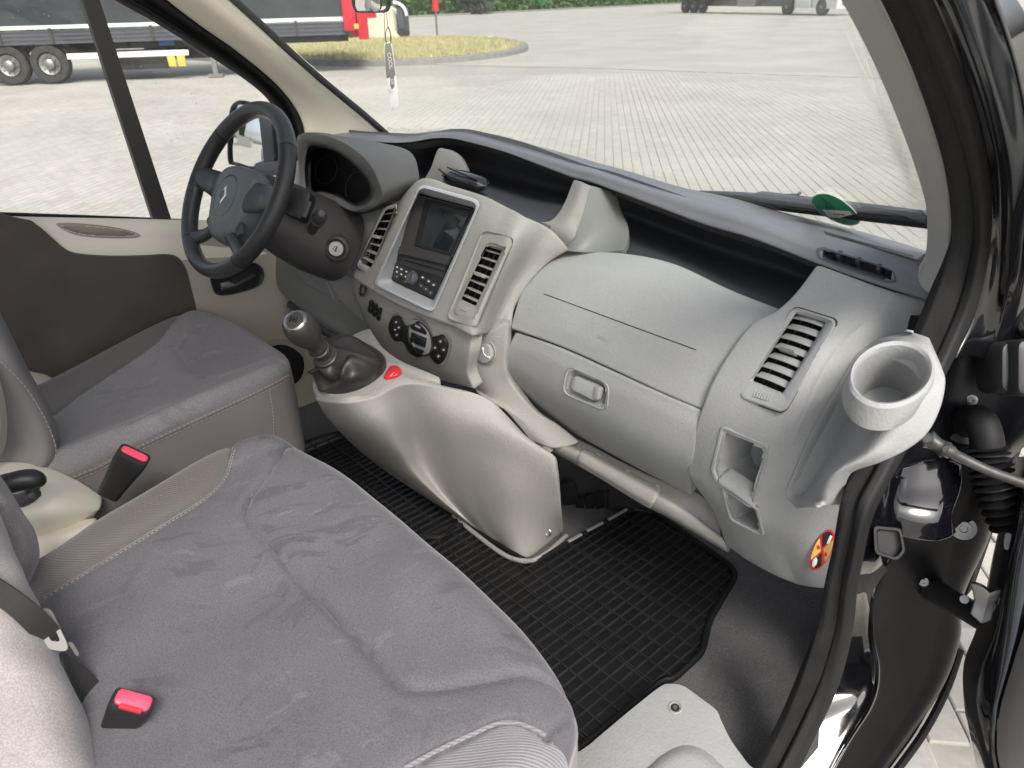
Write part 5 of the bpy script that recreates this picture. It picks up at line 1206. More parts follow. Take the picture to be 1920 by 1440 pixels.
g2.build('pocket_shelf', M['dash'], D, lip=.003, depth=.01)

# ---- cup holder insert
L1 = [(1700, 622), (1689, 623), (1647, 634), (1614, 659), (1578, 712), (1532, 792), (1508, 840), (1490, 885), (1477, 925), (1495, 950)]
A_ = [(1716, 625), (1708, 632), (1675, 650), (1640, 690), (1606, 750), (1582, 806), (1560, 845), (1532, 888), (1512, 922), (1525, 948)]
B_ = [(1730, 629), (1740, 650), (1722, 690), (1690, 730), (1660, 770), (1640, 815), (1612, 850), (1560, 886), (1545, 920), (1550, 947)]
R1 = [(1742, 634), (1766, 690), (1769, 718), (1758, 762), (1735, 806), (1700, 838), (1650, 864), (1595, 886), (1582, 920), (1578, 946)]
dl = [eph(a, b, .004) for a, b in L1]; dl[0] = P(1700, 622, d=.945)
da = [.94, .92, .905, .905, .915, .92, .92, .94, .96, .97]
db = [.935, .88, .872, .87, .872, .878, .885, .91, .95, .975]
dr = [.93, .875, .858, .855, .858, .866, .878, .912, .975, .99]
rows = [dl, [P(a, b, d=min(q, (eph(a, b, .006)-CAM).dot(FW))) if 2 < k < 9 and False else (eph(a, b, .007) if 2 < k < 9 else P(a, b, d=q)) for k, ((a, b), q) in enumerate(zip(A_, da))], [P(a, b, d=q) for (a, b), q in zip(B_, db)], [P(a, b, d=q) for (a, b), q in zip(R1, dr)], [P(a-4, b+3, d=q+.025) for (a, b), q in zip(R1, dr)], [P(a-24, b+3, d=q+.09) for (a, b), q in zip(R1[:7], dr)]+[P(a-4, b+1, d=q+.02) for (a, b), q in zip(R1[7:], dr[7:])]]
cg = Grid(rows, 90, 60)
chd = cg.build('cup_holder', M['dash'], D, lip=.0008, depth=.002, holes=[ell(1670, 706, 78, 60, -14, 40)]); chd['label'] = 'round pale grey cup holder at the passenger end'
def sc_ring(r, k):
    c = sum(r, V((0, 0, 0)))/len(r); return [c+(q-c)*k for q in r]
cc = P(1671, 703, d=.815); ca_ = V((.10, -.32, .94)).normalized(); CP = PL(cc, ca_)
ri_ = [CP(q.x, q.y) for q in ell(1670, 702, 70, 51, -14, 48)]
ro_ = [CP(q.x, q.y, 0) for q in ell(1671, 704, 84, 64, -14, 48)]; CPl = PL(cc-ca_*.028, ca_); rlow = [CPl(q.x, q.y) for q in ell(1654, 741, 76, 66, -14, 48)]; cbt = P(1652, 762, d=.90); ccn = sum(ri_, V((0, 0, 0)))/48; ribot = [cbt+(q-ccn)*.74 for q in ri_]
rmid = [a.lerp(b, .5)+ca_*.004 for a, b in zip(ri_, ro_)]
cin = sum(ri_, V((0, 0, 0)))/48
def down(r, h, k): return [cin+(q-cin)*k-V((0, 0, h)) for q in r]
MB().loft([[CAM+(q-CAM)*1.12 for q in sc_ring(rlow, .97)], rlow, [a.lerp(b, .5) for a, b in zip(rlow, ro_)], [q-ca_*.006 for q in ro_], [a.lerp(b, .12)+ca_*.001 for a, b in zip(ro_, ri_)], rmid, [a.lerp(b, .12)+ca_*.001 for a, b in zip(ri_, ro_)], [q-ca_*.006 for q in ri_], [a.lerp(b, .5) for a, b in zip(ri_, ribot)], ribot], True, False, True).build('cup_well', M['dash'], D)

# ---- moulded shelf under the glovebox
sx_ = [(1030, 1092, 1155, 1228, 1290, 1348), ]
rows = [PY([(1040, 806, .95), (1100, 832, .955), (1160, 864, .955), (1230, 898, .95), (1300, 922, .96), (1352, 962, .985)]),
        PY([(1036, 816, .932), (1096, 843, .936), (1156, 876, .936), (1226, 913, .932), (1282, 943, .93), (1350, 1000, .965)]),
        PY([(1028, 822, .908), (1090, 849, .908), (1150, 883, .908), (1216, 921, .904), (1272, 951, .908), (1355, 1008, .955)]),
        PY([(1024, 832, .900), (1086, 860, .900), (1146, 895, .900), (1208, 932, .897), (1265, 962, .902), (1358, 1020, .953)]),
        PY([(1026, 842, .908), (1086, 872, .908), (1146, 907, .908), (1206, 944, .905), (1262, 973, .910), (1361, 1032, .960)]),
        PY([(1030, 846, .94), (1088, 876, .94), (1148, 911, .94), (1208, 948, .94), (1264, 977, .945), (1364, 1036, .99)])]
g = Grid(rows, 60, 40); shf = g.build('lower_shelf', M['warm'], D, lip=.002, depth=.01, sharp=60); shh = caster(g.bvh())
def cov(px, py, h): return shh(px, py, h)
rows = [[cov(a, b, .0045) for a, b in r] for r in ([(1098, 845), (1150, 874), (1200, 900), (1236, 920)], [(1092, 851), (1146, 882), (1198, 911), (1230, 929)], [(1088, 860), (1142, 892), (1192, 922), (1224, 940)], [(1088, 870), (1140, 901), (1190, 932), (1218, 948)])]
Grid(rows, 30, 20).build('shelf_cover', M['warm'], D, lip=.004, depth=.006, sharp=60)
for cx, cy in ((1120, 857), (1176, 889), (1232, 918)):
    q = shh(cx, cy, .004); mb = MB(); mb.lathe(q-V((0, 0, .001)), V((.15, -.5, .85)).normalized(), [(0, .0065), (.0022, .006), (.0024, .004), (.001, 0)], 16); mb.build('shelf_clip', M['trimgrey'], D)
# heater box behind
hbx = thing('heater_box', P(1090, 930, y=1.12), 'dark heater box with outlet grille in the passenger footwell', 'heater box')
g = Grid([PY([(1030, 830, 1.02), (1100, 850, 1.08), (1180, 900, 1.1)]), PY([(1040, 920, 1.04), (1110, 925, 1.1), (1200, 930, 1.12)]), PY([(1050, 1000, 1.05), (1110, 980, 1.12), (1200, 950, 1.15)])], 16, 16)
g.build('casing', M['charcoal'], hbx)
HB = PL3(P(1040, 920, y=1.03), P(1110, 925, y=1.09), P(1110, 880, y=1.07))
for k in range(4):
    x = 1080+k*19; y = 938-k*5
    slab('outlet_slot', HB, rq([(x, y-4), (x+15, y-9), (x+15, y+22), (x, y+28)], 1.5, 2), .004, .006, M['softblack'], hbx, b=.0003)
slab('round_cap', HB, ell(1066, 922, 18, 20, 0, 24), .002, .012, M['black'], hbx, b=.003)

# ---- instrument cluster hood
fo_ = [(556, 262), (574, 250), (608, 254), (649, 270), (690, 303), (712, 345), (716, 370), (700, 388), (667, 398), (637, 388), (600, 374), (572, 366), (562, 320)]
bk_ = [(570, 258), (600, 252), (650, 258), (705, 266), (768, 284), (785, 325), (779, 347), (748, 378), (690, 404), (640, 396), (600, 380), (575, 370), (570, 320)]
in_ = [(577, 278), (592, 272), (618, 276), (645, 290), (675, 315), (697, 345), (702, 365), (692, 380), (667, 389), (638, 373), (600, 362), (577, 362), (571, 317)]
def cring(L_, ys): return crn([P(a, b, y=y) for (a, b), y in zip(L_, ys)], 78, True)
yf = [.84, .84, .83, .825, .82, .82, .82, .815, .81, .81, .815, .825, .835]
yb = [.93, .95, .97, .99, 1.0, .98, .96, .93, .90, .88, .88, .89, .91]
Rf = cring(fo_, yf); Rb = cring(bk_, yb); Ri = cring(in_, [y+.008 for y in yf]); Rd = cring([(590+(a-590)*.86+8, 325+(b-325)*.86) for a, b in in_], [y+.10 for y in yf])
Rm = [a.lerp(b, .5)+V((0, 0, .004)) for a, b in zip(Rf, Rb)]
Rl = [a.lerp(b, .4)-V((0, .006, 0)) for a, b in zip(Rf, Ri)]
cl_ = thing('instrument_cluster', P(640, 330, y=.9), 'dark instrument cluster under a charcoal hood behind the steering wheel', 'instrument cluster')
MB().loft([Rb, Rm, Rf, Rl, Ri, Rd], True).build('hood', M['hood'], cl_, sharp=60)
MB().loft([Rd, [V((q.x, q.y+.006, q.z)) for q in inset(Rd, .03)]], True, False, True).build('dial_face', M['softblack'], cl_)
mb = MB(); ctr = sum(Rd, V((0, 0, 0)))/len(Rd)
CLP = PL(ctr+V((0, -.008, 0)), V((0, -1, .25)))
mb.tube([CLP(q.x, q.y) for q in ell(672, 352, 24, 30, 15, 40)], .0015, 6, closed=True); mb.tube([CLP(q.x, q.y) for q in ell(612, 318, 20, 27, 15, 40)], .0015, 6, closed=True); mb.build('dial_ring', M['charcoal'], cl_)
slab('lens', PL(ctr+V((0, -.03, 0)), V((0, -1, .3))), [V(q) for q in rq([(585, 285), (640, 292), (694, 350), (690, 378), (655, 380), (585, 355)], 12, 5)], -.001, .0, M['glass'], cl_, b=.0003) if False else None
# dash end left of the hood
rows = [PY([(528, 330, .90), (552, 306, .88), (572, 296, .90)]), PY([(520, 365, .86), (548, 352, .85), (575, 350, .87)]), PY([(535, 395, .84), (560, 385, .83), (610, 395, .85)]), PY([(545, 420, .84), (600, 420, .83), (660, 420, .85)])]
Grid(rows, 20, 24).build('dash_end', M['dash'], D, lip=.003, depth=.02)
# surround between hood, column and stack
rows = [PY([(640, 396, .86), (690, 400, .88), (745, 375, .92), (760, 372, .94)]), PY([(655, 425, .85), (685, 425, .86), (715, 412, .88), (735, 405, .9)]), PY([(660, 470, .84), (672, 470, .845), (690, 460, .86), (705, 450, .88)]), PY([(655, 520, .84), (662, 520, .84), (670, 518, .845), (680, 515, .86)])]
Grid(rows, 24, 30).build('stack_flank', M['dash'], D, lip=.003, depth=.02)
# lower dash on the driver side
rows = [PY([(486, 466, .80), (540, 470, .81), (600, 496, .825), (640, 510, .835), (672, 520, .84)]),
        PY([(500, 500, .79), (556, 525, .80), (608, 543, .815), (645, 552, .825), (676, 558, .83)]),
        PY([(524, 540, .79), (578, 572, .80), (620, 590, .815), (656, 600, .825), (688, 606, .83)]),
        PY([(545, 566, .80), (598, 608, .81), (640, 630, .82), (668, 640, .83), (700, 648, .835)]),
        PY([(552, 574, .85), (602, 616, .86), (645, 638, .87), (672, 645, .88), (705, 655, .88)])]
g = Grid(rows, 50, 40); kn = g.build('knee_panel', M['knee'], D, lip=.004, depth=.03); knh = caster(g.bvh())
rows = [[knh(a, b, .003) for a, b in r] for r in ([(533, 482), (575, 492), (602, 508)], [(548, 500), (590, 515), (618, 540)], [(570, 530), (602, 545), (625, 560)])]
Grid(rows, 16, 16).build('fuse_flap', M['knee'], D, lip=.003, depth=.008)
rows = [[knh(a, b, .002) for a, b in r] for r in ([(608, 505), (640, 515), (664, 524)], [(622, 535), (650, 548), (668, 552)], [(640, 560), (660, 585), (680, 600)])]
Grid(rows, 16, 16).build('knee_flank', M['trimgrey'], D, lip=.003, depth=.008)
# shelf edge low down
mb = MB(); mb.tube(crn(PY([(545, 570, .80), (600, 613, .81), (650, 642, .825), (690, 640, .84)]), 24), .012, 12); mb.build('knee_edge', M['charcoal'], D)
# ================================================================== centre console, gear lever, steering
CO = thing('centre_console', (.0, .75, .56), 'warm grey plastic console sweeping from the gear lever down to the floor', 'console')
pts = [[(592, 748), (640, 757), (700, 748), (760, 722), (840, 731), (920, 754), (1000, 832)],
       [(612, 780), (662, 797), (722, 792), (775, 775), (850, 785), (932, 806), (1034, 852)],
       [(640, 812), (690, 834), (745, 840), (785, 835), (860, 845), (942, 862), (1040, 888)],
       [(680, 848), (722, 873), (770, 882), (805, 885), (870, 905), (952, 920), (1046, 930)],
       [(740, 892), (780, 918), (820, 932), (845, 941), (892, 962), (962, 978), (1051, 966)],
       [(850, 962), (868, 976), (890, 992), (915, 1010), (946, 1032), (986, 1046), (1056, 996)]]
ys = [[.55, .538, .585, .66, .75, .812, .862],
      [.585, .57, .605, .695, .752, .80, .862],
      [.635, .62, .648, .730, .772, .81, .862],
      [.69, .68, .702, .762, .791, .818, .88],
      [.76, .755, .768, .798, .812, .833, .91],
      [.835, .83, .835, .84, .845, .857, .975]]
rows = [[P(a, b, y=y) for (a, b), y in zip(r, yy)] for r, yy in zip(pts, ys)]
topr = [q+V((.0, .018, .010)) for q in rows[0]]
lefts = [r[0]+V((-.03, .05, -.0)) for r in rows]
rows2 = [[l]+r for l, r in zip(lefts, rows)]
g = Grid(rows2, 90, 70); cg_ = g.build('shell', M['warm'], CO, lip=.003, depth=.01, sharp=60); coh = caster(g.bvh())
c = coh(1027, 998, .0); 
mb = MB(); n_ = V((.3, -.9, .1)).normalized(); mb.lathe(c, n_, [(-.004, .003), (-.001, .004), (.001, .007), (.002, .008), (0, .010)], 18, True, False); mb.build('screw', M['steel'], CO)
# foot lip against the mat
ft = [P(a, b, z=.562) for a, b in ((850, 966), (890, 1000), (945, 1040), (986, 1052), (1020, 1040), (1062, 1004))]
mb = MB(); mb.tube(crn(ft, 24), .0055, 10); mb.build('foot_flange', M['trimgrey'], CO)
# deck round the boot
DK = PL3(P(600, 746, y=.548), P(700, 640, y=.74), P(850, 728, y=.745))
deck = [V((q.x, q.y)) for q in pxline([(588, 728), (606, 700), (640, 655), (690, 628), (703, 640), (722, 665), (758, 690), (812, 713), (826, 722), (800, 726), (765, 722), (735, 738), (690, 752), (632, 760), (600, 752)], 90, True)]
slab('deck', DK, deck, -.012, .004, M['warm'], CO, b=.004)
# hazard switch
hz = [V((q.x, q.y)) for q in pxline([(721, 712), (727, 700), (735, 692), (748, 693), (754, 702), (744, 710), (730, 714)], 40, True)]
hzb = slab('hazard_switch', DK, hz, .002, .012, M['red'], CO, b=.004); hzb['label'] = 'red hazard light switch'
mb = MB(); tri = [DK(q[0], q[1], .0128) for q in ((732, 705), (744, 703), (739, 698))]; mb.tube(tri, .0006, 5, closed=True); mb.build('triangle_mark', M['white'], hzb)

GL = thing('gear_lever', P(655, 690, y=.63), 'gear lever with grey knob, chrome cap and creased leather boot', 'gear lever')
bo = [DK(q.x, q.y, .005) for q in [V((w.x, w.y)) for w in pxline([(594, 710), (606, 690), (628, 665), (655, 648), (685, 648), (710, 662), (724, 680), (718, 700), (690, 722), (655, 736), (620, 738), (600, 728)], 72, True)]]
top_c = P(610, 668, y=.555); kn_c = P(562, 612, y=.50); ax = (kn_c-top_c).normalized()
u_ = ax.cross(V((0, 0, 1))).normalized(); w_ = ax.cross(u_)
coll = [top_c+u_*(.021*math.cos(2*math.pi*j/72))+w_*(.021*math.sin(2*math.pi*j/72)) for j in range(72)]
# match the collar start to the base ring
best = min(range(72), key=lambda k: sum((coll[(j+k) % 72]-bo[j]).length for j in range(0, 72, 6)))
best2 = min(range(72), key=lambda k: sum((coll[(k-j) % 72]-bo[j]).length for j in range(0, 72, 6)))
c1 = [coll[(j+best) % 72] for j in range(72)]; c2 = [coll[(best2-j) % 72] for j in range(72)]
coll = c1 if sum((a-b).length for a, b in zip(c1, bo)) < sum((a-b).length for a, b in zip(c2, bo)) else c2
bc = sum(bo, V((0, 0, 0)))/72; rings = []; rb_ = random.Random(4)
ph = [rb_.uniform(0, 6.28) for _ in range(8)]
for i in range(26):
    f = i/25; ring = []
    for j in range(72):
        a = 2*math.pi*j/72
        p = bo[j].lerp(coll[j], f)
        axis_p = bc.lerp(top_c, f); rdir = p-axis_p; rr_ = rdir.length
        bulge = .30*math.sin(math.pi*min(1, f*1.15))**1.0*(1-f*.35)*.55
        fold = .30*math.sin(math.pi*f)*(math.sin(3*a+5.5*f+ph[0])*.5+math.sin(5*a-7*f+ph[1])*.34+math.sin(2*a+11*f+ph[2])*.5+math.sin(8*a+9*f+ph[3])*.18)
        p = axis_p+rdir*(1+bulge+fold)+V((0, 0, .012*math.sin(math.pi*f)+.010*math.sin(math.pi*f)*math.sin(4*a+8*f+ph[4])))
        if f == 0: p = bo[j]
        ring.append(p)
    rings.append(ring)
MB().loft(rings, True).build('boot', M['boot'], GL, sharp=80)
MB().loft([[q+DK.n*.0 for q in bo], [q+DK.n*.006 for q in [w+(w-bc).normalized()*.001 for w in bo]], [q+DK.n*.007 for q in inset(bo, .004)], [q+DK.n*.001 for q in inset(bo, .007)]], True).build('boot_ring', M['charcoal'], GL)
mb = MB(); mb.lathe(top_c-ax*.004, ax, [(0, .020), (.002, .0225), (.006, .0225), (.008, .0195), (.011, .0195), (.012, .016), (.03, .0135), (.06, .012)], 30); mb.build('shaft', M['boot'], GL)
L_k = (kn_c-top_c).length
mb = MB(); mb.lathe(top_c+ax*.022, ax, [(0, .0145), (.003, .019), (.007, .0195), (.009, .017), (.013, .0165), (.016, .018), (.020, .0165), (.030, .0165), (.042, .0205), (.058, .0262), (.074, .0290), (.088, .0288), (.098, .0262), (.105, .022), (.109, .017)], 36); mb.build('knob', M['boot'], GL)
mb = MB(); tp = top_c+ax*.022+ax*.109; mb.lathe(tp-ax*.008, ax, [(0, .0225), (.003, .0225), (.007, .0195), (.009, .015), (.010, .008), (.010, 0)], 32); mb.build('chrome_cap', M['capchrome'], GL)
mb = MB()
for k in (-1, 0, 1):
    a = tp+ax*.003+u_*(.006*k); mb.tube([a+w_*.006, a-w_*.006], .0009, 5)
a = tp+ax*.003; mb.tube([a+u_*.006, a-u_*.006], .0009, 5); mb.build('shift_pattern', M['black'], GL)

# ---- steering wheel
WC = V((-.478, .606, 1.304)); wt, wy = rad(32.6), rad(3.0)
wn_ = V((math.sin(wy)*math.cos(wt), -math.cos(wy)*math.cos(wt), math.sin(wt))); wu = V((math.cos(wy), math.sin(wy), 0)); wv = wn_.cross(wu)
if wv.z < 0: wv = -wv
def W(u, v, h=0): return WC+wu*u+wv*v+wn_*h
SW = thing('steering_wheel', WC-V((0, 0, .2)), 'dark leather steering wheel with diamond emblem on the hub', 'steering wheel')
def rimseg(a0, a1, R, rx, ry, n=40):
    rings = []
    for i in range(n+1):
        a = rad(a0+(a1-a0)*i/n); er = wu*math.cos(a)+wv*math.sin(a)
        rings.append([WC+er*(R+rx*math.cos(t))+wn_*(ry*math.sin(t)) for t in [2*math.pi*k/20 for k in range(20)]])
    return MB().loft(rings, True, True, True)
for a0, a1, mt in ((38, 142, 'leather2'), (142.6, 187, 'leather'), (187.6, 229, 'leather2'), (229.6, 310, 'leather2'), (310.6, 397.4, 'leather')):
    rimseg(a0, a1, .1755, .0160, .0182).build('rim', M[mt], SW, sharp=50)
def spoke(pts, w0, w1, th, mat):
    rings = []
    P3 = crn([W(*q) for q in pts], 14)
    for i, p in enumerate(P3):
        f = i/13; t = (P3[min(i+1, 13)]-P3[max(i-1, 0)]).normalized(); s = wn_.cross(t).normalized(); ww = w0+(w1-w0)*f; tt_ = th*(1+.5*f*f)
        rings.append([p+s*(ww*math.cos(a))+wn_*(tt_*math.sin(a)) for a in [2*math.pi*k/16 for k in range(16)]])
    MB().loft(rings, True, True, True).build('spoke', M[mat], SW, sharp=60)
for s in (-1, 1):
    spoke([(s*.058, -.008, .004), (s*.11, .0, -.008), (s*.166, .004, 0)], .034, .024, .010, 'leather2')
    spoke([(s*.030, -.088, .0), (s*.075, -.112, -.008), (s*.115, -.131, 0)], .013, .017, .009, 'leather2')
# hub cushion
hubo = [(-.078, .020), (-.072, .052), (-.044, .068), (0, .073), (.044, .068), (.072, .052), (.078, .020), (.072, -.018), (.058, -.05), (.044, -.074), (.022, -.088), (0, -.091), (-.022, -.088), (-.044, -.074), (-.058, -.05), (-.072, -.018)]
HV, HH = -.022, -.022
def hr(k, h): return crn([W(a*k, b*k+HV, h+HH) for a, b in hubo], 64, True)
hub = MB().loft([hr(.9, -.025), hr(1.0, -.012), hr(1.03, .006), hr(1.01, .018), hr(.95, .029), hr(.86, .034), hr(.55, .039), hr(.25, .041)], True, True, True).build('hub_cushion', M['airbagpad'], SW, sharp=70)
mb = MB(); mb.loft([hr(.82, -.06), hr(.95, -.03), hr(.98, -.012)], True, True, False); mb.build('hub_back', M['black'], SW)
mb = MB(); mb.tube([W(.041*math.cos(a), .002+HV+.045*math.sin(a), .0385+HH) for a in [2*math.pi*k/56 for k in range(56)]], .0012, 6, closed=True); mb.build('ring_groove', M['charcoal'], hub)
dia = [[(0, .021), (.0125, 0), (0, -.021), (-.0125, 0)], [(0, .021*.55), (.0125*.5, 0), (0, -.021*.55), (-.0125*.5, 0)]]
mb = MB()
o3 = [W(a, b+.002+HV, .0405+HH) for a, b in dia[0]]; o4 = [W(a*.97, b*.97+.002+HV, .0435+HH) for a, b in dia[0]]; i4 = [W(a*1.05, b*1.05+.002+HV, .0445+HH) for a, b in dia[1]]; i3 = [W(a, b+.002+HV, .0405+HH) for a, b in dia[1]]
mb.loft([o3, o4, i4, i3], True); mb.build('emblem', M['chrome'], hub, sharp=20)
mb = MB(); mb.tube([W(-.010, -.058+HV, .0365+HH), W(-.004, -.060+HV, .0365+HH), W(.004, -.057+HV, .0365+HH), W(.010, -.060+HV, .0365+HH)], .0008, 5); mb.build('airbag_lettering', M['charcoal'], hub)
for s in (-1, 1):
    mb = MB(); mb.box(W(s*.060, -.068, -.006), (wu*math.cos(.6)+wv*math.sin(.6)*s, wn_, (wu*math.cos(.6)+wv*math.sin(.6)*s).cross(wn_)), (.010, .006, .022), .004); mb.build('thumb_switch', M['charcoal'], SW)

# ---- column shroud
SC = thing('column_shroud', W(0, 0, -.2), 'black steering column shroud with ignition lock and stalks', 'column shroud')
def sring(s, a, b, dx=0, dv=0): return [W(dx+a*math.copysign(abs(math.cos(t))**.75, math.cos(t)), dv+b*math.copysign(abs(math.sin(t))**.75, math.sin(t)), -s) for t in [2*math.pi*k/40 for k in range(40)]]
shm = MB().loft([sring(.035, .05, .05), sring(.05, .068, .062, 0, -.005), sring(.09, .080, .074, .004, -.012), (sring(.14, .092, .082, .010, -.018)), sring(.20, .098, .088, .014, -.022), sring(.26, .098, .088, .014, -.022)], True, True, True).build('shroud', M['charcoal'], SC, sharp=60)
sh_t = caster(obj_tree(shm))
ic = sh_t(628, 465, .008); inn2 = (V((.72, -.6, .2))).normalized()
mb = MB(); mb.lathe(ic-inn2*.012, inn2, [(0, .030), (.010, .030), (.016, .026), (.018, .022), (.014, .019), (.010, .018)], 32); mb.build('lock_ring', M['charcoal'], SC)
mb = MB(); mb.lathe(ic-inn2*.002, inn2, [(0, .0165), (.006, .0165), (.007, .0155), (.0072, .006), (.004, .005)], 28, True, True); lk = mb.build('ignition_lock', M['steel'], SC)
mb = MB(); mb.box(ic+inn2*.0052, (wv, wn_, inn2), (.006, .0012, .001)); mb.build('key_slot', M['softblack'], lk)
# wiper stalk seen end-on and audio remote
def stalk(px0, py0, d0, px1, py1, d1, r, name, mat):
    a = P(px0, py0, d=d0); b = P(px1, py1, d=d1); t = (b-a).normalized()
    mb = MB(); L_ = (b-a).length; mb.lathe(a, t, [(0, r*.8), (L_*.3, r*.85), (L_*.55, r*.8), (L_*.6, r*1.25), (L_*.68, r*1.25), (L_*.7, r*1.05), (L_*.76, r*1.05), (L_*.78, r*1.2), (L_*.86, r*1.15), (L_*.95, r*.95), (L_, r*.5)], 22); return mb.build(name, mat, SC)
stalk(585, 432, 1.60, 603, 400, 1.47, .0125, 'stalk', M['charcoal'])
mb = MB(); mb.box(P(563, 385, d=1.55), ((RT*.9-UP*.35).normalized(), (UP*.92+RT*.34).normalized(), FW), (.022, .030, .025), .008); ar = mb.build('audio_remote', M['black'], SC)
mb = MB(); mb.box(P(574, 392, d=1.522), ((RT*.9-UP*.35).normalized(), (UP*.92+RT*.34).normalized(), FW), (.007, .018, .004), .003); mb.build('remote_key', M['charcoal'], ar)
mb = MB(); mb.box(P(535, 455, d=1.62), ((RT*.8-UP*.6).normalized(), (UP*.8+RT*.6).normalized(), FW), (.022, .008, .01), .004); mb.build('tilt_lever', M['charcoal'], SC)
# ================================================================== seats
import numpy as np
def seat_cushion(bound, ctr, zf, seams, regions, parent, names, mats, R=.045, drop=.05, NR=90, NA=300, skirt=None, skirt_z=.70, skirt_name='side_skirt', skirt_mat=None):
    """cushion over a smooth closed plan outline: rounded rim, sewn grooves, one mesh per sewn panel"""
    B = crn([V((a, b, 0)) for a, b in bound], NA, True)
    ms = [1-(1-i/(NR-1))**1.6 for i in range(NR)]
    C = np.array(ctr); Bn = np.array([(q.x, q.y) for q in B])
    XY = np.zeros((NR, NA, 2)); 
    for i, m_ in enumerate(ms): XY[i] = C+(Bn-C)*m_
    dist = np.zeros((NR, NA)); Lb = np.linalg.norm(Bn-C, axis=1)
    for i, m_ in enumerate(ms): dist[i] = Lb*(1-m_)*.9
    t = np.clip(1-dist/R, 0, 1)
    Z = zf(XY[..., 0], XY[..., 1])-drop*(1-np.sqrt(np.maximum(1-t*t, 0)))
    for pl_, dep, sg in seams:
        pl_ = np.array(pl_); best = np.full(Z.shape, 9.)
        for a, b in zip(pl_[:-1], pl_[1:]):
            ab = b-a; L2 = (ab**2).sum()+1e-12
            tt = np.clip(((XY-a)@ab)/L2, 0, 1); dd_ = np.linalg.norm(XY-(a+tt[..., None]*ab), axis=-1); best = np.minimum(best, dd_)
        Z -= dep*1.1*np.exp(-(best/sg)**2)+dep*.6*np.exp(-(best/(sg*3.0))**2)
    V3 = np.concatenate([XY, Z[..., None]], -1).reshape(-1, 3)
    faces = [(i*NA+j, i*NA+(j+1) % NA, (i+1)*NA+(j+1) % NA, (i+1)*NA+j) for i in range(NR-1) for j in range(NA)]
    cen = V3[np.array(faces)].mean(1)
    reg = np.zeros(len(faces), int)
    for k, poly in regions:
        P_ = np.array(poly); x, y = cen[:, 0], cen[:, 1]; ins = np.zeros(len(cen), bool); j = len(P_)-1
        for i in range(len(P_)):
            xi, yi = P_[i]; xj, yj = P_[j]
            cnd = ((yi > y) != (yj > y)) & (x < (xj-xi)*(y-yi)/(yj-yi+1e-12)+xi); ins ^= cnd; j = i
        reg[ins] = k
    tree = BVHTree.FromPolygons([tuple(q) for q in V3], faces)
    for k in range(len(names)):
        fs = [f for f, r_ in zip(faces, reg) if r_ == k]
        used = sorted({v for f in fs for v in f}); mp = {v: i for i, v in enumerate(used)}
        o = mesh_obj(names[k], [V3[v] for v in used], [tuple(mp[v] for v in f) for f in fs], mats[k], parent, sharp=80); fixn(o)
        # keep normals up
        if sum(p.normal.z for p in o.data.polygons) < 0: o.data.flip_normals()
        o.data.shade_smooth()
    edge = [V(V3[(NR-1)*NA+j]) for j in range(NA)]; c3 = V((ctr[0], ctr[1], 0))
    def offs(k, z): return [V((q.x+(q.x-c3.x)/((q-c3).length+1e-9)*k, q.y+(q.y-c3.y)/((q-c3).length+1e-9)*k, z if z is not None else q.z)) for q in edge]
    rings = [edge, [V((q.x, q.y, q.z-.02)) for q in offs(.004, None)], [V((q.x, q.y, q.z-.06)) for q in offs(.008, None)], offs(.004, skirt_z+.05), offs(-.03, skirt_z)]
    MB().loft(rings, True).build(skirt_name, skirt_mat, parent, sharp=80)
    return caster(tree), edge
def stitches(name, pts, parent, mat='thread', r=.0007, dash=.005, gap=.003, up=.0008):
    L_ = 0; mb = MB(); acc = []
    q = crn(pts, 240)
    cum = [0]
    for a, b in zip(q[:-1], q[1:]): cum.append(cum[-1]+(b-a).length)
    tot = cum[-1]; s = 0; k = 0
    def pt(s):
        import bisect
        i = min(max(bisect.bisect_left(cum, s), 1), len(q)-1); f = (s-cum[i-1])/max(cum[i]-cum[i-1], 1e-9); return q[i-1].lerp(q[i], f)
    while s+dash < tot:
        mb.tube([pt(s), pt(s+dash)], r, 5); s += dash+gap
    return mb.build(name, M[mat], parent)

# ---- passenger double seat
PB = thing('passenger_bench', (.3, .2, .55), 'double passenger seat in marked grey velour with ribbed side bolsters', 'seat')
bb = [(-.06, -.16), (-.068, .02), (-.11, .148), (-.155, .29), (-.172, .385), (-.135, .455), (-.03, .49), (.1, .50), (.34, .498), (.5, .491), (.6, .474), (.665, .447), (.702, .40), (.722, .345), (.735, .22), (.735, 0), (.73, -.2), (.6, -.27), (.3, -.28), (.05, -.26)]
def px2(L_, z=.93): return [tuple(P(a, b, z=z).xy) for a, b in L_]
sA = px2([(60, 1135), (80, 1120), (147, 1080), (213, 1040), (280, 999), (347, 958), (380, 936), (409, 911), (425, 885), (433, 858), (438, 838), (440, 826)], .925)
sB = px2([(540, 836), (533, 846), (505, 890), (475, 930), (458, 962), (478, 992), (500, 1018), (560, 1087), (637, 1165), (706, 1238), (735, 1272), (747, 1284), (760, 1290), (775, 1292), (820, 1291), (867, 1286), (920, 1278), (958, 1270), (1000, 1264), (1040, 1262), (1068, 1268)], .925)
sC = px2([(690, 1480), (757, 1440), (821, 1403), (860, 1388), (890, 1374), (915, 1361), (935, 1354), (958, 1352), (981, 1357), (1003, 1367), (1024, 1380)], .925)
sC2 = px2([(1024, 1380), (1045, 1358), (1062, 1340), (1074, 1322)], .915)
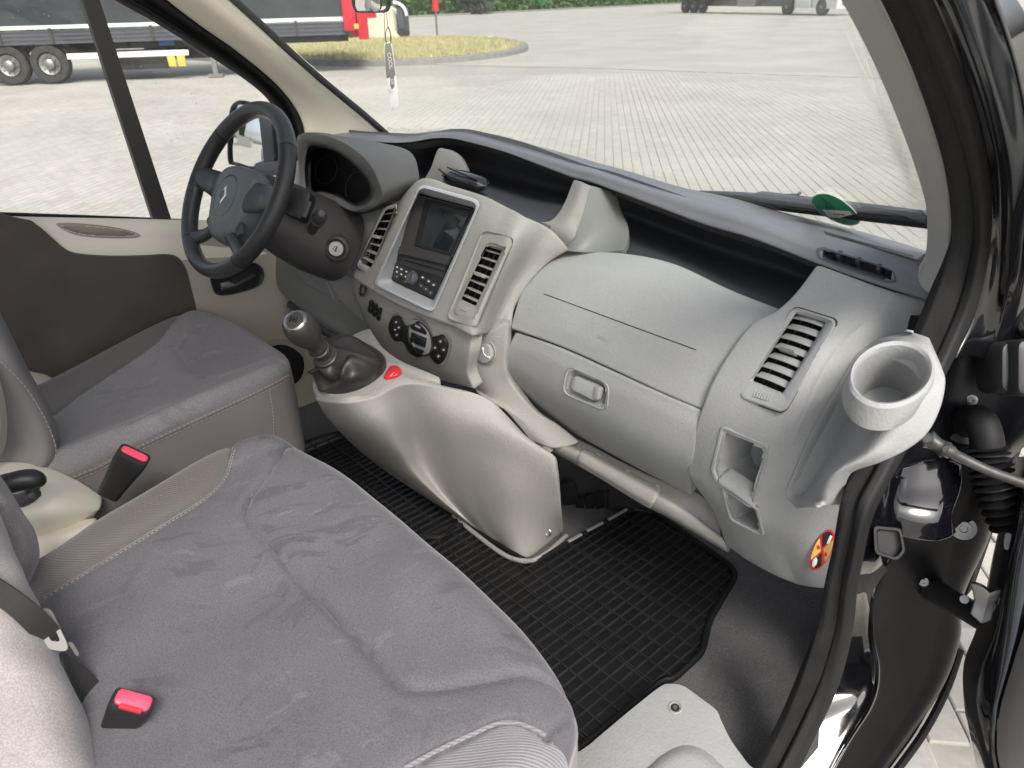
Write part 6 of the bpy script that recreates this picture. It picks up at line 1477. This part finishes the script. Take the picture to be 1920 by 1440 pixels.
def zb(x, y):
    z = .928+.004*np.sin(x*7)+.010*np.clip((y-.25)/.2, 0, 1)
    z = z-.010*np.exp(-((x-.32)/.22)**2-((y-.12)/.16)**2)          # sat-in middle
    z = z+.016*np.exp(-((x+.105-.25*(.35-y)*.5)/.035)**2)           # left bolster
    z = z+.012*np.exp(-((x-.70)/.03)**2)
    z = z+.0016*np.sin(x*31+y*17)*np.sin(y*23-x*9)
    return z
regA = [(-.4, -.5)]+[(q[0], q[1]) for q in ([(sA[0][0]+.04, -.5)]+sA)]+[(-.16, .6), (-.4, .6)]
regC = [(.95, -.5), (sC[0][0]-.05, -.5)]+sC+[(.95, sC[-1][1]+.12)]
bh, bedge = seat_cushion(bb, (.30, .12), zb, [(sA, .005, .004), (sB, .007, .0035), (sC, .006, .005), (sC2, .003, .005)], [(1, regA), (2, regC)], PB, ['seat_cushion', 'side_bolster', 'side_bolster'], [M['suede'], M['rib'], M['rib2']], R=.065, drop=.06, skirt_mat=M['sidevinyl2'], skirt_z=.66)
stitches('stitching', [bh(a+3, b+2, .0006) for a, b in [(80, 1120), (147, 1080), (213, 1040), (280, 999), (347, 958), (380, 936), (409, 911), (425, 885), (433, 858), (438, 838)]], PB, r=.0006, dash=.004, gap=.0035)
mb = MB(); mb.tube(crn([bh(a, b, .0005) for a, b in [(80, 1120), (147, 1080), (213, 1040), (280, 999), (347, 958), (380, 936), (409, 911), (425, 885), (433, 858), (438, 838)]], 60), .0012, 6); mb.build('seam_piping', M['suedemid'], PB)
def smooth(q, n=2):
    for _ in range(n): q = [q[0]]+[(q[i-1]+q[i]*2+q[i+1])/4 for i in range(1, len(q)-1)]+[q[-1]]
    return q
mb = MB(); mb.tube(smooth(crn(smooth([bh(a, b, .002) for a, b in [(757, 1440), (821, 1403), (860, 1388), (890, 1374), (915, 1361), (935, 1354), (958, 1352), (981, 1357), (1003, 1367), (1024, 1380)]], 1), 50), 8), .0026, 8); mb.build('seam_piping', M['rib2'], PB)
# rim seam down the front corner
ei = [q for q in bedge if q.x > .52 and q.y > .1]
ei.sort(key=lambda q: math.atan2(q.y-.12, q.x-.30))
mb = MB(); mb.tube([q+V((0, 0, -.004)) for q in ei], .0022, 6); mb.build('rim_piping', M['sidevinyl2'], PB)
vj = [q for q in ei if abs(q.y-.335) < .012][:1]
if vj:
    q = vj[0]; stitches('stitching', [q+V((.009, 0, -.01)), q+V((.012, -.003, -.06)), q+V((.012, -.006, -.12))], PB, r=.0007)
# pale near backrest and the far side of the backrest
e1 = [(-10, 940), (20, 1027), (43, 1067), (63, 1117), (76, 1150), (98, 1195), (120, 1240), (147, 1300), (177, 1373), (195, 1440), (205, 1500)]
dz = [.93, .90, .89, .885, .88, .87, .86, .85, .835, .82, .81]
def col(dx, dd_): return [P(a+dx, b-dx*.12, d=q+dd_) for (a, b), q in zip(e1, dz)]
g = Grid([col(2, .10), col(-1, .03), col(-12, -.012), col(-45, -.045), col(-110, -.07), col(-220, -.08)], 60, 40)
g.deform(lambda u, v, p: .002*math.sin(u*21)*math.sin(v*9+u*5))
bk = g.build('backrest', M['suedelight'], PB, lip=.004, depth=.02, sharp=80); bkh = caster(g.bvh())
e2 = [(-20, 868), (10, 905), (43, 960), (63, 990), (73, 1022), (73, 1052), (60, 1095), (45, 1130)]
def col2(dx, d_): return [P(a+dx, b, d=d_) for a, b in e2]
g = Grid([col2(0, 1.10), col2(-8, 1.05), col2(-30, 1.02), col2(-90, 1.0), col2(-160, 1.0)], 40, 26)
g.build('backrest_bolster', M['suedemid'], PB, lip=.004, depth=.02, sharp=80)

# ---- driver seat
DS = thing('driver_seat', (-.52, .3, .55), 'dark grey driver seat with stitched vinyl sides', 'seat')
db_ = [(-.30, -.05), (-.308, .14), (-.318, .34), (-.325, .52), (-.338, .585), (-.385, .615), (-.47, .625), (-.59, .62), (-.70, .60), (-.755, .555), (-.757, .48), (-.735, .38), (-.70, .26), (-.668, .14), (-.65, 0), (-.64, -.08), (-.48, -.12)]
d1_ = px2([(351, 640), (333, 659), (347, 678), (365, 695), (382, 707), (410, 711), (451, 702), (503, 690), (541, 696)], .935)
d2_ = px2([(95, 755), (140, 728), (200, 698), (260, 670), (300, 650), (330, 628), (365, 602)], .935)
d3_ = px2([(100, 862), (180, 815), (260, 775), (340, 740), (420, 712), (470, 700)], .95)
def zd(x, y):
    z = .915+.05*np.clip((y-.1)/.5, 0, 1)**1.3
    z = z+.022*np.exp(-((x+.335)/.035)**2)*np.clip(1.25-y*1.6, .1, 1)
    z = z+.030*np.exp(-((x+.665-.22*(y-.14)*-1)/.05)**2)*.8
    z = z-.012*np.exp(-((x+.5)/.11)**2)
    return z
regO = [(-1, -.5)]+[(q[0]-.0, q[1]) for q in ([(d2_[0][0]+.02, -.5)]+d2_)]+[(-1, .8)]
dh, dedge = seat_cushion(db_, (-.51, .27), zd, [(d1_, .004, .006), (d2_, .003, .006), (d3_, .0015, .006)], [(1, regO)], DS, ['seat_cushion', 'side_bolster'], [M['suede2'], M['rib']], R=.03, drop=.03, skirt_mat=M['sidevinyl'], skirt_z=.68)
ei = sorted([q for q in dedge if q.x > -.345 and q.y > .05 and q.y < .60], key=lambda q: q.y)
if len(ei) > 4:
    stitches('stitching', [q+V((.0045, 0, -.006)) for q in ei], DS, r=.0008, dash=.006, gap=.003)
    stitches('stitching', [q+V((.0055, 0, -.014)) for q in ei], DS, r=.0007, dash=.006, gap=.003)
    mb = MB(); mb.tube([q+V((.003, 0, -.010)) for q in ei], .0016, 6); mb.build('rim_piping', M['sidevinyl'], DS)
    q = min(ei, key=lambda w: abs(w.y-.535)); stitches('stitching', [q+V((.008, .0, -.015)), q+V((.012, -.004, -.07)), q+V((.010, -.014, -.14))], DS, r=.0007)
e3 = [(-40, 520), (-10, 575), (18, 628), (50, 695), (80, 748), (100, 792), (110, 832), (106, 858), (90, 880)]
d3z = [1.34, 1.345, 1.35, 1.36, 1.365, 1.365, 1.36, 1.355, 1.35]
def col3(dx, d_, dy=0): return [P(a+dx, b+dy, d=q+d_) for (a, b), q in zip(e3, d3z)]
g = Grid([col3(3, .14, -3), col3(0, .02), col3(-16, -.03, 8), col3(-60, -.05, 14), col3(-130, -.06, 18)], 50, 30); g_t = caster(g.bvh())
g.build('backrest', M['sidevinyl'], DS, lip=.004, depth=.02, sharp=80)
stitches('stitching', [g_t(a, b, .001) for a, b in ((1, 678), (40, 718), (72, 765), (95, 812), (104, 845), (98, 866))], DS, r=.0009, dash=.006, gap=.003)
g = Grid([[P(-60, 660, d=1.30), P(-20, 680, d=1.28), P(4, 730, d=1.26), P(13, 790, d=1.25), P(8, 840, d=1.25), P(-10, 870, d=1.25)], [P(-70, 680, d=1.27), P(-40, 700, d=1.25), P(-20, 740, d=1.22), P(-14, 790, d=1.21), P(-18, 830, d=1.21), P(-30, 860, d=1.22)], [P(-140, 700, d=1.26), P(-120, 720, d=1.25), P(-110, 760, d=1.24), P(-110, 800, d=1.22), P(-110, 830, d=1.22), P(-120, 850, d=1.22)]], 30, 16)
g.build('recliner_cover', M['beige2'], DS, lip=.006, depth=.02)

# ---- seat base cover with parking brake lever
BC = thing('seat_base_cover', P(110, 960, z=.6), 'beige plastic cover between the two seats', 'cover')
g = Grid([[P(-40, 870, d=1.28), P(40, 868, d=1.30), P(95, 880, d=1.33), P(150, 905, d=1.36), P(188, 930, d=1.38)],
          [P(-40, 900, d=1.24), P(40, 900, d=1.26), P(100, 912, d=1.29), P(150, 930, d=1.33), P(186, 945, d=1.36)],
          [P(-40, 960, d=1.22), P(40, 960, d=1.24), P(100, 960, d=1.27), P(145, 962, d=1.31), P(178, 962, d=1.35)],
          [P(-40, 1010, d=1.24), P(40, 1005, d=1.26), P(100, 1002, d=1.30), P(140, 998, d=1.34), P(165, 990, d=1.38)]], 40, 30)
g.build('shell', M['beige'], BC, lip=.008, depth=.03)
g = Grid([[P(20, 985, d=1.30), P(100, 985, d=1.32), P(175, 972, d=1.34)], [P(20, 1020, d=1.26), P(100, 1010, d=1.28), P(170, 990, d=1.31)], [P(20, 1080, d=1.26), P(90, 1060, d=1.28), P(165, 1020, d=1.31)]], 20, 16)
g.build('lower_ledge', M['beige'], BC, lip=.006, depth=.03)
HL = thing('seat_lever', P(30, 905, d=1.2), 'black curved lever on the beige cover', 'lever')
mb = MB(); mb.tube(crn([P(-40, 915, d=1.17), P(10, 908, d=1.17), P(45, 900, d=1.18), P(68, 900, d=1.19), P(74, 908, d=1.2)], 24), [.016]*6+[.017]*10+[.016, .015, .014, .013, .012, .010, .007, .004], 14); mb.build('grip', M['black'], HL)
mb = MB(); mb.tube(crn([P(70, 906, d=1.2), P(62, 925, d=1.21), P(40, 938, d=1.22), P(20, 940, d=1.23)], 14), [.006]*4+[.012]*10, 10); mb.build('stem', M['charcoal'], HL)

# ---- belts and buckles
def buckle(name, base, top, w, t, label, kb=.70):
    o = thing(name, base, label, 'buckle', 'red buttoned seat belt buckles'); del o['group']
    ax_ = (top-base).normalized(); s_ = (RT-ax_*RT.dot(ax_)).normalized(); n_ = ax_.cross(s_)
    if n_.dot(CAM-base) < 0: n_ = -n_
    def ring(p, kw, kt): return rq([p-s_*w*kw-n_*t*kt, p+s_*w*kw-n_*t*kt, p+s_*w*kw+n_*t*kt, p-s_*w*kw+n_*t*kt], t*.5, 4)
    L_ = (top-base).length
    MB().loft([ring(base, .70, .8), ring(base+ax_*L_*.4, .82, .95), ring(base+ax_*L_*.85, 1, 1), ring(base+ax_*L_*.97, .99, .98), ring(top, .93, .85)], True, True, True).build('housing', M['black'], o)
    MB().loft([ring(top-ax_*.004, .85, kb), ring(top+ax_*.003, .84, kb*.97), ring(top+ax_*.0045, .78, kb*.78)], True, True, True).build('release_button', M['redbtn'], o)
    return o, ax_, s_, n_
b0 = P(208, 1385, d=.885); t0 = P(250, 1314, d=.83)
bo_, bax, bs_, bn_ = buckle('belt_buckle', b0, t0, .0225, .0125, 'near seat belt buckle with red button in the bench seat slot')
mb = MB(); mb.box(t0+bax*.002+bn_*.010, (bs_, bax, bn_), (.012, .003, .002), .0008); mb.build('press_print', M['red'], bo_)
buckle('belt_buckle', P(205, 925, d=1.30), P(252, 852, d=1.245), .026, .015, 'worn black seat belt buckle with red button between driver seat and bench', kb=.42)
BS = thing('seat_belt', P(100, 1190, d=.9), 'black seat belt webbing with grey tongue across the pale backrest', 'seat belt')
def ribbon(pts, w, name, mat, parent, side, th=.0012):
    q = crn(pts, 30); rings = []
    for i, p in enumerate(q):
        t = (q[min(i+1, 29)]-q[max(i-1, 0)]).normalized(); s = side[i*len(side)//30] if isinstance(side, list) else side
        s = (s-t*s.dot(t)).normalized(); n = t.cross(s); rings.append([p-s*w-n*th, p+s*w-n*th, p+s*w+n*th, p-s*w+n*th])
    return MB().loft(rings, True, True, True).build(name, mat, parent, sharp=30)
def bo2(px, py, off): return bkh(px, py, off)
sdir = (UP*.86+RT*.5)
ribbon([P(-80, 1060, d=.80), P(-30, 1092, d=.805), P(20, 1125, d=.815), P(60, 1158, d=.83), P(100, 1200, d=.86)], .0125, 'webbing', M['belt'], BS, sdir)
tg = [P(80, 1140, d=.865), P(97, 1142, d=.868), P(130, 1212, d=.858), P(126, 1222, d=.856), P(92, 1218, d=.852), P(83, 1200, d=.853)]
mb = MB(); n_ = (tg[2]-tg[0]).cross(tg[4]-tg[0]).normalized(); n_ = n_ if n_.dot(CAM-tg[0]) > 0 else -n_
fr_o = rq(tg, .006, 4); cI = sum(fr_o, V((0, 0, 0)))/len(fr_o); fr_i = [cI+(q-cI)*.45 for q in fr_o]
mb.loft([fr_o, [q+n_*.004 for q in fr_o], [q+n_*.004 for q in fr_i], fr_i], True); mb.build('tongue_frame', M['trimgrey'], BS)
mb = MB(); mb.loft([[q for q in rq([P(128, 1205, d=.857), P(136, 1203, d=.858), P(150, 1226, d=.862), P(146, 1232, d=.862)], .003, 3)], [q+n_*.003 for q in rq([P(128, 1205, d=.857), P(136, 1203, d=.858), P(150, 1226, d=.862), P(146, 1232, d=.862)], .003, 3)]], True, True, True); mb.build('tongue_plate', M['steel'], BS)
# lower run of webbing towards the buckle
q0 = [bh(112, 1228, .004), bh(150, 1262, .003), bh(190, 1300, .002), bh(222, 1330, .002)]
g = Grid([[P(118, 1222, d=.875), P(150, 1245, d=.89), P(185, 1278, d=.905), P(215, 1305, d=.915)], [P(118, 1235, d=.865), P(145, 1275, d=.88), P(172, 1320, d=.89), P(190, 1365, d=.895)], [P(120, 1245, d=.86), P(142, 1295, d=.87), P(165, 1345, d=.88), P(185, 1385, d=.885)]], 16, 12)
g.build('webbing', M['belt'], BS, lip=.001, depth=.003)
# ================================================================== floor mats and loose things
def clip_segments(poly, horiz, val):
    xs = []
    n = len(poly)
    for i in range(n):
        a, b = poly[i], poly[(i+1) % n]
        if horiz:
            if (a[1] > val) != (b[1] > val): xs.append(a[0]+(b[0]-a[0])*(val-a[1])/(b[1]-a[1]))
        else:
            if (a[0] > val) != (b[0] > val): xs.append(a[1]+(b[1]-a[1])*(val-a[0])/(b[0]-a[0]))
    xs.sort()
    return list(zip(xs[::2], xs[1::2]))
def rubber_mat(outline_px, label, z=.556, sx=.0208, sy=.0415):
    poly = [P(a, b, z=z) for a, b in outline_px]
    poly = rq(poly, .02, 4); p2_ = [(q.x, q.y) for q in poly]
    t = thing('floor_mat', sum(poly, V((0, 0, 0)))/len(poly), label, 'floor mat')
    MB().loft([[V((q.x, q.y, z-.004)) for q in poly], [V((q.x, q.y, z)) for q in poly]], True, False, True).build('mat_base', M['mat'], t)
    q = [V((w.x, w.y, z+.004)) for w in poly]
    mb = MB(); mb.tube(q, .0065, 8, closed=True); mb.build('rim', M['mat'], t)
    mb = MB(); ex = (V((1, 0, 0)), V((0, 1, 0)), V((0, 0, 1)))
    x0 = min(a for a, b in p2_); x1 = max(a for a, b in p2_); y0 = min(b for a, b in p2_); y1 = max(b for a, b in p2_)
    def bar(c, axl, hl, w, h):
        a = ex[axl]; b = ex[1-axl]
        vs_ = [c+a*(s*hl)+b*(k*w)+V((0, 0, hh)) for s in (-1, 1) for k, hh in ((-1, 0), (-.55, h), (.55, h), (1, 0))]
        mb.add(vs_, [(0, 1, 5, 4), (1, 2, 6, 5), (2, 3, 7, 6), (0, 3, 2, 1), (4, 5, 6, 7)])
    k = 0; x = x0+.008
    while x < x1:
        for a, b in clip_segments(p2_, False, x):
            if b-a > .01: bar(V((x, (a+b)/2, z)), 1, (b-a)/2, .0014, .0052)
        x += sx
    y = y0+.008; k = 0
    while y < y1:
        for a, b in clip_segments(p2_, True, y):
            if b-a > .01:
                bar(V(((a+b)/2, y, z)), 0, (b-a)/2, .0016, .0054)
                if k % 4 == 0: bar(V(((a+b)/2, y+.006, z)), 0, (b-a)/2, .0014, .0054)
        y += sy; k += 1
    mb.build('ribs', M['matrib'], t, sharp=20)
    return t
rubber_mat([(1190, 955), (1230, 965), (1375, 1068), (1378, 1085), (1330, 1165), (1316, 1227), (1262, 1277), (1242, 1278), (1047, 1440), (960, 1520), (700, 1250), (700, 1060), (850, 985), (880, 990), (985, 1055), (1010, 1052), (1065, 1022), (1120, 990)], 'large ribbed black rubber mat on the passenger floor')
rubber_mat([(548, 842), (600, 822), (640, 812), (700, 850), (845, 962), (862, 978), (830, 1010), (760, 1010)], 'narrow ribbed black rubber mat strip behind the console')
# pale clips on the mat edge
mb = MB()
for a, b in (((1065, 1016), (1090, 1002)), ((1100, 996), (1130, 980)), ((1140, 975), (1175, 955)), ((962, 1048), (1000, 1052))):
    mb.tube([P(*a, z=.566), P(*b, z=.566)], .004, 6)
o = mb.build('carpet_edge_strip', M['trimgrey']); tag(o, 'grey edging strip between console foot and rubber mat', 'edging')
# grey moulding in front of the bench
ST = thing('seat_base_trim', P(1260, 1390, z=.58), 'pale grey plastic moulding at the foot of the bench', 'trim panel')
TPL = PL(V((.6, .7, .60)), V((0, -.15, 1)))
to = [V((q.x, q.y)) for q in pxline([(1040, 1470), (1110, 1408), (1180, 1348), (1237, 1303), (1258, 1297), (1282, 1301), (1312, 1322), (1343, 1346), (1352, 1365), (1370, 1402), (1400, 1445), (1430, 1490), (1300, 1560), (1100, 1560)], 90, True)]
slab('plate', TPL, to, -.02, .004, M['dash'], ST, b=.003)
hm_ = [V((q.x, q.y)) for q in pxline([(1205, 1460), (1225, 1432), (1250, 1412), (1280, 1400), (1310, 1404), (1340, 1425), (1365, 1460), (1340, 1520), (1240, 1520)], 60, True)]
loftpx('hump', TPL, [(sc2(hm_, 1.06, 1.1), .002), (hm_, .006), (sc2(hm_, .9, .85), .016), (sc2(hm_, .6, .55), .020)], M['dash'], ST, cap=True)
c = TPL(1266, 1327, .004); mb = MB(); mb.lathe(c, TPL.n, [(.0005, .012), (.002, .010), (-.003, .007), (-.005, .004)], 20, False, True); mb.build('screw_recess', M['warm'], ST)
mb = MB(); mb.lathe(c, TPL.n, [(.0004, .0075), (.0012, .007), (.0012, 0)], 18); sk_ = mb.build('screw_hole_shade', M['softblack'], ST)  # black disc on the plate paints the shade of a screw hole
mb = MB(); mb.lathe(c+TPL.n*.001, TPL.n, [(0, .004), (.0015, .0035), (.0015, 0)], 14); mb.build('screw', M['steel'], ST)

# ---- interior mirror and hanging freshener
RM = thing('rear_view_mirror', P(695, -10, y=.80), 'black rear view mirror at the top of the windscreen', 'mirror')
MPl = PL(P(695, 5, y=.80), V((.38, -.92, -.12)))
mo2 = rq([(655, -60), (728, -60), (733, 14), (726, 24), (668, 24), (660, 12)], [6, 6, 8, 8, 8, 8], 4)
loftpx('shell', MPl, [(sc2(hull2(mo2), .8, .85), -.03), (mo2, -.012), (mo2, .004), (sc2(hull2(mo2), .95, .96), .006)], M['black'], RM)
slab('glass', MPl, rq([(667, -58), (712, -58), (716, 16), (708, 22), (674, 21), (669, 12)], 4, 4), .002, .0066, M['mirror'], RM, b=.0004)
AF = thing('air_freshener', P(735, 120, y=.80), 'grey and white saw shaped air freshener card hanging from the mirror', 'air freshener')
AP = PL(P(735, 120, y=.79), V((.7, -.7, .05)))
saw = [(721, 81), (731, 78), (735, 84), (739, 110), (743, 142), (746, 175), (748, 197), (735, 207)]
teeth = []
for k in range(15):
    f = k/14; x = 725+f*9; y = 148+f*57; teeth += [(x+2.2, y+1.5), (x, y-1)]
saw_o = saw+[(734, 206)]+teeth[::-1]+[(722, 120)]
slab('blade', AP, [V(q) for q in saw_o], -.0006, .0006, M['white'], AF, b=.0001)
slab('handle', AP, [V(q) for q in [(722, 83), (731, 80), (734, 86), (738, 112), (742, 141), (725, 147), (722.5, 120)]], .0004, .0012, M['trimgrey'], AF, b=.0001)
slab('label_patch', AP, [V(q) for q in [(732, 145), (739, 142), (740, 162), (735, 168), (732, 160)]], .0004, .0012, M['trimgrey'], AF, b=.0001)
def text(name, s, pl, o, e, size, mat, parent, h=.001, mirror=False, ext=.0002):
    cu = bpy.data.curves.new(name, 'FONT'); cu.body = s; cu.size = size; cu.extrude = ext; cu.align_x = 'CENTER'; cu.align_y = 'CENTER'
    ob_ = bpy.data.objects.new(name, cu); COL.objects.link(ob_); dg = bpy.context.evaluated_depsgraph_get()
    me = bpy.data.meshes.new_from_object(ob_.evaluated_get(dg)); bpy.data.objects.remove(ob_); bpy.data.curves.remove(cu)
    a = pl(*o, h); x = (pl(*e, h)-a).normalized(); n = pl.n; y = n.cross(x)
    if mirror: x = -x
    for v in me.vertices: v.co = a+x*v.co.x+y*v.co.y+n*v.co.z
    me.materials.clear(); me.materials.append(mat); me.name = name
    r = bpy.data.objects.new(name, me); COL.objects.link(r); adopt(r, parent); return r
text('lettering', 'COOL', AP, (731, 114), (733, 128), .0095, M['white'], AF, .0014)
text('lettering', 'SIX', AP, (735.5, 153), (737, 165), .0075, M['white'], AF, .0014)
mb = MB()
lp_ = crn([AP(*q, 0) for q in [(720, 24), (721, 50), (722, 70), (727, 84)]], 12); mb.tube(lp_, .0005, 5)
lp_ = crn([AP(*q, 0) for q in [(725, 24), (727, 48), (732, 65), (730, 84)]], 12); mb.tube(lp_, .0005, 5)
lp_ = crn([AP(*q, 0.0005) for q in [(727, 50), (723, 62), (724, 80), (729, 88), (733, 78), (732, 62), (728, 50)]], 24); mb.tube(lp_, .0007, 5); mb.build('cord', M['black'], AF)

# ---- stickers
def wsp(px, py, off): return wst(px, py, off)
WP = PL3(wst(1525, 375), wst(1610, 410), wst(1560, 415))
ES = thing('emission_sticker', WP(1565, 392), 'green round emission sticker low on the windscreen', 'sticker')
st = [V((q.x, q.y)) for q in pxline([(1522, 377), (1530, 367), (1548, 364), (1572, 372), (1594, 388), (1608, 404), (1611, 415), (1600, 421), (1580, 419), (1556, 409), (1535, 394)], 60, True)]
GRN = mk('sticker_green', (.03, .26, .12), .5, var=.05); GRN2 = mk('sticker_dark_green', (.01, .09, .05), .5, var=.05)
slab('disc', WP, sc2(st, 1.04, 1.05), .0006, .0012, M['white'], ES, b=.0001); slab('green_face', WP, st, .0010, .0016, GRN, ES, b=.0001)
mb = MB(); mb.tube([WP(*q, .0017) for q in [(1536, 368), (1566, 390), (1549, 392), (1551, 384), (1546, 379)]], .0009, 4); mb.tube([WP(*q, .0017) for q in [(1559, 387), (1554, 393)]], .0009, 4); mb.build('numeral', GRN2, ES)
slab('plate_strip', WP, [V(q) for q in [(1542, 393), (1593, 396), (1604, 410), (1553, 407)]], .0016, .0020, M['white'], ES, b=.0001)
text('lettering', 'HH-AB 2838', WP, (1573, 402), (1583, 402.6), .0062, mk('sticker_print', (.32, .12, .08), .6), ES, .0022)
AS = thing('airbag_sticker', eph(1541, 1031), 'round airbag warning sticker in yellow, black and red on the end panel', 'sticker')
AQ = PL3(eph(1530, 1010), eph(1553, 1010), eph(1540, 1050))
c0 = (1541, 1031)
so_ = ell(1541.5, 1031, 17, 40, 25, 48)
slab('red_border', AQ, sc2(so_, 1.03, 1.03), .001, .0018, M['red'], AS, b=.0001)
YEL = mk('sticker_yellow', (.72, .50, .12), .5, var=.05)
def sector(a0, a1, k=.93):
    n = len(so_); idx = range(a0, a1+1); c = sum(so_, V((0, 0)))/n
    return [c+(so_[a0 % n]-c)*.12]+[c+(so_[i % n]-c)*k for i in idx]
slab('quadrant', AQ, sector(6, 16), .0016, .0022, M['black'], AS, b=.0001)
slab('quadrant', AQ, sector(30, 40), .0016, .0022, M['black'], AS, b=.0001)
slab('quadrant', AQ, sector(18, 28), .0016, .0022, YEL, AS, b=.0001)
slab('quadrant', AQ, sector(42, 52), .0016, .0022, YEL, AS, b=.0001)
slab('pictogram', AQ, [V(q) for q in [(1557, 1003), (1561, 1006), (1558, 1012), (1556, 1018), (1550, 1020), (1552, 1013)]], .0021, .0026, M['white'], AS, b=.0001)
slab('pictogram', AQ, [V(q) for q in [(1524, 1050), (1530, 1044), (1533, 1050), (1531, 1058), (1526, 1064), (1522, 1060)]], .0021, .0026, M['white'], AS, b=.0001)
slab('pictogram', AQ, [V(q) for q in [(1531, 1024), (1536, 1021), (1538, 1028), (1533, 1031)]], .0021, .0026, M['red'], AS, b=.0001)
slab('pictogram', AQ, [V(q) for q in [(1545, 1038), (1549, 1034), (1552, 1042), (1547, 1044)]], .0021, .0026, M['red'], AS, b=.0001)
text('lettering', 'AIRBAG', PL3(ach(1100, 620), ach(1160, 645), ach(1125, 655)), (1130, 635), (1145, 641), .0085, M['dash'], abc, .0006, ext=.0004)

# ---- glasses case on the tray
GC = thing('glasses', P(872, 345, y=1.03), 'glossy black glasses lying on the tray behind the display', 'glasses')
GCP = P(872, 338, y=1.05)
gx = (P(915, 352, y=1.05)-P(832, 328, y=1.05)).normalized()
mb = MB(); rings = []
for i in range(15):
    f = i/14*2-1; k = math.sqrt(max(1-abs(f)**3.2, .0)); c = GCP+gx*(f*.075)
    rings.append([c+V((0, 1, 0))*(.030*k*math.cos(a))+V((0, 0, 1))*(.019*k*math.sin(a)) for a in [2*math.pi*j/24 for j in range(24)]])
MB().loft(rings, True, True, True).build('lens_shell', mk('gloss_black', (.008, .008, .009), .1, coat=.8, var=.1), GC, sharp=70)
mb = MB(); mb.tube(crn([GCP+gx*(-.07)+V((0, -.02, .016)), GCP+gx*(-.02)+V((0, -.032, .012)), GCP+gx*.05+V((0, -.03, .006))], 12), .0022, 6); mb.tube(crn([GCP+gx*(-.05)+V((0, -.01, .022)), GCP+gx*(.0)+V((0, -.02, .022)), GCP+gx*.06+V((0, -.015, .014))], 12), .0018, 6); mb.build('temple_arm', M['black'], GC)

# ---- wiper beyond the glass
WPR = thing('wiper', wst(1500, 385)+V((0, .05, -.02)), 'black windscreen wiper resting outside the windscreen', 'wiper')
def out(px, py, k): 
    q = wst(px, py); return CAM+(q-CAM)*(1+k)
mb = MB(); mb.tube(crn([out(1310, 362, .03), out(1400, 366, .03), out(1470, 374, .03), out(1530, 382, .03), out(1640, 396, .03), out(1750, 412, .03)], 30), [.006]*8+[.011]*22, 8); mb.build('arm', M['dark'], WPR)
mb = MB(); mb.tube(crn([out(1330, 372, .02), out(1420, 382, .02), out(1560, 398, .02), out(1750, 418, .02)], 30), .009, 8); mb.build('blade', M['rubber'], WPR)
mb = MB(); mb.tube(crn([out(1360, 366, .05), out(1480, 366, .05), out(1500, 362, .05)], 12), .003, 6); mb.build('linkage', M['black'], WPR)
